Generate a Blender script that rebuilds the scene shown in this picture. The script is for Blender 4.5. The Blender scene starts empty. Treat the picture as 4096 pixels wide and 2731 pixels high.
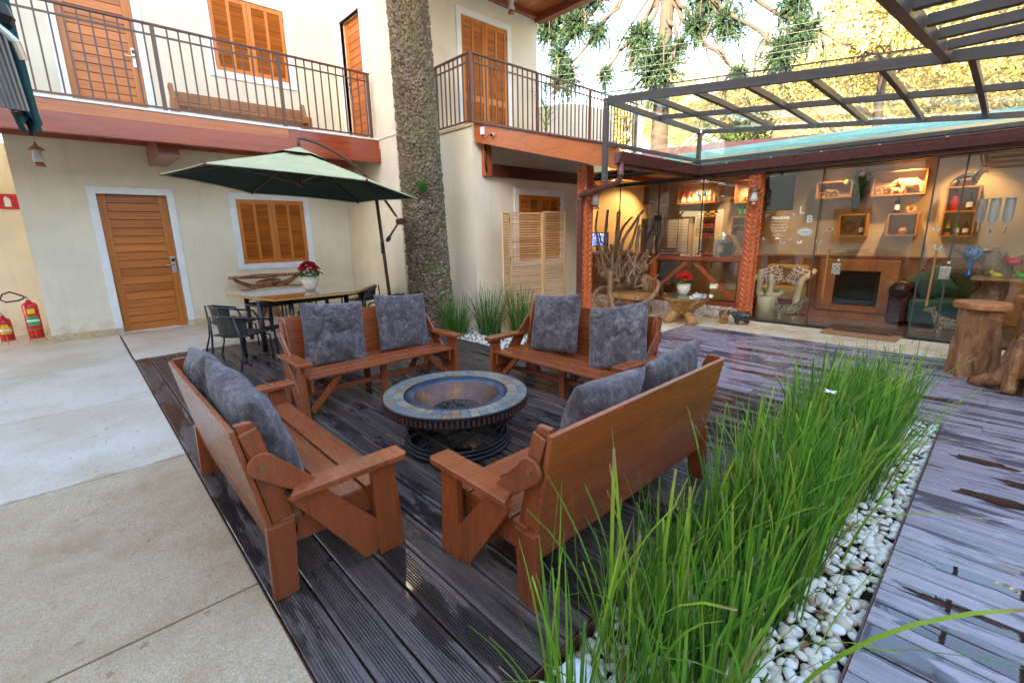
import bpy, bmesh, math, random
import numpy as np
from mathutils import Vector, Matrix, noise
RNG = random.Random(7)
NR = np.random.RandomState(5)
PI = math.pi
scene = bpy.context.scene
COL = scene.collection

# ---------------------------------------------------------------- camera
cam_data = bpy.data.cameras.new('camera')
cam = bpy.data.objects.new('camera', cam_data)
COL.objects.link(cam)
cam_data.sensor_width = 36.0
cam_data.lens = 16.28
cam_data.clip_start = 0.05
cam_data.clip_end = 600
rows = [(0.728717, -0.684591, -0.017544), (0.168168, 0.154055, 0.973646), (-0.663846, -0.712462, 0.227389)]
rot = Matrix(rows).transposed().to_4x4()
cam.matrix_world = Matrix.Translation((0, 0, 1.45)) @ rot
scene.camera = cam

# ---------------------------------------------------------------- sky and sun
SUN_DIR = Vector((-0.84, -0.36, 0.0)).normalized() * math.cos(math.radians(13)) + Vector((0, 0, math.sin(math.radians(13))))
world = bpy.data.worlds.new('World')
scene.world = world
world.use_nodes = True
wn = world.node_tree.nodes
wl = world.node_tree.links
bg = wn['Background']
sky = wn.new('ShaderNodeTexSky')
sky.sky_type = 'NISHITA'
sky.sun_disc = False
sky.sun_elevation = math.radians(13)
sky.sun_rotation = math.atan2(SUN_DIR.x, SUN_DIR.y)
sky.air_density = 1.0
sky.dust_density = 2.5
sky.ozone_density = 1.0
wl.new(sky.outputs[0], bg.inputs[0])
bg.inputs[1].default_value = 0.15
sun_data = bpy.data.lights.new('sun', 'SUN')
sun_data.energy = 5.0
sun_data.angle = math.radians(0.5)
sun_data.color = (1.0, 0.86, 0.66)
sun = bpy.data.objects.new('sun', sun_data)
COL.objects.link(sun)
sun.location = (-20, -10, 20)
sun.rotation_euler = (-SUN_DIR).to_track_quat('-Z', 'Y').to_euler()
scene.view_settings.view_transform = 'Standard'
scene.view_settings.look = 'None'
scene.view_settings.gamma = 1.0
scene.view_settings.exposure = 3.38
scene.view_settings.use_curve_mapping = False
scene.cycles.max_bounces = 10
scene.cycles.diffuse_bounces = 5
scene.cycles.glossy_bounces = 4
scene.cycles.transmission_bounces = 8
scene.cycles.transparent_max_bounces = 16
scene.cycles.use_denoising = True

# ---------------------------------------------------------------- helpers
class MB:
    """collects shapes, then links them as ONE mesh object"""
    def __init__(s):
        s.v = []; s.f = []
    def add(s, vs, fs):
        n = len(s.v)
        s.v.extend([tuple(p) for p in vs])
        s.f.extend([tuple(i + n for i in f) for f in fs])
        return s
    def box(s, x0, x1, y0, y1, z0, z1):
        if x0 > x1: x0, x1 = x1, x0
        if y0 > y1: y0, y1 = y1, y0
        if z0 > z1: z0, z1 = z1, z0
        return s.add([(x0, y0, z0), (x1, y0, z0), (x1, y1, z0), (x0, y1, z0), (x0, y0, z1), (x1, y0, z1), (x1, y1, z1), (x0, y1, z1)],
                     [(0, 3, 2, 1), (4, 5, 6, 7), (0, 1, 5, 4), (1, 2, 6, 5), (2, 3, 7, 6), (3, 0, 4, 7)])
    def beam(s, p, q, w, h, up=(0, 0, 1)):
        p = Vector(p); q = Vector(q); d = (q - p).normalized(); u = Vector(up)
        r = d.cross(u)
        if r.length < 1e-5: r = d.cross(Vector((1, 0, 0)))
        r.normalize(); u = r.cross(d).normalized()
        vs = []
        for c in (p, q):
            for a, b in ((-1, -1), (1, -1), (1, 1), (-1, 1)):
                vs.append(c + r * (a * w / 2) + u * (b * h / 2))
        return s.add(vs, [(0, 1, 2, 3), (7, 6, 5, 4), (1, 0, 4, 5), (2, 1, 5, 6), (3, 2, 6, 7), (0, 3, 7, 4)])
    def prism(s, poly, axis, a, b):
        """poly of 2D points extruded along an axis: 'x' -> (y,z), 'y' -> (x,z), 'z' -> (x,y)"""
        def mk(p, t):
            if axis == 'x': return (t, p[0], p[1])
            if axis == 'y': return (p[0], t, p[1])
            return (p[0], p[1], t)
        n = len(poly)
        vs = [mk(p, a) for p in poly] + [mk(p, b) for p in poly]
        fs = [tuple(range(n)), tuple(range(2 * n - 1, n - 1, -1))]
        for i in range(n):
            j = (i + 1) % n
            fs.append((i, n + i, n + j, j))
        return s.add(vs, fs)
    def tube(s, pts, r, seg=8, caps=True, flat=1.0):
        pts = [Vector(p) for p in pts]
        n = len(pts)
        rs = r if isinstance(r, (list, tuple)) else [r] * n
        t0 = (pts[1] - pts[0]).normalized()
        u = t0.orthogonal().normalized()
        vs = []; fs = []
        for i, p in enumerate(pts):
            if i == 0: t = (pts[1] - pts[0])
            elif i == n - 1: t = (pts[-1] - pts[-2])
            else: t = (pts[i + 1] - pts[i - 1])
            t.normalize()
            u = (u - t * u.dot(t))
            if u.length < 1e-6: u = t.orthogonal()
            u.normalize(); w = t.cross(u)
            for k in range(seg):
                a = 2 * PI * k / seg
                vs.append(p + (u * math.cos(a) * flat + w * math.sin(a)) * rs[i])
        for i in range(n - 1):
            for k in range(seg):
                k2 = (k + 1) % seg
                fs.append((i * seg + k, i * seg + k2, (i + 1) * seg + k2, (i + 1) * seg + k))
        if caps:
            fs.append(tuple(range(seg - 1, -1, -1)))
            fs.append(tuple((n - 1) * seg + k for k in range(seg)))
        return s.add(vs, fs)
    def lathe(s, prof, seg=24, c=(0, 0, 0), rmod=None, caps=False):
        vs = []; fs = []
        m = len(prof)
        for k in range(seg):
            a = 2 * PI * k / seg
            g = rmod(a) if rmod else 1.0
            for r, z in prof:
                vs.append((c[0] + r * g * math.cos(a), c[1] + r * g * math.sin(a), c[2] + z))
        for k in range(seg):
            k2 = (k + 1) % seg
            for i in range(m - 1):
                fs.append((k * m + i, k2 * m + i, k2 * m + i + 1, k * m + i + 1))
        if caps and prof[0][0] > 1e-4: fs.append(tuple(k * m for k in range(seg - 1, -1, -1)))
        if caps and prof[-1][0] > 1e-4: fs.append(tuple(k * m + m - 1 for k in range(seg)))
        return s.add(vs, fs)
    def ball(s, c, r, seg=12, rings=8, sc=(1, 1, 1)):
        prof = [(max(1e-5, math.sin(PI * i / rings)), -math.cos(PI * i / rings)) for i in range(rings + 1)]
        t = MB(); t.lathe(prof, seg)
        return s.add([(c[0] + x * r * sc[0], c[1] + y * r * sc[1], c[2] + z * r * sc[2]) for x, y, z in t.v], t.f)
    def grid(s, fn, nu, nv):
        vs = [fn(i / nu, j / nv) for j in range(nv + 1) for i in range(nu + 1)]
        fs = [(j * (nu + 1) + i, j * (nu + 1) + i + 1, (j + 1) * (nu + 1) + i + 1, (j + 1) * (nu + 1) + i) for j in range(nv) for i in range(nu)]
        return s.add(vs, fs)
    def xf(s, M):
        s.v = [tuple(M @ Vector(p)) for p in s.v]; return s
    def ob(s, name, m, parent=None, world=False, bevel=0, smooth=False, solid=0, sub=0, autosmooth=None):
        off = Vector((0, 0, 0))
        if world and parent is not None:
            p = parent
            while p is not None:
                off += p.location; p = p.parent
        me = bpy.data.meshes.new(name)
        me.from_pydata([(x - off.x, y - off.y, z - off.z) for x, y, z in s.v], [], s.f)
        me.update()
        bm = bmesh.new(); bm.from_mesh(me)
        bmesh.ops.remove_doubles(bm, verts=bm.verts, dist=1e-6)
        bmesh.ops.recalc_face_normals(bm, faces=bm.faces)
        bm.to_mesh(me); bm.free()
        if smooth:
            me.polygons.foreach_set('use_smooth', [True] * len(me.polygons))
        o = bpy.data.objects.new(name, me)
        COL.objects.link(o)
        if m is not None: me.materials.append(m)
        if parent is not None: o.parent = parent
        if solid:
            k = o.modifiers.new('solid', 'SOLIDIFY'); k.thickness = solid; k.offset = 0
        if sub:
            k = o.modifiers.new('sub', 'SUBSURF'); k.levels = sub; k.render_levels = sub
        if bevel:
            k = o.modifiers.new('bevel', 'BEVEL'); k.width = bevel; k.segments = 2; k.limit_method = 'ANGLE'; k.angle_limit = 0.7
        return o

def tag(o, label=None, cat=None, group=None, kind=None):
    if label: o['label'] = label
    if cat: o['category'] = cat
    if group: o['group'] = group
    if kind: o['kind'] = kind
    return o

def thing(name, label, cat, loc=(0, 0, 0), rz=0.0, group=None):
    o = bpy.data.objects.new(name, None)
    COL.objects.link(o)
    o.empty_display_size = 0.1
    o.location = loc; o.rotation_euler = (0, 0, rz)
    return tag(o, label, cat, group)

KIDS = {}
def copy_tree(o, parent=None):
    c = o.copy(); COL.objects.link(c); c.parent = parent
    for ch in list(o.children): copy_tree(ch, c)
    return c

def again(o, loc, rz=0.0, label=None):
    c = copy_tree(o)
    c.location = loc; c.rotation_euler = (0, 0, rz)
    if label: c['label'] = label
    return c

def share(src, name, parent, loc, rot=(0, 0, 0), sc=(1, 1, 1)):
    """another piece with the same mesh"""
    c = src.copy(); c.name = name; COL.objects.link(c)
    c.parent = parent; c.location = loc; c.rotation_euler = rot; c.scale = sc
    return c

def npmesh(name, V, F, m, parent=None, kind=None, smooth=False, colors=None, mats=None):
    me = bpy.data.meshes.new(name)
    V = np.asarray(V, dtype=np.float32); F = np.asarray(F, dtype=np.int32)
    k = F.shape[1]
    me.vertices.add(len(V)); me.vertices.foreach_set('co', V.ravel())
    me.loops.add(F.size); me.loops.foreach_set('vertex_index', F.ravel())
    me.polygons.add(len(F)); me.polygons.foreach_set('loop_start', np.arange(0, F.size, k, dtype=np.int32))
    me.polygons.foreach_set('loop_total', np.full(len(F), k, dtype=np.int32))
    if smooth: me.polygons.foreach_set('use_smooth', np.ones(len(F), dtype=bool))
    me.update(calc_edges=True)
    if colors is not None:
        at = me.attributes.new('tint', 'FLOAT', 'POINT'); at.data.foreach_set('value', np.asarray(colors, dtype=np.float32))
    me.validate()
    me.materials.append(m)
    o = bpy.data.objects.new(name, me); COL.objects.link(o)
    if parent is not None: o.parent = parent
    if kind: o['kind'] = kind
    return o

# ---------------------------------------------------------------- materials
class NT:
    def __init__(s, name):
        s.m = bpy.data.materials.new(name); s.m.use_nodes = True
        s.t = s.m.node_tree; s.b = s.t.nodes['Principled BSDF']; s.out = s.t.nodes['Material Output']
    def n(s, kind, **kw):
        nd = s.t.nodes.new(kind)
        for k, v in kw.items(): setattr(nd, k, v)
        return nd
    def l(s, a, b): s.t.links.new(a, b)
    def co(s, kind='Object', scale=(1, 1, 1), rot=(0, 0, 0), rnd=0.0):
        tc = s.n('ShaderNodeTexCoord'); mp = s.n('ShaderNodeMapping')
        mp.inputs['Scale'].default_value = scale; mp.inputs['Rotation'].default_value = rot
        src = tc.outputs[kind]
        if rnd:
            oi = s.n('ShaderNodeObjectInfo'); mu = s.n('ShaderNodeMath', operation='MULTIPLY'); s.l(oi.outputs['Random'], mu.inputs[0]); mu.inputs[1].default_value = rnd
            va = s.n('ShaderNodeVectorMath', operation='ADD'); s.l(src, va.inputs[0]); s.l(mu.outputs[0], va.inputs[1]); src = va.outputs[0]
        s.l(src, mp.inputs[0]); return mp.outputs[0]
    def world(s, scale=(1, 1, 1)):
        g = s.n('ShaderNodeNewGeometry'); mp = s.n('ShaderNodeMapping'); mp.inputs['Scale'].default_value = scale
        s.l(g.outputs['Position'], mp.inputs[0]); return mp.outputs[0]
    def noise(s, vec, scale, detail=4, rough=0.55, dist=0.0):
        nd = s.n('ShaderNodeTexNoise'); nd.inputs['Scale'].default_value = scale; nd.inputs['Detail'].default_value = detail
        nd.inputs['Roughness'].default_value = rough; nd.inputs['Distortion'].default_value = dist
        s.l(vec, nd.inputs['Vector']); return nd.outputs['Fac']
    def vor(s, vec, scale, feature='F1', out='Distance'):
        nd = s.n('ShaderNodeTexVoronoi', feature=feature); nd.inputs['Scale'].default_value = scale
        s.l(vec, nd.inputs['Vector']); return nd.outputs[out]
    def ramp(s, fac, stops, interp='LINEAR'):
        r = s.n('ShaderNodeValToRGB'); r.color_ramp.interpolation = interp
        e = r.color_ramp.elements
        while len(e) < len(stops): e.new(0.5)
        for el, (p, c) in zip(e, stops):
            el.position = p; el.color = (c[0], c[1], c[2], 1) if isinstance(c, (tuple, list)) else (c, c, c, 1)
        s.l(fac, r.inputs[0]); return r.outputs[0]
    def mix(s, fac, a, b, mode='MIX'):
        nd = s.n('ShaderNodeMix', data_type='RGBA', blend_type=mode)
        if isinstance(fac, (int, float)): nd.inputs[0].default_value = fac
        else: s.l(fac, nd.inputs[0])
        for i, c in ((6, a), (7, b)):
            if isinstance(c, (tuple, list)): nd.inputs[i].default_value = (c[0], c[1], c[2], 1)
            else: s.l(c, nd.inputs[i])
        return nd.outputs[2]
    def math(s, op, a, b=0.0):
        nd = s.n('ShaderNodeMath', operation=op)
        for i, c in ((0, a), (1, b)):
            if isinstance(c, (int, float)): nd.inputs[i].default_value = c
            else: s.l(c, nd.inputs[i])
        return nd.outputs[0]
    def bump(s, h, strength=0.3, dist=0.01):
        nd = s.n('ShaderNodeBump'); nd.inputs['Strength'].default_value = strength; nd.inputs['Distance'].default_value = dist
        s.l(h, nd.inputs['Height']); s.l(nd.outputs[0], s.b.inputs['Normal'])
    def col(s, c):
        if isinstance(c, (tuple, list)): s.b.inputs['Base Color'].default_value = (c[0], c[1], c[2], 1)
        else: s.l(c, s.b.inputs['Base Color'])
    def rough(s, r):
        if isinstance(r, (int, float)): s.b.inputs['Roughness'].default_value = r
        else: s.l(r, s.b.inputs['Roughness'])
    def rnd(s):
        return s.n('ShaderNodeObjectInfo').outputs['Random']
    def bright(s, c, amt):
        """vary a colour from object to object"""
        r = s.math('MULTIPLY_ADD', s.rnd(), amt); s.t.nodes[-1].inputs[2].default_value = 1 - amt / 2
        v = s.n('ShaderNodeVectorMath', operation='SCALE'); s.l(c, v.inputs[0]); s.l(r, v.inputs['Scale']); return v.outputs[0]

def plain(name, c, r=0.5, metal=0.0, spec=0.5, var=0.06, bumpv=0.0, sc=30):
    t = NT(name)
    v = t.co()
    n = t.noise(v, sc, 3)
    a = tuple(x * (1 - var) for x in c); b = tuple(min(1, x * (1 + var)) for x in c)
    t.col(t.ramp(n, [(0.3, a), (0.7, b)]))
    t.rough(t.ramp(n, [(0.3, max(0.02, r - 0.05)), (0.7, min(1, r + 0.06))]))
    t.b.inputs['Metallic'].default_value = metal
    t.b.inputs['Specular IOR Level'].default_value = spec
    if bumpv: t.bump(n, bumpv, 0.004)
    return t.m

def wood(name, c1, c2, axis='x', rough=0.35, grain=14, var=0.35, coat=0.0, wear=0.0, kind='Object'):
    """c1 dark line colour, c2 body colour, grain along an axis"""
    t = NT(name)
    sc = {'x': (0.6, grain, grain), 'y': (grain, 0.6, grain), 'z': (grain, grain, 0.6)}[axis]
    v = t.co(kind, sc, rnd=37.0)
    n = t.noise(v, 1.6, 5, 0.6, 0.8)
    v2 = t.co(kind, tuple(x * 4 for x in sc), rnd=11.0)
    n2 = t.noise(v2, 2.0, 3, 0.6)
    c = t.ramp(n, [(0.28, c1), (0.5, c2), (0.75, tuple(min(1, x * 1.18) for x in c2))])
    c = t.mix(t.math('MULTIPLY', n2, 0.35), c, c1)
    if var: c = t.bright(c, var)
    if wear:
        w = t.noise(t.co(kind, (1, 1, 1), rnd=5.0), 7, 5, 0.65)
        c = t.mix(t.ramp(w, [(0.62, 0.0), (0.75, wear)]), c, tuple(x * 0.45 + 0.03 for x in c2))
    t.col(c)
    rr = t.ramp(n2, [(0.3, rough - 0.07), (0.7, rough + 0.1)])
    t.rough(rr)
    if coat:
        t.b.inputs['Coat Weight'].default_value = coat; t.b.inputs['Coat Roughness'].default_value = 0.18
    t.bump(n2, 0.15, 0.002)
    return t.m

M = {}
def plaster(name, c, bumps=0.35, dirt=True):
    t = NT(name); v = t.world()
    n = t.noise(v, 1.3, 5, 0.6); n2 = t.noise(v, 55, 3, 0.6); n3 = t.noise(v, 160, 2)
    c2 = tuple(x * 0.86 for x in c)
    cc = t.ramp(n, [(0.3, c2), (0.6, c)])
    if dirt:
        vs = t.world((3, 3, 0.35)); s_ = t.noise(vs, 2.2, 5, 0.65)
        cc = t.mix(t.ramp(s_, [(0.54, 0.0), (0.8, 0.26)]), cc, tuple(x * 0.55 for x in c))
        gz = t.n('ShaderNodeSeparateXYZ'); t.l(t.world(), gz.inputs[0]); spl = t.math('MULTIPLY', t.ramp(gz.outputs['Z'], [(0.08, 1.0), (0.42, 0.0)]), t.ramp(t.noise(t.world(), 6, 5, .7), [(0.4, 0.0), (0.7, 0.55)])); cc = t.mix(spl, cc, (0.36, 0.28, 0.18))
    t.col(cc); t.rough(0.9); t.b.inputs['Specular IOR Level'].default_value = 0.2
    hh = t.math('ADD', t.ramp(n2, [(0.45, 0.0), (0.62, 1.0)]), t.math('MULTIPLY', n3, 0.35))
    t.bump(hh, bumps, 0.006)
    return t.m
M['plaster'] = plaster('cream plaster', (0.82, 0.735, 0.575))
M['plaster_in'] = plaster('interior plaster', (0.62, 0.49, 0.29), 0.12, False)
M['plaster_white'] = plaster('white plaster', (0.78, 0.76, 0.70), 0.2, False)
M['white_trim'] = plain('white painted trim', (0.80, 0.81, 0.82), 0.45, sc=6)
M['base_stone'] = plain('sandstone skirting', (0.56, 0.42, 0.24), 0.7, var=0.2, sc=25, bumpv=0.2)
M['door_x'] = wood('varnished door board', (0.32, 0.085, 0.014), (0.56, 0.175, 0.028), 'x', 0.34, 16, 0.4)
M['door_y'] = wood('varnished side door board', (0.28, 0.065, 0.012), (0.46, 0.13, 0.022), 'y', 0.38, 16, 0.3)
M['door_z'] = wood('varnished door stile', (0.40, 0.11, 0.015), (0.60, 0.20, 0.030), 'z', 0.36, 14, 0.12)
M['fascia_orange'] = wood('orange fascia board', (0.32, 0.08, 0.015), (0.54, 0.15, 0.025), 'x', 0.3, 12, 0.1, 0.3)
M['fascia_red'] = wood('red brown beam', (0.20, 0.030, 0.010), (0.37, 0.062, 0.018), 'x', 0.28, 10, 0.1, 0.4)
M['fascia_red_y'] = wood('red brown cross beam', (0.15, 0.03, 0.012), (0.27, 0.06, 0.022), 'y', 0.3, 10, 0.1, 0.3)
M['fascia_orange_y'] = wood('orange soffit board', (0.30, 0.075, 0.018), (0.50, 0.14, 0.03), 'y', 0.3, 12, 0.2, 0.3)
M['fascia_y_orange'] = wood('orange barge board', (0.30, 0.07, 0.016), (0.46, 0.12, 0.026), 'y', 0.3, 9, 0.1, 0.3)
M['red_post'] = wood('red carved post', (0.33, 0.06, 0.02), (0.54, 0.125, 0.035), 'z', 0.36, 12, 0.15, 0.2)
M['dark_wood'] = wood('dark brown timber', (0.045, 0.014, 0.009), (0.10, 0.03, 0.018), 'x', 0.4, 10, 0.1)
M['rail'] = plain('brown painted iron', (0.115, 0.046, 0.034), 0.32, sc=40)
M['gutter'] = plain('brown gutter metal', (0.125, 0.045, 0.038), 0.3, sc=20)
M['canopy'] = plain('dark bronze aluminium', (0.062, 0.049, 0.047), 0.38, sc=10)
M['steel'] = plain('brushed steel', (0.62, 0.60, 0.56), 0.3, 1.0)
M['black_metal'] = plain('black metal', (0.012, 0.012, 0.014), 0.35)
M['black'] = plain('black plastic', (0.012, 0.012, 0.013), 0.4)
M['bench'] = wood('reddish brown bench paint', (0.18, 0.045, 0.012), (0.285, 0.068, 0.018), 'x', 0.27, 7, 0.3, 0.3, 0.45)
M['bench_z'] = wood('reddish brown bench side paint', (0.175, 0.044, 0.012), (0.275, 0.066, 0.018), 'z', 0.27, 7, 0.3, 0.3, 0.45)
M['pale_wood'] = wood('pale pine', (0.48, 0.23, 0.09), (0.74, 0.46, 0.22), 'x', 0.5, 12, 0.5)
M['pale_wood_z'] = wood('pale pine stile', (0.50, 0.27, 0.11), (0.68, 0.43, 0.20), 'z', 0.5, 12, 0.2)
M['shelf_wood'] = wood('honey shelf wood', (0.30, 0.13, 0.035), (0.48, 0.23, 0.065), 'y', 0.45, 12, 0.15)
M['panel_wood'] = wood('wainscot wood', (0.23, 0.085, 0.024), (0.36, 0.15, 0.045), 'z', 0.4, 5, 0.1)
M['floor_wood'] = wood('dark interior floor', (0.07, 0.032, 0.02), (0.15, 0.075, 0.045), 'y', 0.25, 6, 0.15)
def stump(name, a, b, c, sc=9):
    t = NT(name); v = t.co('Object', (1, 1, 0.3)); n = t.noise(v, sc, 6, 0.65, 1.5); n2 = t.noise(t.co(), 30, 4)
    t.col(t.mix(t.math('MULTIPLY', n2, 0.4), t.ramp(n, [(0.3, a), (0.5, b), (0.72, c)]), a)); t.rough(0.5)
    t.bump(t.math('ADD', n, t.math('MULTIPLY', n2, 0.4)), 1.0, 0.03); return t.m
M['root'] = stump('root wood', (0.09, 0.032, 0.012), (0.34, 0.135, 0.042), (0.55, 0.30, 0.13))
M['drift'] = stump('driftwood', (0.13, 0.065, 0.035), (0.36, 0.215, 0.12), (0.54, 0.36, 0.22), 14)
M['golden_root'] = stump('golden root wood', (0.24, 0.10, 0.03), (0.48, 0.25, 0.08), (0.60, 0.36, 0.15))
M['slab_top'] = stump('orange table slab', (0.30, 0.085, 0.025), (0.48, 0.17, 0.055), (0.60, 0.30, 0.13), 7)
t = NT('clear glass'); t.col((0.93, 0.97, 0.96)); t.rough(0.0)
t.b.inputs['Transmission Weight'].default_value = 1.0; t.b.inputs['IOR'].default_value = 1.45
M['glass_solid'] = t.m
def sheet_glass(name, tint, refl=1.0):
    """thin pane: clear with a Fresnel reflection"""
    t = NT(name); t.t.nodes.remove(t.b)
    tr = t.n('ShaderNodeBsdfTransparent'); tr.inputs[0].default_value = (*tint, 1)
    gl = t.n('ShaderNodeBsdfGlossy'); gl.inputs['Roughness'].default_value = 0.0; gl.inputs[0].default_value = (1, 1, 1, 1)
    fr = t.n('ShaderNodeFresnel'); gg = t.n('ShaderNodeNewGeometry')
    t.l(t.math('SUBTRACT', 1.5, t.math('MULTIPLY', gg.outputs['Backfacing'], 1.5 - 1 / 1.5)), fr.inputs[0])
    mu = t.math('MULTIPLY', fr.outputs[0], refl)
    mx = t.n('ShaderNodeMixShader'); t.l(mu, mx.inputs[0]); t.l(tr.outputs[0], mx.inputs[1]); t.l(gl.outputs[0], mx.inputs[2])
    t.l(mx.outputs[0], t.out.inputs[0]); return t.m
M['pane'] = sheet_glass('window pane', (0.93, 0.945, 0.94), 1.4)
M['roof_pane'] = sheet_glass('roof pane', (0.95, 0.975, 0.97), 0.8)
M['table_glass'] = sheet_glass('table glass', (0.88, 0.92, 0.90), 1.2)
t = NT('cut glass'); t.col((0.80, 0.84, 0.90)); t.rough(0.05); t.b.inputs['Transmission Weight'].default_value = 0.6; M['ice'] = t.m
M['yellow_flower'] = plain('pale yellow flower', (0.62, 0.60, 0.25), 0.6)
def emit(name, c, s):
    t = NT(name); t.t.nodes.remove(t.b); e = t.n('ShaderNodeEmission'); e.inputs[0].default_value = (*c, 1); e.inputs[1].default_value = s
    t.l(e.outputs[0], t.out.inputs[0]); return t.m
# ================================================================ GROUND
# concrete with exposed aggregate
t = NT('washed pebble concrete')
v = t.world()
cell = t.n('ShaderNodeTexVoronoi'); cell.inputs['Scale'].default_value = 260; t.l(v, cell.inputs['Vector'])
cellc = t.ramp(t.n('ShaderNodeSeparateColor').outputs[0], [(0.0, (0.30, 0.19, 0.10)), (0.35, (0.50, 0.37, 0.22)), (0.7, (0.58, 0.50, 0.39)), (1.0, (0.74, 0.70, 0.64))])
t.l(cell.outputs['Color'], [n for n in t.t.nodes if n.type == 'SEPARATE_COLOR'][0].inputs[0])
big = t.noise(v, 1.1, 6, 0.62)
wob = t.noise(t.world(), 2.4, 4, 0.6)
g = t.n('ShaderNodeNewGeometry'); sx = t.n('ShaderNodeSeparateXYZ'); t.l(g.outputs['Position'], sx.inputs[0])
# dry, its pale sky sheen painted into the colour, beyond y = 4 m (with a ragged edge), damp and brown on this side
edge = t.math('ADD', sx.outputs['Y'], t.math('MULTIPLY', wob, 0.9))
dry = t.ramp(t.math('MULTIPLY', t.math('SUBTRACT', edge, 3.9), 1.0), [(0.22, 0.0), (0.27, 1.0)])
spots = t.ramp(t.noise(t.world(), 16, 3, 0.5), [(0.66, 0.0), (0.71, 0.7)])
c = t.mix(t.ramp(big, [(0.35, 0.6), (0.68, 0.0)]), cellc, (0.34, 0.25, 0.15))
dry_sheen = t.mix(0.45, cellc, (0.76, 0.735, 0.70))
dry_sheen = t.mix(t.ramp(big, [(0.40, 0.75), (0.56, 0.0)]), dry_sheen, (0.50, 0.41, 0.30))
st = t.noise(t.world(), 2.3, 7, 0.72)
c = t.mix(t.ramp(st, [(0.44, 0.0), (0.66, 0.62)]), c, (0.27, 0.165, 0.08))
c = t.mix(0.25, c, (0.50, 0.34, 0.18))
c = t.mix(dry, c, dry_sheen)
c = t.mix(spots, c, (0.22, 0.14, 0.09))
t.col(c); t.rough(t.mix(dry, (0.55, 0.55, 0.55), (0.42, 0.42, 0.42)))
t.bump(cell.outputs['Distance'], 0.5, 0.004)
M['concrete'] = t.m
M['soil'] = plain('dark soil', (0.035, 0.022, 0.014), 0.9, var=0.4, sc=20, bumpv=0.6)

base = MB().box(-60, 60, -60, 60, -0.5, -0.16).ob('ground', M['soil']); base['kind'] = 'structure'
paving = thing('paving', None, None, (0, 0, 0)); paving['kind'] = 'structure'
joint = 0.012
ys = [-5.0, -3.2, -1.4, 0.30, 2.013, 3.71, 5.44, 7.28]
xs = [-8.0, -5.0, -2.0, 0.352]
for i in range(len(ys) - 1):
    for j in range(len(xs) - 1):
        MB().box(xs[j] + (joint if j else 0), xs[j + 1] - (0 if j == 2 else 0), ys[i] + joint / 2, ys[i + 1] - joint / 2, -0.12, 0.0).ob('slab', M['concrete'], paving)
for x0, x1 in ((-8, -5), (-5, -2), (-2, 0.352), (0.364, 2.3), (2.312, 4.32)):
    MB().box(x0 + 0.006, x1 - 0.006, 7.292, 9.47 if x0 > -1 else 11.5, -0.12, 0.0).ob('slab', M['concrete'], paving)
MB().box(-2.3, -0.35, 9.476, 11.5, -0.12, -0.002).ob('slab', M['concrete'], paving)
MB().box(0.40, 1.30, 9.476, 9.80, -0.12, 0.003).ob('threshold', M['concrete'], paving)

# ---------------------------------------------------------------- deck
def deck_mat(name, c1, c2, sheen):
    t = NT(name)
    v = t.co('Object', (14, 0.7, 14), rnd=53.0); n = t.noise(v, 2.0, 5, 0.6, 0.6)
    w = t.world()
    c = t.ramp(n, [(0.3, c1), (0.6, c2), (0.8, tuple(x * (1.25 if c2[0] < .2 else 1.06) for x in c2))])
    c = t.bright(c, 0.5 if c2[0] < .2 else 0.22)
    scuff = t.noise(t.world(), 9, 6, 0.7)
    c = t.mix(t.ramp(scuff, [(0.55, 0.0), (0.72, 0.35 if c2[0] < .2 else 0.10)]), c, tuple(x * 1.6 for x in c2))
    # shallow water left by the rain: long patches along the boards
    wet = t.noise(t.world((2.4, 1.1, 1.0)), 1.1, 3, 0.5, 0.3)
    wet2 = t.noise(t.co('Object', (12, 1.6, 1.0), rnd=61.0), 1.0, 5, 0.6)
    oi = t.math('MULTIPLY', t.rnd(), 0.12)
    k = t.math('ADD', t.math('ADD', t.math('MULTIPLY', wet, 0.5), t.math('MULTIPLY', wet2, 0.6)), oi)
    mask = t.ramp(k, [(0.645, 0.0), (0.66, 0.8), (0.70, 1.0)])
    c = t.mix(mask, c, tuple(x * 0.30 for x in c2))
    t.col(c)
    t.rough(t.mix(mask, t.ramp(scuff, [(0.3, sheen), (0.7, sheen + 0.16)]), (0.045, 0.045, 0.045)))
    t.b.inputs['Specular IOR Level'].default_value = 0.6
    hb = t.math('MULTIPLY', n, t.math('SUBTRACT', 1.0, mask))
    t.bump(hb, 0.35, 0.003)
    return t.m
M['deck'] = deck_mat('wet grooved deck board', (0.032, 0.022, 0.021), (0.13, 0.097, 0.090), 0.25)
M['deck2'] = deck_mat('wet smooth deck board', (0.20, 0.165, 0.19), (0.32, 0.275, 0.32), 0.15)  # pale lavender base: bluish sky reflection put into the board colour
deck = thing('deck', None, None); deck['kind'] = 'structure'
MB().box(0.37, 6.86, 0.96, 7.30, -0.155, -0.10).ob('underlay', M['black'], deck)
MB().box(-3.0, 6.90, -5.0, 0.165, -0.155, -0.10).ob('underlay', M['black'], deck)
MB().box(4.66, 6.9, 0.16, 0.97, -0.155, -0.10).ob('underlay', M['black'], deck)
P = 0.1458; W = 0.137
def groove_profile(w):
    """cross-section of a board with nine grooves between two flat margins"""
    a, b = -w / 2, w / 2
    pts = [(a, -0.028), (a, -0.003), (a + 0.003, 0.0)]
    n = 9; m0, m1 = a + 0.020, b - 0.020
    st = (m1 - m0) / n
    for i in range(n):
        x = m0 + i * st
        pts += [(x, 0.0), (x + st * 0.10, -0.006), (x + st * 0.46, -0.006), (x + st * 0.56, 0.0)]
    pts += [(b - 0.003, 0.0), (b, -0.003), (b, -0.028)]
    return pts
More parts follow.
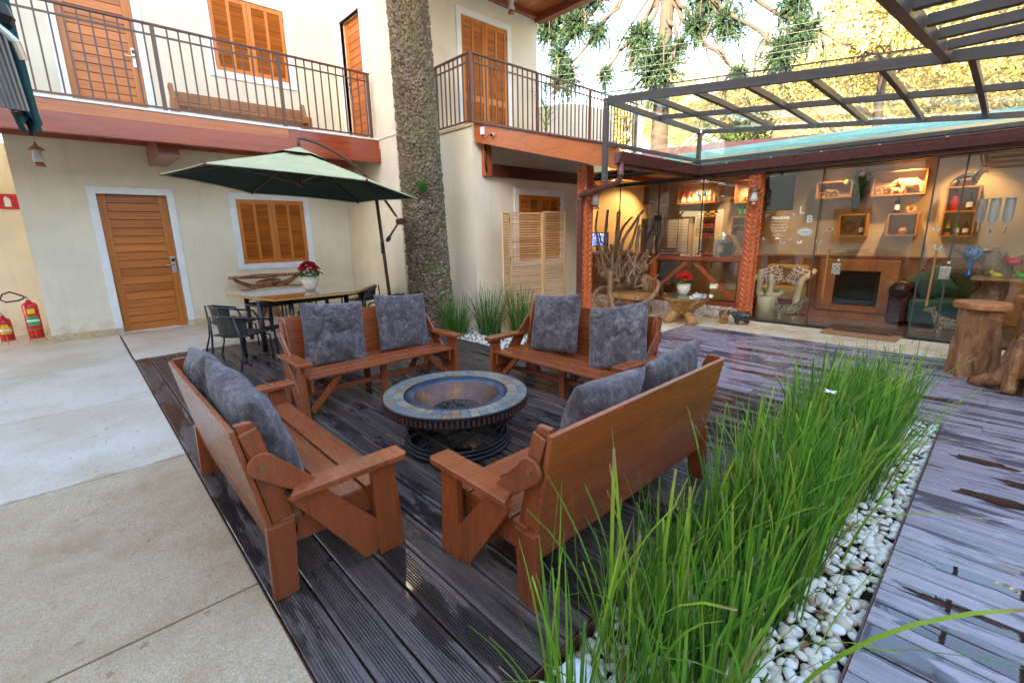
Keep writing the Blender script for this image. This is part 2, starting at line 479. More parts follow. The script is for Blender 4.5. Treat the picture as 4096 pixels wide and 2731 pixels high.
def flat_profile(w):
    a, b = -w / 2, w / 2
    return [(a, -0.028), (a, -0.003), (a + 0.003, 0.0), (b - 0.003, 0.0), (b, -0.003), (b, -0.028)]
PLANKS = {}
def plank(xc, y0, y1, grooved):
    key = (grooved, round(y1 - y0, 2))
    L = y1 - y0 - 0.004
    if key not in PLANKS:
        prof = groove_profile(W) if grooved else flat_profile(W)
        o = MB().prism(prof, 'y', -L / 2, L / 2).ob('plank', M['deck'] if grooved else M['deck2'], deck)
        PLANKS[key] = o; o.location = (xc, (y0 + y1) / 2, RNG.uniform(-0.0015, 0.0015))
    else:
        share(PLANKS[key], 'plank', deck, (xc, (y0 + y1) / 2, RNG.uniform(-0.0015, 0.0015)))
nrow = 45
for i in range(nrow):
    xc = 0.36 + P * (i + 0.5)
    if xc > 6.92: break
    grooved = xc < 4.35
    segs = []
    if xc < 3.82: segs.append((0.895, 7.33))
    elif xc < 4.66: segs.append((0.895, 3.36))
    else: segs.append((-4.6, 3.36))
    if xc < 4.66: segs.append((-4.6, 0.17))
    for a, b in segs:
        y = b
        first = True
        while y > a + 0.02:
            # joints stagger from row to row
            L = [1.8, 2.4, 1.2, 2.1, 1.5][(i * 3 + (1 if first else 0) + int(y * 2)) % 5] if not first else [1.0, 2.2, 1.5, 0.7, 1.9][(i * 2) % 5]
            if b < 1: L = 2.4
            ya = max(a, round(y - L, 2))
            if ya - a < 0.45: ya = a
            plank(xc, ya, y, grooved and b > 1)
            y = ya; first = False
for i in range(14):
    xc = 0.36 - P * (i + 0.5)
    plank(xc, -2.2, 0.17, False)
# boards closing the deck's edge on the concrete side
MB().box(0.353, 0.359, 0.9, 7.33, -0.11, -0.004).ob('edge_board', M['dark_wood'], deck)
MB().box(0.36, 4.66, 0.885, 0.892, -0.12, -0.003).ob('edge_board', M['dark_wood'], deck)
MB().box(-1.6, 4.66, 0.171, 0.178, -0.12, -0.003).ob('edge_board', M['dark_wood'], deck)
MB().box(3.822, 3.83, 3.37, 6.2, -0.12, -0.003).ob('edge_board', M['dark_wood'], deck)

# ---------------------------------------------------------------- sandstone tiles before the glass front
t = NT('sandstone tile'); v = t.co('Object', (1, 1, 1), rnd=31.0)
n = t.noise(v, 3.2, 5, 0.6, 1.6); n2 = t.noise(t.world(), 60, 3)
c = t.ramp(n, [(0.3, (0.62, 0.60, 0.54)), (0.48, (0.66, 0.53, 0.36)), (0.62, (0.60, 0.38, 0.19)), (0.75, (0.64, 0.56, 0.44))])
t.col(t.bright(c, 0.28)); t.rough(0.5); t.bump(n2, 0.2, 0.004); M['tile'] = t.m
tiles = thing('terrace_tiles', None, None); tiles['kind'] = 'structure'
MB().box(6.93, 7.87, -2.0, 3.36, -0.16, -0.014).ob('mortar_bed', M['base_stone'], tiles)
MB().box(4.6, 7.87, 3.375, 7.3, -0.16, -0.014).ob('mortar_bed', M['base_stone'], tiles)
TL = MB().box(-0.155, 0.155, -0.235, 0.235, -0.03, 0.0).ob('tile', M['tile'], tiles, bevel=0.004); TL.location = (7.09, -1.0, 0)
for k, x in enumerate((7.09, 7.405, 7.72)):
    y = -1.75 + 0.16 * k
    while y < 3.2:
        share(TL, 'tile', tiles, (x, y, RNG.uniform(-0.001, 0.001)))
        y += 0.476
for k, x in enumerate((5.52, 5.835, 6.15, 6.465, 6.78, 7.095, 7.41, 7.725)):
    y = 3.62 + 0.16 * (k % 3)
    while y < 7.0:
        share(TL, 'tile', tiles, (x, y, RNG.uniform(-0.001, 0.001)))
        y += 0.476

# ---------------------------------------------------------------- planting beds
def bed(x0, x1, y0, y1, z):
    def fn(u, v):
        x = x0 + (x1 - x0) * u; y = y0 + (y1 - y0) * v
        return (x, y, z + 0.012 * noise.noise((x * 5, y * 5, 0.3)))
    o = MB().grid(fn, 60, 20).ob('planting_bed', M['soil'], smooth=True); o['kind'] = 'structure'
bed(-1.7, 4.655, 0.18, 0.884, -0.075)
bed(3.832, 5.36, 3.4, 7.25, -0.055)

t = NT('white river pebble'); at = t.n('ShaderNodeAttribute', attribute_name='tint')
c = t.ramp(at.outputs['Fac'], [(0.0, (0.30, 0.22, 0.15)), (0.10, (0.48, 0.40, 0.30)), (0.3, (0.60, 0.55, 0.47)), (0.6, (0.66, 0.64, 0.59)), (1.0, (0.74, 0.73, 0.70))])
n = t.noise(t.co(), 14, 4); t.col(t.mix(t.ramp(n, [(0.5, 0.0), (0.8, 0.35)]), c, (0.5, 0.46, 0.38))); t.rough(0.42); t.bump(n, 0.15, 0.004); M['pebble'] = t.m
def ico(level):
    bm = bmesh.new(); bmesh.ops.create_icosphere(bm, subdivisions=level, radius=1.0)
    V = np.array([v.co[:] for v in bm.verts]); F = np.array([[v.index for v in f.verts] for f in bm.faces]); bm.free(); return V, F
ICO_V, ICO_F = ico(2)
def pebbles(name, pts, size, label):
    V = []; F = []; C = []; n = 0
    for x, y, z in pts:
        s = size * NR.uniform(0.6, 1.35)
        sc = np.array([s * NR.uniform(0.9, 1.5), s * NR.uniform(0.75, 1.05), s * NR.uniform(0.45, 0.7)])
        a = NR.uniform(0, PI); t1 = NR.uniform(-0.35, 0.35)
        ph = NR.uniform(0, 6, 3)
        P0 = ICO_V * (1 + 0.10 * np.sin(ICO_V[:, [0]] * 2.3 + ph[0]) + 0.09 * np.sin(ICO_V[:, [1]] * 2.9 + ph[1])) * sc
        ct, st = math.cos(t1), math.sin(t1)
        P0 = np.stack([P0[:, 0] * ct - P0[:, 2] * st, P0[:, 1], P0[:, 0] * st + P0[:, 2] * ct], 1)
        ca, sa = math.cos(a), math.sin(a)
        P0 = np.stack([P0[:, 0] * ca - P0[:, 1] * sa, P0[:, 0] * sa + P0[:, 1] * ca, P0[:, 2]], 1) + (x, y, z)
        V.append(P0); F.append(ICO_F + n); n += len(P0); C.append(np.full(len(P0), NR.uniform()))
    o = npmesh(name, np.concatenate(V), np.concatenate(F), M['pebble'], None, 'stuff', True, np.concatenate(C))
    tag(o, label, 'pebbles'); return o
pts = []
for x in np.arange(-0.3, 4.63, 0.037):
    for y in np.arange(0.195, 0.875, 0.037):
        d = abs(y - 0.53)
        keep = 0.92 if (y < 0.40 or y > 0.80) else 0.35
        if x < 1.15: keep = max(keep, 0.85)
        if NR.uniform() < keep:
            pts.append((x + NR.uniform(-.010, .010), y + NR.uniform(-.010, .010), -0.055 + NR.uniform(0, 0.026)))
pebbles('pebbles', pts, 0.0225, 'white river pebbles strewn under the long bed of bright green grass')
pts = []
for x in np.arange(3.86, 5.3, 0.042):
    for y in np.arange(3.45, 7.2, 0.042):
        if NR.uniform() < 0.8: pts.append((x + NR.uniform(-.012, .012), y + NR.uniform(-.012, .012), -0.040 + NR.uniform(0, 0.022)))
pebbles('pebbles', pts, 0.021, 'white pebbles around the tree trunk and the dark grass clumps behind the benches')
# dry leaves lying on the pebbles
t = NT('dry leaf'); t.col(t.bright(t.ramp(t.noise(t.co(), 30, 2), [(0.3, (0.16, 0.05, 0.02)), (0.7, (0.30, 0.11, 0.04))]), 0.5)); t.rough(0.6); M['leaf_dry'] = t.m
for x, y, a in ((2.03, 0.235, 0.4), (1.92, 0.30, 1.9), (2.33, 0.24, 2.6), (1.85, 0.42, 0.9), (2.78, 0.24, 1.2), (1.70, 0.30, 3.0)):
    def fn(u, v, a=a):
        w = 0.012 * math.sin(PI * u) ** 0.8
        X = (u - 0.5) * 0.06; Y = (v - 0.5) * 2 * w
        return (X, Y, 0.02 * (u - 0.5) ** 2 + 0.5 * abs(Y))
    o = MB().grid(fn, 6, 2).ob('dry_leaf', M['leaf_dry'], smooth=True)
    o.location = (x, y, -0.028); o.rotation_euler = (0.2, 0.15, a)
    tag(o, 'curled brown dry leaf on the white pebbles beside the right deck', 'leaf', 'dry leaves on the pebbles')

# ---------------------------------------------------------------- grass
t = NT('blade of grass'); at = t.n('ShaderNodeAttribute', attribute_name='tint')
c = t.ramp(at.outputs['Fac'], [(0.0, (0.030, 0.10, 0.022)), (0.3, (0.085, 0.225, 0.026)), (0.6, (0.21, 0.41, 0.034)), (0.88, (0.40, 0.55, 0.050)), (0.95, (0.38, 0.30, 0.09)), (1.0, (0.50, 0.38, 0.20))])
t.col(c); t.rough(0.42)
tl = t.n('ShaderNodeBsdfTranslucent'); t.l(c, tl.inputs[0]); ms = t.n('ShaderNodeMixShader'); ms.inputs[0].default_value = 0.45
t.l(t.b.outputs[0], ms.inputs[1]); t.l(tl.outputs[0], ms.inputs[2]); t.l(ms.outputs[0], t.out.inputs[0]); M['grass'] = t.m
def blades(roots, seg=6):
    """roots: rows of x, y, z, height, lean angle, lean amount, width, tint"""
    R_ = np.array(roots); n = len(R_)
    x, y, z, h, a, ln, w, ti = R_.T
    V = np.zeros((n, (seg + 1) * 3, 3)); C = np.zeros((n, (seg + 1) * 3))
    tw = NR.uniform(0, 2 * PI, n)
    dx, dy = np.cos(a), np.sin(a)
    bx, by = np.cos(a + PI / 2 + NR.uniform(-.7, .7, n)), np.sin(a + PI / 2 + NR.uniform(-.7, .7, n))
    cut = NR.uniform(0, 1, n) < 0.5
    for i in range(seg + 1):
        u = i / seg
        f = ln * (0.55 * u + 0.45 * u ** 2.2)
        zz = z + h * (u - 0.22 * ln * u ** 3)
        cx = x + dx * f * h; cy = y + dy * f * h
        ww = w * (0.85 + 0.3 * u) * np.where(cut, 1 - 0.45 * u ** 3, 1 - u ** 2.5)
        ww = np.maximum(ww, 0.0004)
        for k, s_ in enumerate((-1, 0, 1)):
            V[:, i * 3 + k, 0] = cx + bx * ww * s_ - dx * (0 if s_ else 0.3) * ww
            V[:, i * 3 + k, 1] = cy + by * ww * s_ - dy * (0 if s_ else 0.3) * ww
            V[:, i * 3 + k, 2] = zz
            C[:, i * 3 + k] = np.clip(ti + (u - 0.5) * 0.10 + (0.25 if i == seg else 0) * (ti > 0.55), 0, 1)
    base_i = np.arange(n)[:, None] * (seg + 1) * 3
    F = []
    for i in range(seg):
        for k in (0, 1):
            q = np.array([i * 3 + k, i * 3 + k + 1, (i + 1) * 3 + k + 1, (i + 1) * 3 + k])
            F.append(base_i + q)
    F = np.stack(F, 1).reshape(-1, 4)
    return V.reshape(-1, 3), F, C.ravel()
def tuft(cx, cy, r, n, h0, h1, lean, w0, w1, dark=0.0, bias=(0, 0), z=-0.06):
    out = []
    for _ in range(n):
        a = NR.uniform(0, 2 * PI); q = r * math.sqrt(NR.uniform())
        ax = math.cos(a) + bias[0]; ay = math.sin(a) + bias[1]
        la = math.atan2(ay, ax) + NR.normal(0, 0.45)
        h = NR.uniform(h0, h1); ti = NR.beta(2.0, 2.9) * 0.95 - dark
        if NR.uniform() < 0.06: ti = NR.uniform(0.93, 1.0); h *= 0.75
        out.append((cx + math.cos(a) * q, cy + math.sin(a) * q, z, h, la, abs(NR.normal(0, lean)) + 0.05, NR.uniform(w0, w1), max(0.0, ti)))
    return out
roots = []
x = 0.86
while x < 4.58:
    for y0 in (0.42, 0.60, 0.76):
        if x < 1.02 and y0 < 0.5: continue
        if abs(x - .985) < .13 and abs(y0 - .77) < .1: continue
        cx = x + NR.uniform(-.05, .05); cy = y0 + NR.uniform(-.05, .05) + (0.04 if x > 1.5 and x < 2.3 and y0 < .5 else 0)
        hs = 0.60 if x > 2.0 else 0.53
        hs *= NR.uniform(.72, 1.12); roots += tuft(cx, cy, 0.07, 56 if x > 1.5 else 42, hs * 0.40, hs * 1.24, 0.21, 0.0028, 0.0064, -0.02, (0.25, -0.30), -0.065)
    x += 0.165
for _ in range(60):
    roots.append((NR.uniform(1.2, 4.5), NR.uniform(0.26, 0.8), -0.065, NR.uniform(0.55, 0.80), -PI / 2 + NR.normal(0, 1.0), NR.uniform(0.2, 0.9), NR.uniform(0.004, 0.0075), NR.uniform(0.4, 0.9)))
for _ in range(26): roots.append((NR.uniform(0.86, 1.35), NR.uniform(0.66, 0.86), -0.065, NR.uniform(0.50, 0.80), NR.uniform(0, 6.28), NR.uniform(0.05, 0.45), NR.uniform(0.004, 0.007), NR.uniform(0.4, 0.9)))
V, F, C = blades(roots)
o = npmesh('grass', V, F, M['grass'], None, 'stuff', True, C)
tag(o, 'long bed of tall bright green strappy grass between the two decks', 'grass')
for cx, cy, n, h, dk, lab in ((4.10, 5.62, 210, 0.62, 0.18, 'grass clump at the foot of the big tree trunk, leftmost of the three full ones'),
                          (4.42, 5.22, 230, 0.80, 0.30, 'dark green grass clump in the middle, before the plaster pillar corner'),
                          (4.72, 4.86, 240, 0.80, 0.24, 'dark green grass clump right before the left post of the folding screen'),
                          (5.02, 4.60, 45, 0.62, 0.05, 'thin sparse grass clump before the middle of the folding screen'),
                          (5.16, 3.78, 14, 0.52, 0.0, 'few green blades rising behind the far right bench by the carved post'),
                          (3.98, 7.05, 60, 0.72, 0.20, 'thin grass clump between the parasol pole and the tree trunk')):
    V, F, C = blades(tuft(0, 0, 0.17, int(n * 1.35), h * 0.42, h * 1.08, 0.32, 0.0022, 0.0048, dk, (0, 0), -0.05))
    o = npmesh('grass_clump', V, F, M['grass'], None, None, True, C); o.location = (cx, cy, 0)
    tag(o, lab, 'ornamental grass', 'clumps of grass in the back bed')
rows_ = []
for _ in range(420):
    rows_.append((NR.uniform(.85, 4.55), NR.choice([NR.uniform(.20, .42), NR.uniform(.42, .85)]), -0.04 + NR.uniform(0, .012), NR.uniform(.004, .02), NR.uniform(0, 6.28), NR.uniform(4, 11), NR.uniform(.0008, .0022), NR.uniform(.93, 1)))
V, F, C = blades(rows_, 3)
o = npmesh('dry_straw', V, F, M['leaf_dry'], None, 'stuff', True, C); tag(o, 'brown dry straw and leaf litter scattered on the pebbles of the long bed', 'litter')
# rain water standing on the right deck, along the boards
t = NT('rain water'); t.col((0.045, 0.022, 0.018)); t.rough(0.015); t.b.inputs['Specular IOR Level'].default_value = 1.0; t.b.inputs['IOR'].default_value = 1.45
n = t.noise(t.world(), 26, 3); t.bump(n, 0.03, 0.002); M['water'] = t.m
for x, y0, L, w in ((2.55, .10, .62, .040), (2.27, .14, .52, .042), (2.06, .12, .70, .040), (3.42, .02, .35, .05), (3.72, -.12, .45, .045), (3.95, .08, .3, .05), (4.6, -.5, .5, .05), (5.2, .8, .7, .06), (5.55, 1.5, .9, .07), (4.95, 1.9, .6, .05), (5.9, 2.2, .8, .06), (4.7, 1.2, .6, .05)):
    n_ = 26; pl = []
    for k in range(n_):
        a = 2 * PI * k / n_; q = 1 + .5 * noise.noise((math.cos(a) * 2.6 + x * 7, math.sin(a) * 2.6, y0)) + .25 * noise.noise((math.cos(a) * 7 + x * 7, math.sin(a) * 7, y0)); pl.append((x + w * q * math.cos(a), y0 - L / 2 + L / 2 * q * math.sin(a)))
    pl = [(px_, min(.165 if x < 4.66 else 9, py_)) for px_, py_ in pl]
    o = MB().add([(a, b, .0028) for a, b in pl], [tuple(range(n_))]).ob('puddle', M['water']); tag(o, 'thin film of rain water standing along the deck boards', None, None, 'structure')
# small white iris in the grass
fl_ = thing('white_flower', 'small white flower with an orange spot standing above the long grass bed', 'flower', (2.98, 0.60, -0.06))
MB().tube([(0, 0, 0), (0.02, 0.0, 0.3), (0.03, -0.01, 0.60)], 0.002, 5).ob('stem', M['grass'], fl_)
M['petal'] = plain('white petal', (0.82, 0.82, 0.84), 0.5)
for k in range(6):
    a = k * PI / 3
    def fn(u, v, a=a, k=k):
        w = 0.011 * math.sin(PI * min(1, u * 0.9 + 0.1)); d = 0.034 * u
        return (0.03 + math.cos(a) * d - math.sin(a) * (v - .5) * 2 * w, -0.01 + math.sin(a) * d + math.cos(a) * (v - .5) * 2 * w, 0.60 + (0.012 if k % 2 else 0.004) * u)
    MB().grid(fn, 5, 2).ob('petal', M['petal'], fl_, smooth=True)
# ball lamp in the near corner of the bed
M['opal'] = plain('opal white plastic', (0.80, 0.83, 0.88), 0.25)
bl = thing('ball_lamp', 'round white ball lamp half hidden in the nearest grass', 'garden lamp', (0.985, 0.77, -0.06))
MB().ball((0, 0, 0.06), 0.068, 32, 20).ob('globe', M['opal'], bl, smooth=True)
MB().lathe([(0.045, -0.01), (0.05, 0.01), (0.04, 0.02)], 20).ob('socket', M['black'], bl)
# ================================================================ BUILDINGS
class Face:
    """a wall face: u runs along it, d stands out of it, z is up"""
    def __init__(s, kind, at): s.k = kind; s.a = at
    def box(s, mb, u0, u1, d0, d1, z0, z1):
        if s.k == 'y': return mb.box(u0, u1, s.a - d1, s.a - d0, z0, z1)
        return mb.box(s.a - d1, s.a - d0, u0, u1, z0, z1)
    def pt(s, u, d, z):
        return (u, s.a - d, z) if s.k == 'y' else (s.a - d, u, z)

def wall_cells(mb, face, u0, u1, z0, z1, thick, holes):
    us = sorted({u0, u1, *[h[0] for h in holes], *[h[1] for h in holes]})
    zs = sorted({z0, z1, *[h[2] for h in holes], *[h[3] for h in holes]})
    for i in range(len(us) - 1):
        # merge cells upwards where no hole is in the way
        run = None
        for j in range(len(zs) - 1):
            mu, mz = (us[i] + us[i + 1]) / 2, (zs[j] + zs[j + 1]) / 2
            solid = not any(h[0] < mu < h[1] and h[2] < mz < h[3] for h in holes)
            if solid:
                run = [zs[j], zs[j + 1]] if run is None else [run[0], zs[j + 1]]
            if (not solid or j == len(zs) - 2) and run:
                face.box(mb, us[i], us[i + 1], -thick, 0, run[0], run[1]); run = None
    return mb

def trim(face, u0, u1, z0, z1, w, parent, name='frame', sill=True):
    mb = MB(); d0, d1 = -0.06, 0.022
    face.box(mb, u0, u0 + w, d0, d1, z0, z1); face.box(mb, u1 - w, u1, d0, d1, z0, z1)
    face.box(mb, u0 + w, u1 - w, d0, d1 - 0.001, z1 - w, z1)
    if sill: face.box(mb, u0 + w, u1 - w, d0, d1 - 0.001, z0, z0 + w)
    return mb.ob(name, M['white_trim'], parent, True, bevel=0.003)

def shutters(face, u0, u1, z0, z1, w, house, nsl, mid=None, wid='window', door=False, cols=2):
    """white frame; two louvred leaves whose every slat is a piece"""
    fr = trim(face, u0, u1, z0, z1, w, house, wid, sill=not door)
    wm = M['door_z'] if face.k == 'y' else M['door_z']; sm = M['door_x'] if face.k == 'y' else M['door_y']
    a0, a1 = u0 + w, u1 - w; b0, b1 = z0 + (0 if door else w), z1 - w
    half = (a0 + a1) / 2; D = 0.035
    first = None
    for L in range(2):
        x0, x1 = (a0 + 0.004, half - 0.002) if L == 0 else (half + 0.002, a1 - 0.004)
        st = 0.062; ra = 0.07; mb = MB()
        face.box(mb, x0, x0 + st, -D, 0.0, b0, b1); face.box(mb, x1 - st, x1, -D, 0.0, b0, b1)
        cm = (x0 + x1) / 2
        face.box(mb, cm - 0.024, cm + 0.024, -D, -0.002, b0, b1)
        zz = [(b0 + ra, b1 - ra)] if mid is None else [(b0 + ra, mid - 0.05), (mid + 0.05, b1 - ra)]
        for p0, p1 in ((x0 + st, cm - 0.024), (cm + 0.024, x1 - st)):
            face.box(mb, p0, p1, -D, -0.001, b0, b0 + ra); face.box(mb, p0, p1, -D, -0.001, b1 - ra, b1)
            if mid is not None: face.box(mb, p0, p1, -D, -0.001, mid - 0.05, mid + 0.05)
        mb.ob('shutter', wm, fr, True, bevel=0.002)
        for p0, p1 in ((x0 + st, cm - 0.024), (cm + 0.024, x1 - st)):
            for q0, q1 in zz:
                n = max(3, round((q1 - q0) / nsl)); h = (q1 - q0) / n
                for i in range(n):
                    zc = q0 + h * (i + 0.5); uc = (p0 + p1) / 2
                    pos = Vector(face.pt(uc, -0.020, zc)) - house.location
                    if first is None:
                        s_ = MB(); Lh = (p1 - p0) / 2 - 0.0005
                        if face.k == 'y': s_.box(-Lh, Lh, -0.004, 0.004, -h * 0.62, h * 0.62)
                        else: s_.box(-0.004, 0.004, -Lh, Lh, -h * 0.62, h * 0.62)
                        first = s_.ob('slat', sm, fr); o = first; o.location = pos
                    else:
                        o = share(first, 'slat', fr, pos)
                    tilt = 0.62 + RNG.uniform(-0.03, 0.03)
                    o.rotation_euler = (tilt, 0, 0) if face.k == 'y' else (0, -tilt, 0)
        for hz in (b0 + 0.14, b1 - 0.14):
            mb = MB(); ue = x0 - 0.004 if L == 0 else x1 + 0.004
            face.box(mb, ue - 0.009, ue + 0.009, -0.001, 0.008, hz - 0.03, hz + 0.03); mb.ob('hinge', M['black_metal'], fr, True)
    mb = MB(); face.box(mb, a0, a1, -0.058, -0.045, b0, b1); mb.ob('backing', M['dark_wood'], fr, True)
    return fr

def board_door(face, u0, u1, z0, z1, rec, house, nb, handle_u, side=1):
    """leaf of two stiles and stacked horizontal boards, in a recess"""
    dr = MB(); sw = 0.105
    face.box(dr, u0, u0 + sw, -rec - 0.04, -rec, z0 + 0.008, z1); face.box(dr, u1 - sw, u1, -rec - 0.04, -rec, z0 + 0.008, z1)
    d = dr.ob('door', M['door_z'], house, True, bevel=0.002)
    h = (z1 - z0 - 0.008) / nb; first = None
    for i in range(nb):
        zc = z0 + 0.008 + h * (i + 0.5); uc = (u0 + u1) / 2
        pos = Vector(face.pt(uc, -rec - 0.020, zc)) - house.location
        if first is None:
            s_ = MB(); L = (u1 - u0) / 2 - sw - 0.001
            if face.k == 'y': s_.box(-L, L, -0.016, 0.016, -h / 2 + 0.004, h / 2 - 0.004)
            else: s_.box(-0.016, 0.016, -L, L, -h / 2 + 0.004, h / 2 - 0.004)
            first = s_.ob('board', M['door_x'] if face.k == 'y' else M['door_y'], d, bevel=0.003); first.location = pos
        else: share(first, 'board', d, pos)
    mb = MB(); face.box(mb, u0 + sw - 0.01, u1 - sw + 0.01, -rec - 0.038, -rec - 0.030, z0 + 0.008, z1); mb.ob('backing', M['dark_wood'], d, True)
    # electronic lock
    mb = MB(); zc = z0 + 1.03
    face.box(mb, handle_u - 0.032, handle_u + 0.032, -rec, -rec + 0.018, zc - 0.13, zc + 0.14); mb.ob('lock_plate', M['steel'], d, True, bevel=0.005)
    mb = MB(); face.box(mb, handle_u - 0.024, handle_u + 0.024, -rec + 0.017, -rec + 0.022, zc + 0.06, zc + 0.11); mb.ob('card_reader', M['black'], d, True)
    mb = MB(); p = face.pt(handle_u, -rec + 0.01, zc + 0.01); q = face.pt(handle_u, -rec + 0.055, zc + 0.01); r_ = face.pt(handle_u - side * 0.13, -rec + 0.055, zc + 0.005)
    mb.tube([p, q, r_], 0.009, 8); mb.ob('handle', M['steel'], d, True, smooth=True)
    return d

# ---- left building
H1 = thing('guest_house', 'two storey cream plastered guest house with wooden doors, shutters and a balcony', 'building', (1.9, 9.6, 0))
FA = Face('y', 9.5)
mb = wall_cells(MB(), FA, -0.40, 4.30, -0.12, 6.4, 0.22, [(0.425, 1.285, -0.12, 2.135), (2.27, 3.42, 0.99, 2.115), (2.28, 3.45, 4.17, 5.32), (0.40, 1.265, 3.09, 5.18)])
mb.ob('wall', M['plaster'], H1, True)
mb = MB(); mb.box(-0.40, -0.18, 9.722, 12.0, -0.12, 6.4); mb.box(-4.0, -0.402, 9.5, 9.72, 2.9, 6.4); mb.box(-4.0, -0.402, 10.6, 10.8, -0.12, 2.9)
mb.ob('wall', M['plaster'], H1, True)
# skirting
mb = MB(); FA.box(mb, -0.415, 0.34, 0.001, 0.045, -0.01, 0.10); mb.box(-0.415, -0.401, 9.50, 10.6, -0.01, 0.10); FA.box(mb, 1.37, 4.255, 0.001, 0.045, -0.01, 0.10); mb.box(4.255, 4.299, 7.37, 9.455, -0.01, 0.10)
mb.ob('skirting', M['base_stone'], H1, True, bevel=0.003)
trim(FA, 0.325, 1.385, 0.10, 2.235, 0.10, H1, 'door_frame', False)
board_door(FA, 0.425, 1.285, 0.0, 2.135, 0.10, H1, 17, 1.235)
trim(FA, 0.30, 1.365, 3.10, 5.28, 0.10, H1, 'door_frame', False)
board_door(FA, 0.40, 1.265, 3.10, 5.18, 0.10, H1, 17, 1.215)
shutters(FA, 2.165, 3.525, 0.885, 2.22, 0.105, H1, 0.043)
shutters(FA, 2.175, 3.555, 4.065, 5.425, 0.105, H1, 0.043)
# side wing with the second upstairs door
FX = Face('x', 4.30)
mb = wall_cells(MB(), FX, 7.37, 9.498, -0.12, 6.4, 0.20, [(8.30, 9.08, 3.09, 5.24)])
mb.box(4.5, 4.815, 7.37, 11.5, -0.12, 6.4); mb.box(4.3, 4.498, 9.5, 11.5, -0.12, 6.4)
mb.ob('wall', M['plaster'], H1, True)
trim(FX, 8.20, 9.18, 3.10, 5.34, 0.10, H1, 'door_frame', False)
board_door(FX, 8.30, 9.08, 3.10, 5.24, 0.08, H1, 17, 9.02)
MB().box(4.285, 4.299, 7.37, 7.93, 3.085, 3.10).ob('ledge', M['plaster'], H1, True)
# balcony slab and its timbers
MB().box(-4.0, 4.297, 8.0, 9.497, 2.95, 3.07).ob('balcony_slab', M['plaster'], H1, True)
MB().box(-4.0, 4.297, 7.94, 8.10, 3.072, 3.102).ob('coping', M['white_trim'], H1, True, bevel=0.006)
MB().box(-4.0, 4.297, 8.102, 9.497, 3.072, 3.098).ob('balcony_floor', M['base_stone'], H1, True)
MB().box(-4.0, 2.78, 7.955, 7.998, 2.935, 3.068).ob('fascia_board', M['fascia_orange'], H1, True, bevel=0.003)
MB().box(2.783, 4.295, 7.955, 7.998, 2.935, 3.068).ob('fascia_board', M['fascia_red'], H1, True, bevel=0.003)
MB().box(-4.0, 4.295, 7.925, 7.999, 2.70, 2.932).ob('beam', M['fascia_red'], H1, True, bevel=0.004)
MB().box(-4.0, 4.295, 9.44, 9.499, 2.86, 2.948).ob('wall_timber', M['fascia_red'], H1, True, bevel=0.003)
for x in (-1.5, 1.12, 3.72):
    MB().box(x, x + 0.25, 8.30, 9.44, 2.57, 2.78).ob('bracket', M['fascia_red_y'], H1, True, bevel=0.003)
    MB().box(x + 0.02, x + 0.23, 8.001, 9.44, 2.783, 2.948).ob('bracket', M['fascia_red_y'], H1, True)
# roof above
MB().box(-4.2, 5.2, 9.2, 13.0, 6.42, 6.55).ob('roof', M['fascia_red'], H1, True)

# ---- railing builder
def railing(name, label, P0, P1_, z0, z1, pitch, posts, start=0.06, ends=True):
    P0 = Vector(P0); P1_ = Vector(P1_)
    r = thing(name, label, 'railing', (P0.x, P0.y, z0))
    d = (P1_ - P0); L = d.length; d.normalize(); yaw = math.atan2(d.y, d.x); r.rotation_euler = (0, 0, yaw)
    H = z1 - z0
    MB().box(-0.02, L + 0.02, -0.024, 0.024, H - 0.026, H).ob('top_rail', M['rail'], r, bevel=0.005)
    MB().box(0, L, -0.012, 0.012, H - 0.145, H - 0.125).ob('middle_rail', M['rail'], r)
    MB().box(0, L, -0.013, 0.013, 0.035, 0.058).ob('bottom_rail', M['rail'], r)
    po = None
    for u in posts:
        if po is None:
            po = MB().box(-0.022, 0.022, -0.022, 0.022, 0, H - 0.027).ob('post', M['rail'], r); po.location = (u, 0, 0)
        else: share(po, 'post', r, (u, 0, 0))
    b = None; u = start
    while u < L - 0.03:
        if all(abs(u - q) > 0.05 for q in posts):
            if b is None:
                b = MB().box(-0.009, 0.009, -0.009, 0.009, 0.05, H - 0.026).ob('baluster', M['rail'], r); b.location = (u, 0, 0)
            else: share(b, 'baluster', r, (u, 0, 0))
        u += pitch
    return r
railing('balcony_railing', 'long brown iron railing on the balcony above the dining table and shuttered window', (-3.3, 8.02, 0), (4.22, 8.02, 0), 3.10, 4.145, 0.1247, [0.02, 1.52, 3.02, 4.55, 6.065, 7.50], 0.061 + 0.03)
railing('balcony_railing', 'brown iron railing of the small terrace above the security camera', (4.86, 6.03, 0), (9.42, 6.03, 0), 3.11, 4.11, 0.1145, [0.0, 1.46, 2.93, 4.54], 0.0745)
railing('balcony_railing', 'short brown iron railing side on the plaster pillar right of the tree trunk', (4.86, 6.99, 0), (4.86, 6.06, 0), 3.11, 4.11, 0.1145, [0.01], 0.08)

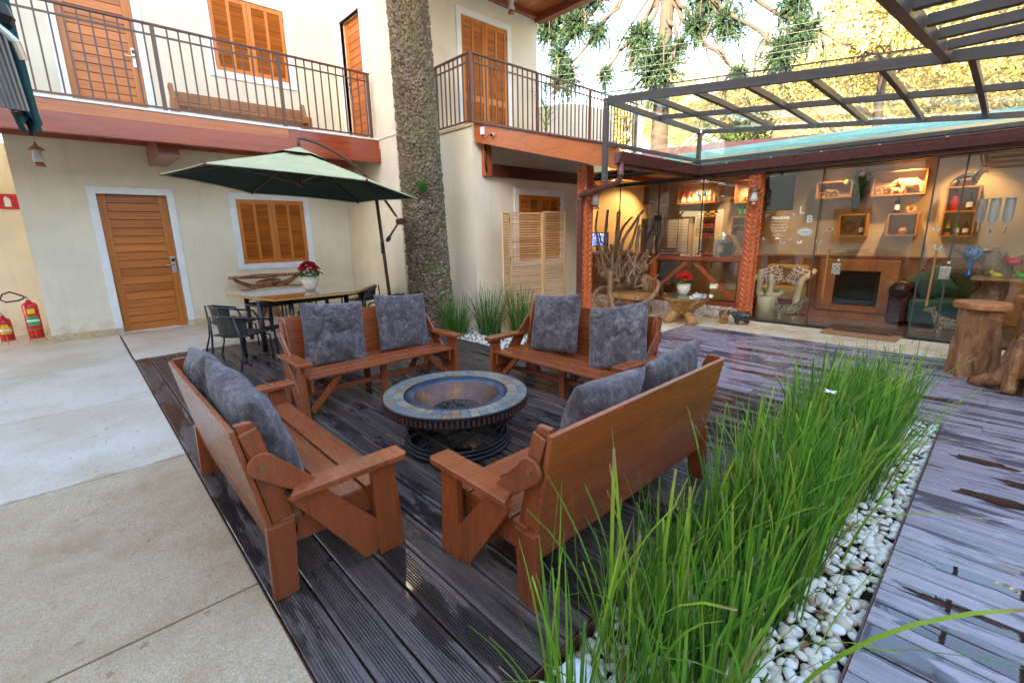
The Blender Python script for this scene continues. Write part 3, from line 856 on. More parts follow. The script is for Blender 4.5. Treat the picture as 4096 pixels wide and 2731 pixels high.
# ---- right building
H2 = thing('terrace_house', 'cream plastered house wing right of the trunk with terrace door and small window', 'building', (6.2, 7.0, 0))
FB = Face('y', 6.0)
mb = wall_cells(MB(), FB, 4.821, 7.74, -0.12, 3.06, 0.2, [(5.795, 6.895, 0.97, 2.10)])
mb.box(4.821, 5.02, 6.202, 11.5, -0.12, 3.06); mb.box(7.54, 7.74, 6.202, 11.5, -0.12, 3.06)
mb.ob('wall', M['plaster'], H2, True)
MB().box(4.795, 9.6, 6.0, 7.0, 3.062, 3.105).ob('terrace_floor', M['base_stone'], H2, True, bevel=0.004)
shutters(FB, 5.69, 7.0, 0.87, 2.20, 0.105, H2, 0.085)
FU = Face('y', 7.0)
mb = wall_cells(MB(), FU, 4.821, 7.33, 3.107, 5.47, 0.2, [(5.46, 6.525, 3.107, 5.06)])
mb.box(7.13, 7.33, 7.202, 11.0, 3.107, 5.47)
mb.ob('wall', M['plaster'], H2, True)
shutters(FU, 5.36, 6.625, 3.11, 5.165, 0.10, H2, 0.040, 3.80, 'terrace_door', True)
# eaves above the terrace door
MB().box(3.2, 7.42, 3.9, 7.3, 5.53, 5.60).ob('roof', M['fascia_red'], H2, True)
b0 = None
for i in range(22):
    x = 3.28 + i * 0.19
    if b0 is None: b0 = MB().box(-0.092, 0.092, 3.92, 7.0, 5.508, 5.528).ob('soffit_board', M['fascia_orange_y'] if 'fascia_orange_y' in M else M['fascia_orange'], H2, True); b0.location.x += x
    else: share(b0, 'soffit_board', H2, (x, b0.location.y, b0.location.z))
MB().box(7.25, 7.41, 3.9, 6.98, 5.37, 5.505).ob('eave_beam', M['fascia_red_y'], H2, True, bevel=0.005)
MB().box(4.83, 7.24, 6.90, 6.985, 5.42, 5.505).ob('wall_timber', M['fascia_red'], H2, True, bevel=0.004)
# timbers under the terrace
mb = MB(); mb.box(5.0, 5.13, 5.90, 5.995, 2.345, 2.86); mb.ob('bracket', M['red_post'], H2, True, bevel=0.004)
MB().box(5.132, 7.6, 5.90, 5.995, 2.345, 2.53).ob('bracket', M['dark_wood'], H2, True, bevel=0.004)
# little parapet wall at the back of the terrace
mb = MB(); n = 24
prof = [(7.35 + 2.6 * i / n, 3.75 + 0.42 * math.sin(PI * (0.12 + 0.55 * i / n))) for i in range(n + 1)]
mb.prism([(7.35, 3.107)] + prof + [(9.95, 3.107)], 'y', 6.96, 7.08); mb.ob('parapet', M['plaster'], H2, True)
MB().box(9.5, 9.72, 6.05, 6.2, 3.107, 4.05).ob('pillar', M['plaster_white'], H2, True)
# pipe and conduit
MB().tube([(4.86, 5.97, 3.09), (4.88, 5.93, 3.0), (4.93, 5.90, 2.90), (5.02, 5.88, 2.85)], 0.016, 8).ob('conduit', M['black'], H2, True, smooth=True)
MB().tube([(4.99, 5.885, 2.80), (4.985, 5.885, 2.55), (5.0, 5.885, 2.40)], 0.018, 8).ob('conduit', M['black'], H2, True, smooth=True)

# ---- reception lodge with the glass front
H3 = thing('reception_lodge', 'low reception lodge with glass front, brown gutter and green shingle roof', 'building', (8.9, 2.4, 0))
def quad(mb, a, b, c, d, th=0.03):
    a, b, c, d = map(Vector, (a, b, c, d)); n = (b - a).cross(d - a).normalized() * th
    mb.add([a, b, c, d, a + n, b + n, c + n, d + n], [(0, 1, 2, 3), (7, 6, 5, 4), (0, 4, 5, 1), (1, 5, 6, 2), (2, 6, 7, 3), (3, 7, 4, 0)]); return mb
# barge board sloping from the pillar corner down to the canopy post
p, q = (4.845, 5.97), (5.36, 3.70)
mb = MB(); dx = 0.05
mb.add([(p[0], p[1], 2.83), (q[0], q[1], 2.235), (q[0], q[1], 2.515), (p[0], p[1], 3.10), (p[0] + dx, p[1], 2.83), (q[0] + dx, q[1], 2.235), (q[0] + dx, q[1], 2.515), (p[0] + dx, p[1], 3.10)],
       [(0, 1, 2, 3), (7, 6, 5, 4), (0, 4, 5, 1), (1, 5, 6, 2), (2, 6, 7, 3), (3, 7, 4, 0)])
mb.ob('barge_board', M['fascia_y_orange'] if 'fascia_y_orange' in M else M['fascia_orange'], H3, True, bevel=0.003)
mb = MB().beam((p[0] + 0.02, p[1] - 0.01, 3.112), (q[0] + 0.02, q[1], 2.528), 0.11, 0.022); mb.ob('cap_strip', M['gutter'], H3, True)
# roof slopes (deck, soffit) and shingles
RZ = lambda x: 2.445 + 0.225 * (x - 7.66)
LZ = lambda y: 2.445 + 0.265 * (y - 3.72)
mb = quad(MB(), (7.66, -4.5, RZ(7.66)), (11, -4.5, RZ(11)), (11, 6.1, RZ(11)), (7.66, 6.1, RZ(7.66)), -0.04)
quad(mb, (11, -4.5, RZ(11)), (14.5, -4.5, 2.5), (14.5, 6.1, 2.5), (11, 6.1, RZ(11)), -0.04); mb.ob('roof', M['dark_wood'], H3, True)
mb = quad(MB(), (5.40, 3.72, LZ(3.72)), (8.2, 3.72, LZ(3.72)), (8.2, 5.97, LZ(5.97)), (4.90, 5.97, LZ(5.97)), -0.04); mb.ob('roof', M['fascia_red_y'], H3, True)
t = NT('blue green shingle'); v = t.world()
n = t.noise(v, 40, 4, 0.7); n2 = t.noise(v, 3, 4)
c = t.ramp(n, [(0.3, (0.15, 0.34, 0.35)), (0.7, (0.23, 0.46, 0.47))]); c = t.bright(c, 0.3); c = t.mix(t.ramp(n2, [(0.5, 0.0), (0.75, 0.3)]), c, (0.30, 0.36, 0.33))
t.col(c); t.rough(0.55); t.bump(n, 0.3, 0.003); M['shingle'] = t.m
sh = None; cs = 0.208
for k in range(16):
    x0 = 7.67 + k * cs
    for j in range(18):
        y0 = -1.32 + 0.40 * j + (0.2 if k % 2 else 0)
        if sh is None:
            sh = MB().add([(0, 0, 0.012), (cs + 0.03, 0, 0.042), (cs + 0.03, 0.394, 0.042), (0, 0.394, 0.012), (0, 0, 0.0), (cs + 0.03, 0, 0.03), (cs + 0.03, 0.394, 0.03), (0, 0.394, 0)],
                          [(0, 1, 2, 3), (7, 6, 5, 4), (0, 4, 5, 1), (1, 5, 6, 2), (2, 6, 7, 3), (3, 7, 4, 0)]).ob('shingle', M['shingle'], H3)
            sh.location = (x0 - 8.9, y0 - 2.4, RZ(x0) + 0.012)
        else: share(sh, 'shingle', H3, (x0 - 8.9, y0 - 2.4, RZ(x0) + 0.012 + RNG.uniform(0, 0.004)))
mb = MB()
for k in range(11):
    y0 = 3.73 + k * 0.20
    for j in range(9):
        x0 = 5.42 + 0.33 * j + (0.16 if k % 2 else 0)
        if x0 > 5.42 - (y0 - 3.73) * 0.22 and x0 < 8.1:
            quad(mb, (x0, y0, LZ(y0) + 0.012), (x0 + 0.325, y0, LZ(y0) + 0.012), (x0 + 0.325, y0 + 0.22, LZ(y0 + 0.22) + 0.002), (x0, y0 + 0.22, LZ(y0 + 0.22) + 0.002), 0.010)
o = mb.ob('shingles', M['shingle'], H3, True); o['kind'] = 'stuff'
mb = MB()
for k in range(16):
    for j in range(8):
        x0 = 7.67 + k * cs; y0 = -1.32 - 0.40 * (j + 1) + (0.2 if k % 2 else 0) - (0.0 if k % 2 else 0.0)
        quad(mb, (x0, y0, RZ(x0) + 0.022), (x0 + cs, y0, RZ(x0 + cs) + 0.014), (x0 + cs, y0 + 0.39, RZ(x0 + cs) + 0.014), (x0, y0 + 0.39, RZ(x0) + 0.022), 0.01)
o = mb.ob('shingles', M['shingle'], H3, True); o['kind'] = 'stuff'
# gutters with a sloped face, a rolled lip and joint clips
def gutter(a, b, out):
    a = Vector(a); b = Vector(b); o_ = Vector(out)
    pr_ = [(0.0, 0.0), (0.10, 0.0), (0.125, -0.01), (0.105, -0.055), (0.06, -0.125), (0.0, -0.13)]
    vs = []
    for c in (a, b):
        for u, w in pr_: vs.append(c + o_ * u + Vector((0, 0, w)))
    n = len(pr_); fs = [tuple(range(n)), tuple(range(2 * n - 1, n - 1, -1))] + [(i, (i + 1) % n, n + (i + 1) % n, n + i) for i in range(n)]
    mb = MB().add(vs, fs)
    mb.tube([a + o_ * 0.125 + Vector((0, 0, -0.004)), b + o_ * 0.125 + Vector((0, 0, -0.004))], 0.009, 6)
    return mb
mb = gutter((7.64, -4.5, 2.435), (7.64, 3.70, 2.435), (-1, 0, 0)); mb.ob('gutter', M['gutter'], H3, True)
mb = gutter((5.33, 3.72, 2.435), (7.62, 3.72, 2.435), (0, -1, 0)); mb.ob('gutter', M['gutter'], H3, True)
mb = MB()
for y in np.arange(-3.0, 3.5, 0.62): mb.box(7.505, 7.60, y - 0.012, y + 0.012, 2.425, 2.445)
for x in (5.6, 6.35, 7.1): mb.box(x - 0.012, x + 0.012, 3.585, 3.70, 2.425, 2.445)
mb.ob('gutter_clips', M['steel'], H3, True)
MB().box(5.40, 7.70, 3.722, 3.75, 2.26, 2.44).ob('fascia_board', M['dark_wood'], H3, True)
MB().box(7.655, 7.70, -4.5, 3.72, 2.26, 2.435).ob('fascia_board', M['dark_wood'], H3, True)
# downpipe from the gutter's end back to the carved post and down
dp = MB().tube([(5.42, 3.68, 2.33), (5.42, 3.68, 2.16), (5.425, 3.70, 2.10), (5.44, 3.76, 2.07), (5.47, 3.88, 2.055), (5.60, 4.42, 1.99), (5.615, 4.49, 1.965), (5.617, 4.50, 1.92), (5.617, 4.50, 0.02)], 0.038, 14)
dp.ob('downpipe', M['gutter'], H3, True, smooth=True)
for q in (((5.42, 3.68, 2.20), (5.42, 3.68, 2.15)), ((5.455, 3.82, 2.062), (5.468, 3.87, 2.057)), ((5.59, 4.38, 1.996), (5.602, 4.43, 1.99)), ((5.617, 4.50, 1.93), (5.617, 4.50, 1.88))):
    MB().tube(q, 0.043, 14).ob('pipe_collar', M['gutter'], H3, True, smooth=True)
# soffit under the sloping part
b0 = None
for i in range(14):
    y = 3.85 + i * 0.155
    mb = MB().box(5.45 - (y - 3.7) * 0.2, 7.84, y - 0.075, y + 0.075, LZ(y) - 0.075, LZ(y) - 0.055); mb.ob('soffit_board', M['fascia_red'], H3, True)
# glass front at x = 7.88
MB().box(7.85, 7.93, -4.5, 6.4, 2.262, 2.325).ob('header', M['black_metal'], H3, True)
MB().box(7.86, 7.91, 1.72, 2.70, 0.0, 0.03).ob('sill_track', M['black_metal'], H3, True)
MB().box(7.86, 7.91, -4.5, 0.80, 0.0, 0.03).ob('sill_track', M['black_metal'], H3, True)
def pane(y0, y1, z0, z1, x=7.885):
    MB().box(x - 0.0005, x + 0.0005, y0, y1, z0, z1).ob('glass_pane', M['pane'], H3, True)
for y0, y1 in ((0.535, 0.79), (-0.2, 0.528), (-1.2, -0.207), (-2.6, -1.207)): pane(y0, y1, 0.03, 2.262)
pane(1.995, 2.70, 0.03, 2.262)
pane(0.92, 1.985, 0.03, 2.262, 7.93)                # the door, slid behind
for y in (1.99, 0.795, 0.531, -0.203, -1.203):
    MB().box(7.875, 7.895, y - 0.008, y + 0.008, 0.03, 2.262).ob('glass_profile', M['canopy'], H3, True)
for y0, y1 in ((2.94, 3.708), (3.716, 4.511), (4.519, 5.336), (5.344, 6.0)): pane(y0, y1, 1.01, 2.262)
for y in (3.712, 4.515, 5.34):
    MB().box(7.877, 7.893, y - 0.007, y + 0.007, 1.0, 2.262).ob('glass_profile', M['black_metal'], H3, True)
MB().box(7.86, 7.88, 4.45, 4.585, 1.62, 1.72).ob('pane_clamp', M['black'], H3, True, bevel=0.004)
# red timber frame with its braces over the low brick wall
MB().box(7.83, 7.93, 2.94, 6.0, 0.935, 1.005).ob('frame_rail', M['fascia_red_y'], H3, True, bevel=0.004)
MB().box(7.83, 7.93, 2.94, 6.0, 0.20, 0.265).ob('frame_rail', M['fascia_red_y'], H3, True, bevel=0.004)
for y0, y1 in ((2.94, 3.005), (4.50, 4.60), (5.93, 6.0)): MB().box(7.832, 7.928, y0, y1, 0.267, 0.933).ob('frame_post', M['red_post'], H3, True, bevel=0.004)
MB().box(7.86, 7.875, 3.006, 3.03, 0.267, 0.933).ob('black_strip', M['black_metal'], H3, True)
MB().box(7.86, 7.875, 3.03, 4.49, 0.918, 0.934).ob('black_strip', M['black_metal'], H3, True)
MB().box(7.86, 7.875, 3.03, 4.49, 0.267, 0.285).ob('black_strip', M['black_metal'], H3, True)
for a, b in (((7.90, 3.06, 0.285), (7.90, 3.80, 0.92)), ((7.90, 4.48, 0.40), (7.90, 3.90, 0.92)), ((7.90, 4.62, 0.92), (7.90, 5.25, 0.285))):
    MB().beam(a, b, 0.045, 0.07).ob('brace', M['red_post'], H3, True, bevel=0.003)
pane(3.03, 4.49, 0.27, 0.933, 7.868); pane(4.60, 5.93, 0.27, 0.933, 7.868)
t = NT('white washed brick'); v = t.co('Object', (1, 1, 1), rnd=7.0); n = t.noise(v, 14, 5); t.col(t.bright(t.ramp(n, [(0.35, (0.42, 0.26, 0.19)), (0.55, (0.62, 0.54, 0.46)), (0.7, (0.70, 0.65, 0.58))]), 0.25)); t.rough(0.8); t.bump(n, 0.4, 0.006); M['brick'] = t.m
MB().box(7.86, 7.95, 2.94, 6.0, -0.02, 0.195).ob('mortar', M['base_stone'], H3, True)
bk = None
for r_ in range(4):
    for j in range(15):
        y = 2.96 + j * 0.205 + (0.10 if r_ % 2 else 0)
        if y + 0.195 > 6.05: continue
        if bk is None: bk = MB().box(0, 0.04, 0, 0.196, 0, 0.042).ob('brick', M['brick'], H3, bevel=0.004); bk.location = (7.835 - 8.9, y - 2.4, 0.004 + r_ * 0.048)
        else: share(bk, 'brick', H3, (7.835 - 8.9 + RNG.uniform(-.002, .002), y - 2.4, 0.004 + r_ * 0.048))
# the other walls and the ceiling
mb = MB(); mb.box(9.95, 10.15, -4.5, 7.4, -0.02, 2.58); mb.box(7.95, 9.95, -4.7, -4.5, -0.02, 2.58); mb.box(7.742, 10.15, 7.4, 7.6, -0.02, 3.06)
mb.ob('wall', M['plaster_in'], H3, True)
MB().box(7.93, 9.95, -4.5, 7.4, 2.56, 2.60).ob('ceiling', M['plaster_in'], H3, True)
for y in (-0.75, 1.0, 3.45, 5.6): MB().box(7.95, 9.94, y - 0.06, y + 0.06, 2.45, 2.558).ob('ceiling_beam', M['fascia_red'], H3, True)
fl0 = None
for i in range(13):
    x = 7.96 + i * 0.155
    if fl0 is None: fl0 = MB().box(-0.076, 0.076, -4.5, 7.38, -0.02, 0.004).ob('floor_board', M['floor_wood'], H3, True); fl0.location.x += x
    else: share(fl0, 'floor_board', H3, (x, fl0.location.y, fl0.location.z))
# wainscot
w0 = None
for i in range(22):
    y = -1.0 + i * 0.22
    if y > 3.5: break
    if w0 is None: w0 = MB().box(9.925, 9.948, -0.107, 0.107, 0.09, 0.93).ob('wall_panel', M['panel_wood'], H3, True, bevel=0.003); w0.location.y += y
    else: share(w0, 'wall_panel', H3, (w0.location.x, y, w0.location.z))
MB().box(9.905, 9.948, -1.2, 3.6, 0.932, 0.965).ob('wainscot_cap', M['panel_wood'], H3, True, bevel=0.004)
MB().box(9.92, 9.948, -1.2, 3.6, 0.005, 0.088).ob('skirting', M['panel_wood'], H3, True)
# door pull and lock on the glass
for y in (1.80, 0.66):
    MB().beam((7.84, y, 0.45), (7.84, y, 1.15), 0.03, 0.02, (0, 1, 0)).ob('door_pull', M['panel_wood'], H3, True, bevel=0.003)
    MB().box(7.86, 7.90, y - 0.16, y - 0.06, 0.80, 0.95).ob('lock_box', M['steel'], H3, True, bevel=0.004)
    MB().ball((7.86, y - 0.13, 1.0), 0.022, 12, 8).ob('knob', M['steel'], H3, True, smooth=True)

# ---- carved posts
def carved_post(x, y, h, lab):
    s = 0.088
    r = thing('carved_post', lab, 'post', (x, y, 0))
    MB().box(-s, s, -s, s, 0, h).ob('shaft', M['red_post'], r, bevel=0.008)
    leaf = None
    for face in range(2):
        k = 0; z = 0.10
        while z < h - 0.10:
            for sgn in (-1, 1):
                zz = z + (0.03 if sgn > 0 else 0)
                if leaf is None:
                    def fn(u, v):
                        w = 0.021 * math.sin(PI * u) ** 0.75; yv = (v - 0.5) * 2
                        # a leaf with a raised mid rib curving out of the shaft
                        return (-0.020 * math.sin(PI * min(1, u * 1.05)) * (1 - 0.75 * yv * yv) + 0.004, 0.004 + u * 0.072 + yv * w * 0.5, u * 0.078 - yv * w * 0.86 + 0.014 * math.sin(PI * u))
                    leaf = MB().grid(fn, 7, 4).ob('carved_leaf', M['red_post'], r, smooth=True); o = leaf
                else: o = share(leaf, 'carved_leaf', r, (0, 0, 0))
                if face == 0: o.location = (-s - 0.001, 0.0, zz); o.scale = (1, sgn, 1)
                else: o.location = (0.0, -s - 0.001, zz); o.rotation_euler = (0, 0, PI / 2); o.scale = (1, sgn, 1)
            z += 0.082
    return r
carved_post(5.775, 4.53, 2.40, 'red brown post with carved leaves beside the folding screen and downpipe')
carved_post(7.80, 2.84, 2.32, 'red brown post with carved leaves at the glass front by the elephants')

# ---- glass canopy on bronze aluminium
CN = thing('glass_canopy', 'glass canopy on dark bronze aluminium beams above the courtyard', 'canopy', (5.13, 3.72, 2.05))
ZT = {5.13: lambda y: 2.655 + 0.102 * (y - 0.17), 6.38: lambda y: 2.64 + 0.101 * (y - 0.17), 7.65: lambda y: 2.585 + 0.106 * (y - 0.15)}
def cb(a, b, w, h, name='beam'): MB().beam(a, b, w, h).ob(name, M['canopy'], CN, True, bevel=0.002)
MB().box(5.10, 5.16, 3.69, 3.75, 2.05, 3.04).ob('post', M['canopy'], CN, True, bevel=0.003)
MB().box(7.62, 7.68, 3.69, 3.75, 2.47, 2.95).ob('post', M['canopy'], CN, True, bevel=0.003)
for x, f_ in ZT.items():
    y1 = 3.69
    cb((x, y1, f_(y1)), (x, -3.2, f_(-3.2)), 0.045, 0.085 if x < 6 else 0.06)
cb((7.65, 3.69, 2.515), (7.65, -3.2, 2.47), 0.04, 0.05)
cb((5.16, 3.72, 2.525), (7.62, 3.72, 2.53), 0.04, 0.05)
cb((5.16, 3.72, ZT[5.13](3.72) - 0.003), (7.62, 3.72, ZT[7.65](3.72)), 0.045, 0.07)
ra = None
for k in range(12):
    y = 3.17 - k * 0.546
    cb((5.155, y, ZT[5.13](y)), (6.357, y, ZT[6.38](y)), 0.045, 0.06, 'rafter')
    cb((6.403, y, ZT[6.38](y) - 0.002), (7.628, y, ZT[7.65](y)), 0.045, 0.055, 'rafter')
def gp(a, b, c, d, name='glass_pane'):
    quad(MB(), a, b, c, d, 0.001).ob(name, M['roof_pane'], CN, True)
for k in range(7):
    y1 = 3.74 - k * 1.092; y0 = y1 - 1.086
    gp((5.02, y0, ZT[5.13](y0) + 0.055), (6.376, y0, ZT[6.38](y0) + 0.045), (6.376, y1, ZT[6.38](y1) + 0.045), (5.02, y1, ZT[5.13](y1) + 0.055))
    gp((6.384, y0, ZT[6.38](y0) + 0.045), (7.70, y0, ZT[7.65](y0) + 0.045), (7.70, y1, ZT[7.65](y1) + 0.045), (6.384, y1, ZT[6.38](y1) + 0.045))
quad(MB(), (5.17, 3.72, 2.55), (7.61, 3.72, 2.555), (7.61, 3.72, 2.90), (5.17, 3.72, 2.965), 0.001).ob('glass_pane', M['roof_pane'], CN, True)
quad(MB(), (7.65, 3.68, 2.54), (7.65, -3.2, 2.50), (7.65, -3.2, 2.56), (7.65, 3.68, 2.90), 0.001).ob('glass_pane', M['roof_pane'], CN, True)
mb = MB()
for z in (2.93, 2.99, 2.08, 2.14): mb.ball((5.098, 3.70, z), 0.006, 8, 6)
mb.ob('screws', M['steel'], CN, True)
MB().beam((5.01, 3.74, ZT[5.13](3.74) + 0.062), (5.01, 0.60, ZT[5.13](0.6) + 0.062), 0.012, 0.012).ob('glass_edge', M['canopy'], CN, True)
# near section of the canopy, on its own frame over the right deck
C2 = thing('glass_canopy', 'near section of glass roof with close dark rafters at top right of the courtyard', 'canopy', (4.2, 0.57, 2.5))
def cb2(a, b, w, h, name='beam'): MB().beam(a, b, w, h).ob(name, M['canopy'], C2, True, bevel=0.002)
cb2((5.085, 0.57, 2.70), (2.6, 0.57, 2.46), 0.05, 0.085)
cb2((4.9, 0.66, 2.74), (2.6, 0.66, 2.52), 0.03, 0.03, 'side_strip')
z2f = lambda x: 2.46 + (x - 2.6) * 0.0966
for x in (4.72, 4.25, 3.78, 3.31, 2.84):
    cb2((x, 0.54, z2f(x) + 0.01), (x, -2.6, z2f(x) - 0.02), 0.05, 0.06, 'rafter')
for x in (4.74, 4.27, 3.80, 3.33, 2.86):
    quad(MB(), (x, 0.58, z2f(x) + 0.05), (x + 0.45 if x < 4.5 else x + 0.36, 0.58, z2f(x + 0.45) + 0.05), (x + 0.45 if x < 4.5 else x + 0.36, -2.6, z2f(x + 0.45) + 0.03), (x, -2.6, z2f(x) + 0.03), 0.001).ob('glass_pane', M['roof_pane'], C2, True)

# ---- wing added behind the camera to block the low sun, seen only in reflections
H4 = thing('sun_blocker_wing', 'unseen cream wing with wooden shutters, added to keep the low sun off the courtyard', 'building', (-8.0, 0, 0))
mb = MB(); mb.box(-9.0, -6.4, -16, 9.4, -0.12, 8.6); mb.box(-6.39, 12.0, -16, -10.0, -0.12, 5.6); mb.ob('wall', M['plaster'], H4, True)
mb = MB(); mb.box(-9.3, -6.1, -16.3, 9.7, 8.61, 8.8); mb.box(-6.09, 12.3, -16.3, -9.6, 5.61, 5.8); mb.ob('roof', M['fascia_red'], H4, True)
w0 = None
for zc in (1.5, 4.7):
    for y in (-7.5, -4.5, -1.5, 1.5, 4.5, 7.5):
        if w0 is None: w0 = MB().box(-6.40, -6.36, -0.6, 0.6, -0.65, 0.65).ob('window', M['door_z'], H4, True); w0.location = (0, y, zc); w0.location.x += 0; 
        else: share(w0, 'window', H4, (w0.location.x, y, zc))
    for x in (-4.0, 0.0, 4.0, 8.0):
        MB().box(x - 0.6, x + 0.6, -9.98, -9.95, zc - 0.65, zc + 0.65).ob('window', M['door_z'], H4, True)
# ================================================================ TREE TRUNK IN THE COURTYARD
t = NT('bark'); v = t.co('Object', (1, 1, 0.85))
n = t.noise(v, 11, 7, 0.7, 0.4); n2 = t.noise(t.co(), 38, 5, 0.7); lich = t.noise(t.co('Object', (1, 1, 0.6)), 3.4, 6, 0.7, 0.6); lich2 = t.noise(t.co(), 17, 5, 0.7)
at = t.n('ShaderNodeAttribute', attribute_name='tint')
c = t.ramp(n, [(0.28, (0.085, 0.055, 0.036)), (0.5, (0.19, 0.130, 0.088)), (0.72, (0.33, 0.255, 0.19))])
c = t.mix(t.ramp(at.outputs['Fac'], [(0.0, 0.95), (0.42, 0.0)]), c, (0.016, 0.011, 0.008))
sxyz = t.n('ShaderNodeSeparateXYZ'); tcx = t.n('ShaderNodeTexCoord'); t.l(tcx.outputs['Object'], sxyz.inputs[0])
side = t.ramp(t.math('ADD', t.math('MULTIPLY', sxyz.outputs['X'], 1.0), 0.35), [(0.1, 0.0), (0.7, 0.16)])
c = t.mix(t.ramp(t.math('ADD', lich, side), [(0.52, 0.0), (0.66, 0.7)]), c, (0.15, 0.15, 0.055))
c = t.mix(t.ramp(t.math('ADD', lich2, t.math('MULTIPLY', side, 1.0)), [(0.635, 0.0), (0.69, 0.8)]), c, (0.44, 0.45, 0.38))
t.col(c); t.rough(0.88); t.b.inputs['Specular IOR Level'].default_value = 0.25; t.bump(t.math('ADD', n2, n), 0.7, 0.012); M['bark'] = t.m
TR = thing('tree', 'thick grey scaly tree trunk rising between the two house wings, with moss and a tuft', 'tree', (4.22, 6.42, 0))
NU, NV = 260, 620
TH = np.linspace(0, 2 * PI, NU, endpoint=False); ZZ = np.linspace(-0.1, 7.6, NV)
cell = []
for i in range(NV):
    for j in range(NU): pass
TT, ZG = np.meshgrid(TH, ZZ)
Rb = 0.335 - 0.012 * ZG + 0.09 * np.exp(-ZG * 4.5) * (1 + .5 * np.sin(TT * 5)) + 0.012 * np.sin(TT * 3 + 1) + 0.008 * np.sin(TT * 5 + ZG)
# jittered scale cells wrapped round the trunk
cw, chh = 2 * PI / 30, 0.052

best = np.full(TT.shape, 9.0); sec = np.full(TT.shape, 9.0); val = np.zeros(TT.shape)
def hsh(a, b, s_):
    x = np.sin(a * 127.1 + b * 311.7 + s_ * 74.7) * 43758.5453
    return x - np.floor(x)
warp = 0.45 * np.sin(TT * 9 + ZG * 11) * np.sin(ZG * 23 + 2 * np.sin(TT * 4)) + 0.2 * np.sin(TT * 31 + ZG * 17)
ang = TT / cw + warp * 0.55
ZW = ZG + 0.020 * np.sin(TT * 7 + 3 * np.sin(ZG * 5)) + 0.009 * np.sin(TT * 26 + ZG * 31)
gx = np.floor(ang).astype(int)
gy = np.floor(ZW / chh).astype(int)
for dy in (-1, 0, 1):
    for dx in (-1, 0, 1):
        cx_ = gx + dx; cy_ = gy + dy; wx = np.mod(cx_, 30)
        px = cx_ + 0.5 + (hsh(wx, cy_, 1) - 0.5) * 0.95 + 0.5 * np.mod(cy_, 2); py = cy_ + 0.5 + (hsh(wx, cy_, 2) - 0.5) * 0.95
        d = np.sqrt(((ang - px) * 1.0) ** 2 + ((ZW / chh - py) * 0.9) ** 2)
        new = d < best
        sec = np.where(new, best, np.minimum(sec, d)); val = np.where(new, hsh(wx, cy_, 3), val); best = np.where(new, d, best)
gap = np.clip((sec - best) / 0.30, 0, 1)
Rr = Rb - 0.022 * (1 - gap) ** 1.8 + 0.022 * val * gap + 0.012 * gap * (ZW / chh - np.floor(ZW / chh) - .5) + 0.004 * np.sin(TT * 60 + ZG * 40)
lx = -0.030 * ZG; ly = 0.0 * ZG
V = np.stack([np.cos(TT) * Rr + lx, np.sin(TT) * Rr + ly, ZG], -1).reshape(-1, 3)
ii = np.arange(NV - 1)[:, None] * NU; jj = np.arange(NU)[None, :]; j2 = (jj + 1) % NU
F = np.stack([ii + jj, ii + j2, ii + NU + j2, ii + NU + jj], -1).reshape(-1, 4)
npmesh('trunk', V, F, M['bark'], TR, None, False, (gap * (.45 + .55 * val)).ravel())
# hanging moss and an air plant on the bark
t = NT('moss'); at = t.n('ShaderNodeAttribute', attribute_name='tint'); t.col(t.ramp(at.outputs['Fac'], [(0, (0.10, 0.11, 0.03)), (0.6, (0.22, 0.23, 0.085)), (1, (0.34, 0.35, 0.20))])); t.rough(0.9); M['moss'] = t.m
ms = []
for cz, ca, nn, sp in ((3.9, -1.75, 260, .16), (3.35, -1.75, 300, .18), (3.05, -1.65, 200, .14), (4.3, -1.9, 160, .15), (2.62, -1.7, 120, .15), (2.75, -2.3, 140, .2), (4.5, -2.1, 120, .1), (4.05, -2.0, 90, .12)):
    for _ in range(nn):
        a = ca + NR.normal(0, 0.28); z = cz + NR.normal(0, sp); r_ = 0.335 - 0.012 * z + 0.012
        ms.append((math.cos(a) * r_ - 0.03 * z, math.sin(a) * r_, z, -NR.uniform(0.03, 0.11), a + NR.normal(0, .8), NR.uniform(-0.5, 0.0), NR.uniform(.0006, .0014), NR.uniform(0, 1)))
V, F, C = blades(ms, 3); npmesh('moss', V, F, M['moss'], TR, 'stuff', False, C)
ms = []
for _ in range(380):
    a = NR.uniform(0, 2 * PI)
    ms.append((NR.normal(0, .035), NR.normal(0, .025), NR.normal(0, .035), NR.uniform(-0.05, 0.18), a, NR.uniform(0.6, 1.6), NR.uniform(0.0012, 0.0022), NR.uniform(0.1, 0.5)))
V, F, C = blades(ms, 5); o = npmesh('air_plant', V, F, M['grass'], None, None, True, C); o.location = (3.93, 6.08, 2.11)
tag(o, 'tufted green air plant growing on the bark at the height of the parasol rim', 'plant')

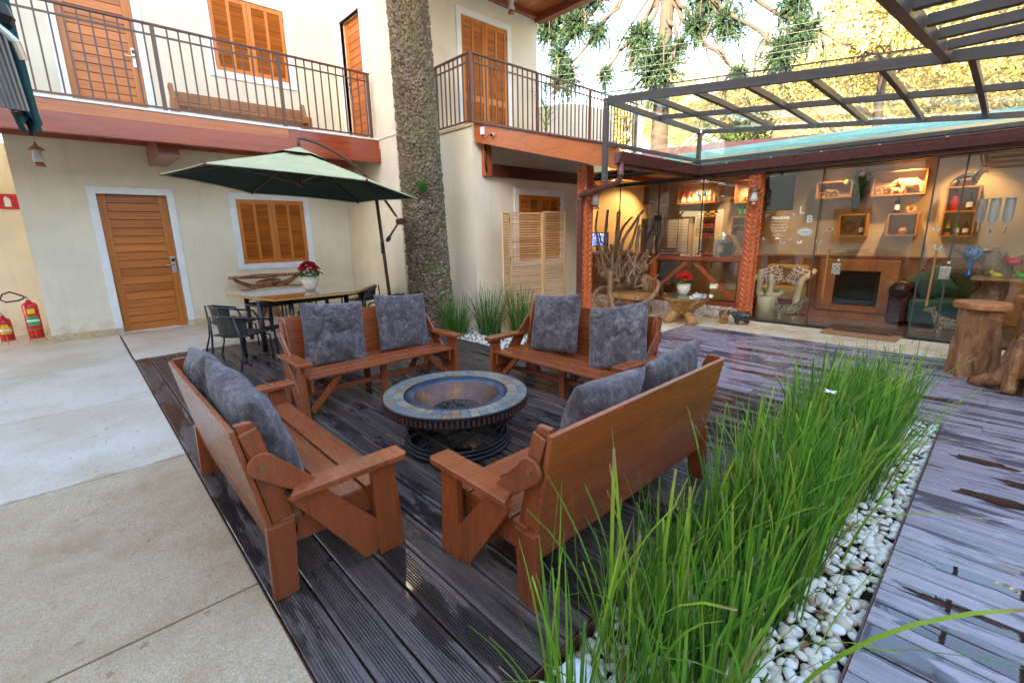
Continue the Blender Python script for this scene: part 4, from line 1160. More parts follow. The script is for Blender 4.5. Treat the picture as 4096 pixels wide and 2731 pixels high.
# ================================================================ BENCHES
BX = 0.77
def make_bench():
    r = thing('garden_bench', 'bench', 'bench', (0, 0, 0), 0, 'convertible wooden benches round the fire pit')
    bw, bz = M['bench'], M['bench_z']
    for s in (-1, 1):
        def pz(poly, a, b, name, m=bz, bv=0.004):
            x0, x1 = (s * a, s * b) if s > 0 else (s * b, s * a)
            return MB().prism(poly, 'x', x0, x1).ob(name, m, r, bevel=bv)
        pz([(.17, 0), (.30, 0), (.27, .443), (.16, .443)], .735, .770, 'leg')
        pz([(-.285, 0), (-.185, 0), (-.165, .33), (-.275, .33)], .700, .733, 'leg')
        pz([(-.19, .442), (-.055, .442), (.185, .165), (.172, .03), (.10, .018)], .738, .767, 'brace')
        x0, x1 = .685, .80
        poly = [(s * x0, -.13), (s * x1, -.19), (s * x1, .315), (s * (x1 - .02), .33), (s * x0, .33)]
        MB().prism(poly, 'z', .445, .475).ob('armrest', bw, r, bevel=0.005)
        pz([(-.235, .205), (.26, .205), (.26, .312), (-.235, .312)], .672, .699, 'side_rail')
        pz([(-.322, .775), (-.262, .775), (-.236, .72), (-.145, .265), (-.175, .200), (-.222, .200)], .672, .699, 'back_rim', bz, .006)
        pz([(-.318, .735), (-.253, .752), (-.215, .60), (-.262, .560)], .701, .716, 'rim_block')
        # link from the pivot down to the armrest
        pl = [(-.255 + .052 * math.cos(a), .600 + .052 * math.sin(a)) for a in np.linspace(math.radians(45), math.radians(245), 12)]
        pz(pl + [(-.175, .470), (-.09, .440), (-.06, .470)], .718, .736, 'link')
        MB().tube([(s * .736, -.255, .600), (s * .742, -.255, .600)], .012, 12).ob('bolt', M['steel'] if False else M['brass'], r)
        MB().beam((s * .700, .225, .035), (s * .43, .225, .315), .05, .028, (0, 1, 0)).ob('brace', bz, r, bevel=0.003)
        MB().beam((s * .655, -.20, .30), (s * .40, -.03, .13), .05, .03, (0, 0, 1)).ob('brace', bz, r, bevel=0.003)
    for y0, y1 in ((.150, .272), (.015, .137), (-.120, .002), (-.215, -.133)):
        MB().box(-.715, .715, y0, y1, .315, .340).ob('seat_slat', bw, r, bevel=0.004)
    # back panel leaning outwards
    mb = MB(); t_ = .022
    mb.add([(-.71, -.345, .757), (.71, -.345, .757), (.71, -.243, .185), (-.71, -.243, .185), (-.71, -.345 + t_, .760), (.71, -.345 + t_, .760), (.71, -.243 + t_, .189), (-.71, -.243 + t_, .189)],
           [(0, 1, 2, 3), (7, 6, 5, 4), (0, 4, 5, 1), (1, 5, 6, 2), (2, 6, 7, 3), (3, 7, 4, 0)])
    mb.ob('back_panel', bw, r, bevel=0.004)
    MB().box(-.69, .69, .04, .075, .125, .165).ob('stretcher', bw, r, bevel=0.003)
    MB().box(-.055, .005, .09, .125, 0, .314).ob('leg', bz, r, bevel=0.003)
    MB().box(.005, .065, -.14, -.105, 0, .314).ob('leg', bz, r, bevel=0.003)
    return r
M['brass'] = plain('brass bolt', (0.50, 0.32, 0.12), 0.35, 1.0)
bench = make_bench()
bench['label'] = 'wooden bench with its back to the dining table, far left of the fire pit'
bench.location = (1.945, 4.005, 0); bench.rotation_euler = (0, 0, PI)
again(bench, (3.115, 2.60, 0), PI / 2, 'wooden bench facing left, far right of the fire pit before the carved post')
again(bench, (0.655, 2.575, 0), -PI / 2, 'scuffed wooden bench nearest the pale concrete, seen from behind on the left')
again(bench, (1.825, 1.345, 0), 0, 'wooden bench with its broad back turned to the long grass bed')

# ---------------------------------------------------------------- fur cushions
t = NT('grey plush'); v = t.co('Object', (1, 1, 1), rnd=9.0)
n = t.noise(v, 9, 6, 0.7, 0.4); n2 = t.noise(v, 90, 3, 0.7)
n3 = t.noise(v, 26, 4, 0.7)
c = t.ramp(t.math('ADD', t.math('MULTIPLY', n, 0.45), t.math('ADD', t.math('MULTIPLY', n2, 0.25), t.math('MULTIPLY', n3, 0.3))), [(0.38, (0.042, 0.034, 0.036)), (0.5, (0.098, 0.081, 0.087)), (0.62, (0.25, 0.215, 0.23))])
t.col(c); t.rough(0.95); t.b.inputs['Specular IOR Level'].default_value = 0.15; t.b.inputs['Sheen Weight'].default_value = 0.35; t.b.inputs['Sheen Roughness'].default_value = 0.4
t.bump(t.math('ADD', n, n2), 0.5, 0.01); M['plush'] = t.m
def cushion_mesh(seed, S=0.49, Th=0.15, wr=1.0):
    rs = np.random.RandomState(seed)
    N = 46; V = []; F = []
    ph = rs.uniform(0, 6, 8)
    for side in (1, -1):
        base_ = len(V)
        for j in range(N + 1):
            for i in range(N + 1):
                u = i / N * 2 - 1; w = j / N * 2 - 1
                # corners pulled out, sides drawn in
                k = 1 - 0.055 * (1 - u * u) * abs(w) ** 2 ; k2 = 1 - 0.055 * (1 - w * w) * abs(u) ** 2
                x = u * S / 2 * k2 ; y = w * S / 2 * k
                f = (max(0, 1 - abs(u) ** 2.6) * max(0, 1 - abs(w) ** 2.6)) ** 0.42
                q = noise.noise((u * 2.1 + ph[0], w * 1.7 + ph[1], side * 1.3 + seed)) * 0.020 * wr + noise.noise((u * 6 + w * 2.5, w * 2.2 + ph[2], side + seed)) * 0.012 * wr
                cr = max(0, 1 - abs(noise.noise((u * 1.9 + w * .6 + seed, w * 0.9, side * 2))) * 6) ** 2 + .7 * max(0, 1 - abs(noise.noise((u * 4.2 - w * 1.4, w * 1.5 + seed, side * 5))) * 5) ** 2
                z = side * (Th / 2 * f + f * (q - cr * 0.013 * wr))
                V.append((x, z, y))
        for j in range(N):
            for i in range(N):
                a = base_ + j * (N + 1) + i
                q = (a, a + 1, a + N + 2, a + N + 1)
                F.append(q if side < 0 else q[::-1])
    return np.array(V), np.array(F)
CU = []
for sd, th, wr in ((1, .15, 1.0), (2, .16, 1.6), (3, .17, 0.7)):
    V, F = cushion_mesh(sd, .575, th + .02, wr)
    r = thing('cushion', 'x', 'cushion', (0, 0, -50), 0, 'grey plush cushions on the benches')
    mb = MB(); mb.v = [tuple(p) for p in V]; mb.f = [tuple(int(i) for i in f) for f in F]
    cov = mb.ob('cover', M['plush'], r, smooth=True)
    # short pile all over: three-sided slivers following the surface
    tri = np.array(F); cen = V[tri].mean(1); e1 = V[tri[:, 1]] - V[tri[:, 0]]; e2 = V[tri[:, 3]] - V[tri[:, 0]]
    nn = np.cross(e1, e2); nl = np.linalg.norm(nn, axis=1); ok = nl > 1e-9; nn = nn / np.maximum(nl, 1e-9)[:, None]
    out = np.sign((nn * cen).sum(1))[:, None]; nn = nn * np.where(out == 0, 1, out)
    rs = np.random.RandomState(sd + 40); K = 3
    idx = np.repeat(np.where(ok)[0], K)
    uu = rs.uniform(0, 1, (len(idx), 2)); p0 = V[tri[idx, 0]] + e1[idx] * uu[:, :1] + e2[idx] * uu[:, 1:]
    comb = np.array([0.3, 0.0, -0.8]); dr = nn[idx] * 0.75 + comb * 0.8 + rs.normal(0, .45, (len(idx), 3)); dr /= np.linalg.norm(dr, axis=1)[:, None]
    sd_ = np.cross(dr, rs.normal(0, 1, (len(idx), 3))); sd_ /= np.linalg.norm(sd_, axis=1)[:, None]
    hl = rs.uniform(.004, .0085, (len(idx), 1))
    VV = np.stack([p0 - sd_ * .0005 - dr * .001, p0 + sd_ * .0005 - dr * .001, p0 + dr * hl], 1).reshape(-1, 3)
    FF = np.arange(len(VV)).reshape(-1, 3)
    npmesh('pile', VV, FF, M['plush'], r, 'stuff')
    CU.append(r)
def put_cushion(k, loc, lean, face, roll, label, sc=1.0, used=set()):
    """lean: tilt back from upright; face: heading the front looks to; roll: turn in its own plane"""
    src = CU[k]
    c = src if k not in used else copy_tree(src)
    used.add(k)
    Mx = Matrix.Rotation(face, 4, 'Z') @ Matrix.Rotation(lean, 4, 'X') @ Matrix.Rotation(roll, 4, 'Y')
    c.location = loc; c.rotation_euler = Mx.to_euler(); c.scale = (sc, sc, sc)
    c['label'] = label
# bench-facing headings: local +y is the front
put_cushion(1, (1.635, 4.125, .59), math.radians(14), PI, -0.09, 'creased grey plush cushion, left one on the bench backing the dining table')
put_cushion(0, (2.345, 4.135, .60), math.radians(14), PI, -0.07, 'smooth grey plush cushion, right one on the bench backing the dining table', .98)
put_cushion(2, (3.225, 2.86, .618), math.radians(14), PI / 2, 0.10, 'grey plush cushion upright at the left end of the far right bench', .96)
put_cushion(1, (3.170, 2.13, .600), math.radians(20), PI / 2, 0.24, 'tilted grey plush cushion, right one on the far right bench', .96)
put_cushion(2, (0.490, 2.27, .605), math.radians(20), -PI / 2, 0.16, 'large bulging grey cushion, nearer one on the scuffed left bench', .98)
put_cushion(1, (0.475, 2.86, .615), math.radians(16), -PI / 2, -0.10, 'grey cushion at the far end of the scuffed left bench', .95)
put_cushion(2, (1.65, 1.20, .575), math.radians(16), 0, 0.05, 'grey cushion at the near end of the bench by the long grass', .92)
put_cushion(0, (2.25, 1.20, .585), math.radians(14), 0, -0.10, 'grey cushion at the far end of the bench by the long grass', .92)

# ---------------------------------------------------------------- fire pit
FP = thing('fire_pit', 'round fire pit with a slate tile rim, rusty bowl and black woven iron base', 'fire pit', (1.822, 2.545, 0))
t = NT('slate tile'); v = t.co('Object', (1, 1, 1), rnd=71.0)
rr = t.ramp(t.rnd(), [(0.0, (0.11, 0.135, 0.16)), (0.2, (0.17, 0.185, 0.18)), (0.38, (0.19, 0.15, 0.105)), (0.52, (0.20, 0.105, 0.07)), (0.60, (0.09, 0.12, 0.16)), (0.80, (0.22, 0.205, 0.165)), (0.88, (0.13, 0.13, 0.135))], 'CONSTANT')
n = t.noise(v, 9, 5, 0.65); c = t.mix(t.ramp(n, [(0.45, 0.0), (0.7, 0.6)]), rr, (0.34, 0.27, 0.19)); t.col(c); t.rough(0.3); t.bump(n, 0.35, 0.004); M['slate'] = t.m
t = NT('blued steel ring'); t.col(t.ramp(t.noise(t.co(), 8, 5), [(0.4, (0.03, 0.065, 0.13)), (0.7, (0.07, 0.115, 0.19))])); t.rough(0.28); t.b.inputs['Metallic'].default_value = 0.55; M['blue_steel'] = t.m
t = NT('rusty bowl'); n = t.noise(t.co(), 6, 7, 0.7); n2 = t.noise(t.co(), 30, 5, 0.7)
c = t.ramp(t.math('ADD', t.math('MULTIPLY', n, 0.65), t.math('MULTIPLY', n2, 0.35)), [(0.36, (0.045, 0.028, 0.030)), (0.48, (0.11, 0.055, 0.045)), (0.56, (0.17, 0.07, 0.035)), (0.64, (0.33, 0.13, 0.035)), (0.72, (0.24, 0.17, 0.12))])
t.col(c); t.rough(t.ramp(n2, [(0.3, 0.25), (0.7, 0.6)])); t.b.inputs['Metallic'].default_value = 0.25; t.bump(n2, 0.6, 0.008); M['rust'] = t.m
Rz = 0.37
MB().lathe([(.352, Rz - .02), (.352, Rz + .003), (.360, Rz + .004), (.362, Rz - .003), (.500, Rz - .003), (.502, Rz + .003), (.510, Rz + .001), (.512, Rz - .012), (.512, Rz - .012)], 96).ob('rim', M['black_metal'], FP, smooth=False)
mb = MB().lathe([(.505, Rz - .010), (.498, Rz - .045), (.500, Rz - .068), (.485, Rz - .072)], 96); mb.ob('skirt', M['black_metal'], FP)
tk = None
mb0 = MB()
for i in range(96):
    a = 2 * PI * (i + .5) / 96
    if tk is None: tk = MB().beam((.506, 0, Rz - .020), (.503, 0, Rz - .060), .013, .010, (1, 0, 0)).ob('rib', M['bronze'] if 'bronze' in M else M['rail'], FP); tk.rotation_euler = (0, 0, a)
    else: share(tk, 'rib', FP, (0, 0, 0), (0, 0, a))
cnt = 0
for ring, (r0, r1, nt) in enumerate(((.364, .430, 44), (.433, .499, 50))):
    i = 0; tile = {}
    while i < nt:
        span = 1 if ring == 0 or RNG.random() < .8 else 1
        a0 = 2 * PI * i / nt; da = 2 * PI / nt * span - 0.0035 / r0
        key = ring
        if key not in tile:
            vs = []
            for z in (Rz - .004, Rz + .003):
                for rr_, aa in ((r0, 0), (r1, 0), (r1, da / 2), (r1, da), (r0, da), (r0, da / 2)): vs.append((rr_ * math.cos(aa), rr_ * math.sin(aa), z))
            fs = [(5, 4, 3, 2, 1, 0), (6, 7, 8, 9, 10, 11)] + [(k, (k + 1) % 6, 6 + (k + 1) % 6, 6 + k) for k in range(6)]
            tile[key] = MB().add(vs, fs).ob('slate_tile', M['slate'], FP); tile[key].rotation_euler = (0, 0, a0)
        else: share(tile[key], 'slate_tile', FP, (0, 0, RNG.uniform(-.0006, .0006)), (0, 0, a0))
        i += span
MB().lathe([(.351, Rz - .002), (.345, Rz + .004), (.300, Rz - .012), (.292, Rz - .018), (.292, Rz - .03)], 72).ob('inner_ring', M['blue_steel'], FP, smooth=True)
MB().lathe([(.296, Rz - .014), (.285, Rz - .028), (.255, Rz - .070), (.20, Rz - .125), (.12, Rz - .150), (.001, Rz - .155), (.001, Rz - .160), (.12, Rz - .156), (.21, Rz - .132), (.29, Rz - .04), (.30, Rz - .018)], 72).ob('bowl', M['rust'], FP, smooth=True)
gr = MB(); ring_z = Rz - .118
gr.tube([(.16 * math.cos(a), .16 * math.sin(a), ring_z) for a in np.linspace(0, 2 * PI, 41)], .004, 6, False)
for k in range(-4, 5):
    y = k * .034; h = math.sqrt(.16 ** 2 - y * y); gr.tube([(-h, y, ring_z), (h, y, ring_z)], .003, 6)
gr.xf(Matrix.Rotation(0.6, 4, 'Z')).ob('grate', M['black_metal'], FP)
t = NT('charcoal'); t.col(t.ramp(t.noise(t.co('Object', (1, 1, 1), rnd=3.0), 40, 4), [(0.45, (0.010, 0.010, 0.012)), (0.7, (0.16, 0.15, 0.15))])); t.rough(0.6); M['coal'] = t.m
V = []; F = []; nb = 0
for _ in range(90):
    a = NR.uniform(0, 2 * PI); q = .15 * math.sqrt(NR.uniform()); s_ = NR.uniform(.006, .016)
    P0 = ICO_V * np.array([s_ * NR.uniform(.6, 1.6), s_ * NR.uniform(.5, 1), s_ * .6]) * (1 + .35 * NR.uniform(-1, 1, (len(ICO_V), 1)))
    V.append(P0 + (q * math.cos(a) - .03, q * math.sin(a) + .03, Rz - .140 + NR.uniform(0, .02))); F.append(ICO_F + nb); nb += len(P0)
o = npmesh('embers', np.concatenate(V), np.concatenate(F), M['coal'], FP, 'stuff')
# woven iron base: three bottom rings and long bent bars
for z, rr_, th in ((.016, .365, .015), (.046, .362, .012), (.072, .355, .011)):
    MB().tube([(rr_ * math.cos(a), rr_ * math.sin(a), z) for a in np.linspace(0, 2 * PI, 65)], th, 8, False).ob('base_ring', M['black_metal'], FP, smooth=True)
bar = None
for k in range(12):
    a0 = 2 * PI * k / 12
    for sgn in (-1, 1):
        if sgn < 0 and k % 2: continue
        pts = []
        for i in range(15):
            u = i / 14; a = a0 + sgn * u * 1.25; r_ = .36 - .02 * math.sin(PI * u * 1.0) + .10 * u ** 2; pts.append((r_ * math.cos(a), r_ * math.sin(a), .05 + u * .255))
        MB().tube(pts, .0085, 6).ob('bar', M['black_metal'], FP, smooth=True)
for k in range(4):
    a = 2 * PI * k / 4 + .35
    pts = [((.36 - .02 * math.sin(PI * u) + .09 * u ** 3) * math.cos(a), (.36 - .02 * math.sin(PI * u) + .09 * u ** 3) * math.sin(a), .03 + .24 * u) for u in np.linspace(0, 1, 9)]
    MB().tube(pts, .013, 8).ob('leg', M['black_metal'], FP, smooth=True)

# ================================================================ DINING SET
TZ = 0.685
TBX = thing('dining_table', 'six sided glass topped dining table with honey wood top and black steel legs', 'table', (2.50, 7.10, 0))
hexp = [(1.50, 7.52), (1.80, 6.37), (2.87, 6.31), (3.50, 7.00), (3.25, 7.95), (2.12, 8.20)]
hc = (2.52, 7.20)
M['table_edge'] = wood('honey table frame', (0.38, 0.15, 0.03), (0.58, 0.27, 0.06), 'x', 0.35, 10, 0.1)
t = NT('smoky table glass'); t.col((0.55, 0.50, 0.34)); t.rough(0.02); t.b.inputs['Specular IOR Level'].default_value = 0.8; t.b.inputs['Coat Weight'].default_value = 1.0; t.b.inputs['Coat Roughness'].default_value = 0.0; M['frosted'] = t.m
def shrink(P_, k): return [(hc[0] + (x - hc[0]) * k, hc[1] + (y - hc[1]) * k) for x, y in P_]
for i in range(6):
    a, b = hexp[i], hexp[(i + 1) % 6]; ia, ib = shrink([a, b], .93)
    MB().prism([a, b, ib, ia], 'z', TZ - .032, TZ - .006).ob('edge_board', M['table_edge'], TBX, True, bevel=.003)
    ja, jb = shrink([a, b], .52); ka, kb = shrink([a, b], .925)
    MB().prism([ka, kb, jb, ja], 'z', TZ - .028, TZ - .010).ob('panel', M['frosted'] if i in (1, 2, 3) else M['table_edge'], TBX, True)
ip = shrink(hexp, .51)
for k in range(9):
    y0 = 6.78 + k * .098; y1 = y0 + .092
    # inner slats clipped to the inner hexagon
    def span(y):
        xs_ = []
        for i in range(6):
            (xa, ya), (xb, yb) = ip[i], ip[(i + 1) % 6]
            if (ya - y) * (yb - y) <= 0 and abs(yb - ya) > 1e-9: xs_.append(xa + (xb - xa) * (y - ya) / (yb - ya))
        return (min(xs_), max(xs_)) if len(xs_) > 1 else None
    s0, s1 = span(y0), span(y1)
    if s0 and s1: MB().prism([(s0[0], y0), (s0[1], y0), (s1[1], y1), (s1[0], y1)], 'z', TZ - .026, TZ - .009).ob('top_slat', M['door_x'], TBX, True)
MB().prism(shrink(hexp, 1.004), 'z', TZ - .004, TZ + .003).ob('glass_top', M['pane'], TBX, True)
for (x, y) in ((1.66, 6.52), (2.05, 6.55), (3.25, 6.9), (2.85, 6.62), (3.0, 7.75), (2.15, 7.9), (1.75, 7.5)):
    MB().tube([(x, y, 0.0), (x, y, TZ - .035)], .032, 12).ob('leg', M['black_metal'], TBX, True, smooth=True)
MB().beam((1.66, 6.52, .60), (3.25, 6.9, .60), .04, .06).ob('apron', M['black_metal'], TBX, True)
MB().beam((1.66, 6.52, .30), (2.85, 6.62, .30), .03, .05).ob('apron', M['black_metal'], TBX, True)
MB().beam((1.75, 7.5, .60), (2.15, 7.9, .60), .04, .06).ob('apron', M['black_metal'], TBX, True)
MB().beam((1.70, 7.0, .55), (3.0, 7.2, .55), .5, .03).ob('underframe', M['black_metal'], TBX, True)
# chairs
t = NT('dark brown wicker'); v = t.co('Object'); w = t.n('ShaderNodeTexWave', bands_direction='X'); w.inputs['Scale'].default_value = 45; t.l(v, w.inputs['Vector'])
w2 = t.n('ShaderNodeTexWave', bands_direction='Z'); w2.inputs['Scale'].default_value = 60; t.l(v, w2.inputs['Vector'])
k = t.math('MULTIPLY', w.outputs['Fac'], w2.outputs['Fac']); t.col(t.ramp(k, [(0.1, (0.008, 0.006, 0.005)), (0.6, (0.045, 0.032, 0.028))])); t.rough(0.4); t.bump(k, 0.6, 0.004); M['wicker'] = t.m
def make_chair():
    r = thing('dining_chair', 'x', 'chair', (0, 0, 0), 0, 'black steel and wicker chairs round the dining table')
    fr = M['chair_frame']
    def arc(z, rx, ry, a0, a1, n, dz=0.0): return [(rx * math.cos(a), ry * math.sin(a), z + dz * (1 - abs(math.sin(a)))) for a in np.linspace(a0, a1, n)]
    # hoop of the arms round the back
    pts = [(-.27, .24, .0), (-.265, .22, .42), (-.262, .17, .52)] + arc(.60, .262, .235, PI, 2 * PI, 15, -.045) + [(.262, .17, .52), (.265, .22, .42), (.27, .24, .0)]
    MB().tube(pts, .0125, 10).ob('arm_frame', fr, r, smooth=True)
    for s in (-1, 1):
        MB().tube([(s * .24, -.27, 0), (s * .225, -.215, .18), (s * .215, -.20, .36), (s * .18, -.225, .60)], .0115, 8).ob('leg', fr, r, smooth=True)
        MB().tube([(s * .21, .21, .02), (s * .212, .20, .33), (s * .18, .12, .368), (s * .205, -.16, .37)], .0105, 8).ob('leg', fr, r, smooth=True)
    def seat(u, v): return ((u - .5) * .41, -.19 + v * .40, .375 - .02 * math.sin(PI * u) * math.sin(PI * v))
    MB().grid(seat, 8, 8).ob('seat', M['wicker'], r, smooth=True, solid=.014)
    def back(u, v):
        a = math.radians(208 + 124 * u); z = .36 + v * (.245 + .0 * u)
        lean = 1 + .10 * v; return (.225 * math.cos(a) * lean, .215 * math.sin(a) * lean + .012, z - .02 * (1 - abs(math.sin(a))) * v)
    MB().grid(back, 14, 8).ob('backrest', M['wicker'], r, smooth=True, solid=.010)
    return r
M['chair_frame'] = plain('blue black chair tube', (0.022, 0.027, 0.038), 0.25)
ch = make_chair(); ch.location = (1.30, 6.02, 0); ch.rotation_euler = (0, 0, math.radians(-62)); ch['label'] = 'black wicker chair at the left front of the table, nearest the concrete'
again(ch, (1.42, 6.98, 0), math.radians(-80), 'black wicker chair at the table, behind the front left one')
again(ch, (2.28, 6.02, 0), math.radians(-5), 'black wicker chair with its back to the benches, tucked under the table')
again(ch, (3.28, 6.22, 0), math.radians(48), 'black wicker chair pulled out at the right end, its arm leaning by the pole')
again(ch, (3.62, 7.72, 0), math.radians(110), 'black wicker chair beyond the right end of the table by the wall')
again(ch, (2.72, 8.35, 0), math.radians(170), 'black wicker chair at the far side of the table below the window')

# flower pots
t = NT('glazed cream pot'); v = t.co('Object', (1, 1, 1)); vr = t.vor(v, 42); vr2 = t.vor(v, 30)
sz = t.n('ShaderNodeSeparateXYZ'); tc = t.n('ShaderNodeTexCoord'); t.l(tc.outputs['Object'], sz.inputs[0])
band = t.ramp(sz.outputs['Z'], [(0.055, 0.0), (0.062, 1.0), (0.128, 1.0), (0.135, 0.0)])
dots = t.math('MULTIPLY', t.ramp(vr, [(0.20, 1.0), (0.26, 0.0)]), band); ye = t.math('MULTIPLY', t.ramp(vr2, [(0.14, 1.0), (0.2, 0.0)]), band)
t.col(t.mix(ye, t.mix(dots, (0.74, 0.69, 0.58), (0.16, 0.09, 0.04)), (0.62, 0.36, 0.06))); t.rough(0.18); t.b.inputs['Coat Weight'].default_value = 0.4; M['pot'] = t.m
M['petal_red'] = plain('crimson petals', (0.52, 0.012, 0.022), 0.55, var=0.35, sc=60)
M['petal_scarlet'] = plain('scarlet petals', (0.72, 0.018, 0.014), 0.5, var=0.3, sc=60)
M['leaf_green'] = plain('fleshy leaf', (0.055, 0.17, 0.035), 0.35, var=0.3, sc=30)
M['soil_pot'] = M['soil']
def flower_pot(loc, red, label, s=1.0):
    r = thing('flower_pot', label, 'potted plant', loc)
    MB().lathe([(.001, .0), (.055 * s, .0), (.085 * s, .045 * s), (.108 * s, .10 * s), (.110 * s, .145 * s), (.104 * s, .158 * s), (.116 * s, .165 * s), (.117 * s, .183 * s), (.108 * s, .185 * s), (.100 * s, .165 * s), (.09 * s, .12 * s)], 40).ob('pot', M['pot'], r, smooth=True)
    MB().lathe([(.001, .162 * s), (.1 * s, .160 * s)], 24).ob('soil', M['soil_pot'], r)
    # leaves
    for k in range(16):
        a = k * 2.4; R0 = RNG.uniform(.05, .10) * s; zc = RNG.uniform(.19, .26) * s; L = RNG.uniform(.06, .09) * s; up = RNG.uniform(.1, .6)
        def fn(u, v, a=a, R0=R0, zc=zc, L=L, up=up):
            w = L * .42 * math.sin(PI * min(1, u * .92 + .06)) ** .7; yv = (v - .5) * 2
            rad = R0 + L * u
            return (rad * math.cos(a) - yv * w * math.sin(a), rad * math.sin(a) + yv * w * math.cos(a), zc + up * L * u - L * .7 * u * u + .02 * abs(yv) * s)
        MB().grid(fn, 6, 4).ob('leaf', M['leaf_green'], r, smooth=True)
    V = []; F = []; nb = 0
    fl4 = []
    for _ in range(62):
        a = RNG.uniform(0, 2 * PI); q = .125 * s * math.sqrt(RNG.random()); hz = (.262 + .10 * (1 - (q / (.125 * s)) ** 2)) * s + RNG.uniform(-.01, .015)
        cx, cy = q * math.cos(a), q * math.sin(a)
        for _k in range(26):
            th, ph = RNG.uniform(0, 2 * PI), RNG.uniform(0, 1.5)
            rr_ = .026 * s; c_ = Vector((cx + rr_ * math.sin(ph) * math.cos(th), cy + rr_ * math.sin(ph) * math.sin(th), hz + rr_ * .8 * math.cos(ph)))
            n_ = (c_ - Vector((cx, cy, hz - .02))).normalized(); u_ = n_.orthogonal().normalized(); w_ = n_.cross(u_); ro = RNG.uniform(0, PI); u_, w_ = u_ * math.cos(ro) + w_ * math.sin(ro), w_ * math.cos(ro) - u_ * math.sin(ro)
            for d_ in (u_, w_, -u_, -w_):
                sd2 = n_.cross(d_); L = .014 * s
                V += [c_, c_ + d_ * L * .6 + sd2 * L * .45 + n_ * .002, c_ + d_ * L + n_ * .0005, c_ + d_ * L * .6 - sd2 * L * .45 + n_ * .002]
                F.append((nb, nb + 1, nb + 2, nb + 3)); nb += 4
    npmesh('blossoms', [tuple(p) for p in V], F, red, r, 'stuff')
    for k in range(7):
        a = k * .9; MB().tube([(.02 * math.cos(a), .02 * math.sin(a), .15 * s), (.06 * s * math.cos(a), .06 * s * math.sin(a), .29 * s)], .003, 5).ob('stem', M['leaf_green'], r)
    return r
flower_pot((2.49, 6.98, TZ + .004), M['petal_red'], 'patterned cream pot of dark crimson flowers on the glass dining table', 1.08)

# root wood console against the wall
CS = thing('root_console', 'console table of gnarled root wood against the wall below the shutters', 'console table', (2.5, 9.2, 0))
def fn(u, v):
    x = 1.93 + 1.18 * u; yv = v
    w = .16 + .05 * math.sin(u * 7) + .04 * math.sin(u * 17)
    return (x, 9.16 - w * .8 + yv * w * 1.6, .78 + .012 * math.sin(u * 9 + v * 4))
MB().grid(fn, 30, 6).ob('top', M['root'], CS, True, smooth=True, solid=.045)
for pts, rs in ((((1.95, 9.12, .77), (2.12, 9.12, .66), (2.28, 9.13, .60), (2.4, 9.14, .55)), (.03, .035, .04, .09)), (((2.40, 9.14, .60), (2.42, 9.12, .35), (2.35, 9.08, .15), (2.25, 9.0, .0)), (.13, .09, .08, .05)), (((2.45, 9.14, .55), (2.55, 9.1, .30), (2.62, 9.05, .0)), (.12, .07, .05)), (((3.05, 9.12, .76), (2.85, 9.12, .64), (2.6, 9.13, .56)), (.035, .05, .10)), (((2.3, 9.12, .66), (2.5, 9.12, .64), (2.75, 9.12, .70)), (.05, .09, .05))):
    MB().tube(pts, list(rs), 10).ob('root', M['root'], CS, True, smooth=True, sub=1)

# ================================================================ PARASOL
UM = thing('cantilever_parasol', 'green cantilever parasol with faded pale top over the dining table', 'parasol', (3.55, 6.6, 0))
um_c = Vector((2.256, 6.288, 2.057)); um_R = Matrix.Rotation(.009, 3, 'X') @ Matrix.Rotation(.089, 3, 'Y') @ Matrix.Rotation(3.783, 3, 'Z')
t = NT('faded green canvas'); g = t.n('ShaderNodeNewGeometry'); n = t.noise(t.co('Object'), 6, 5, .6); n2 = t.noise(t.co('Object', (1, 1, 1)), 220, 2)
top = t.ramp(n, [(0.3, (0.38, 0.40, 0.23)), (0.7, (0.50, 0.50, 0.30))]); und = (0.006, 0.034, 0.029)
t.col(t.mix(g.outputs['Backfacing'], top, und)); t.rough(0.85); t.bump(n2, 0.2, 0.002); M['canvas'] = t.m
R6, HP = 1.476, .44
cor = [um_c + um_R @ Vector((R6 * math.cos(-i * PI / 3), R6 * math.sin(-i * PI / 3), 0)) for i in range(6)]
apex = um_c + um_R @ Vector((0, 0, HP))
def canopy_pt(i, u, v):
    """v from the apex to the rim, u across panel i; panels sag and the hem bows in"""
    a, b = cor[i], cor[(i + 1) % 6]; e = a.lerp(b, u); ctr = um_c
    e = e + (ctr - e) * (0.035 * 4 * u * (1 - u)) + Vector((0, 0, .012 * 4 * u * (1 - u)))
    p = apex.lerp(e, v); p.z -= .028 * math.sin(PI * v) * (4 * u * (1 - u)); return p
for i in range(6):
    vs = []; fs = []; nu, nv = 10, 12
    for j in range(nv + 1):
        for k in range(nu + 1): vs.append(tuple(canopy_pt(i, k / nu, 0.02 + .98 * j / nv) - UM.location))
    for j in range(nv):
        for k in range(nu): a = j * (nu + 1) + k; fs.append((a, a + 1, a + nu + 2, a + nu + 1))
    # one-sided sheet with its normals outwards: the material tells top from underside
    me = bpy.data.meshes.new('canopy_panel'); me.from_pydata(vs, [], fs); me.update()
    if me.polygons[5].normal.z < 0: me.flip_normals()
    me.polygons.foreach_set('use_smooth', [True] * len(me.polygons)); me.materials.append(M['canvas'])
    o = bpy.data.objects.new('canopy_panel', me); COL.objects.link(o); o.parent = UM
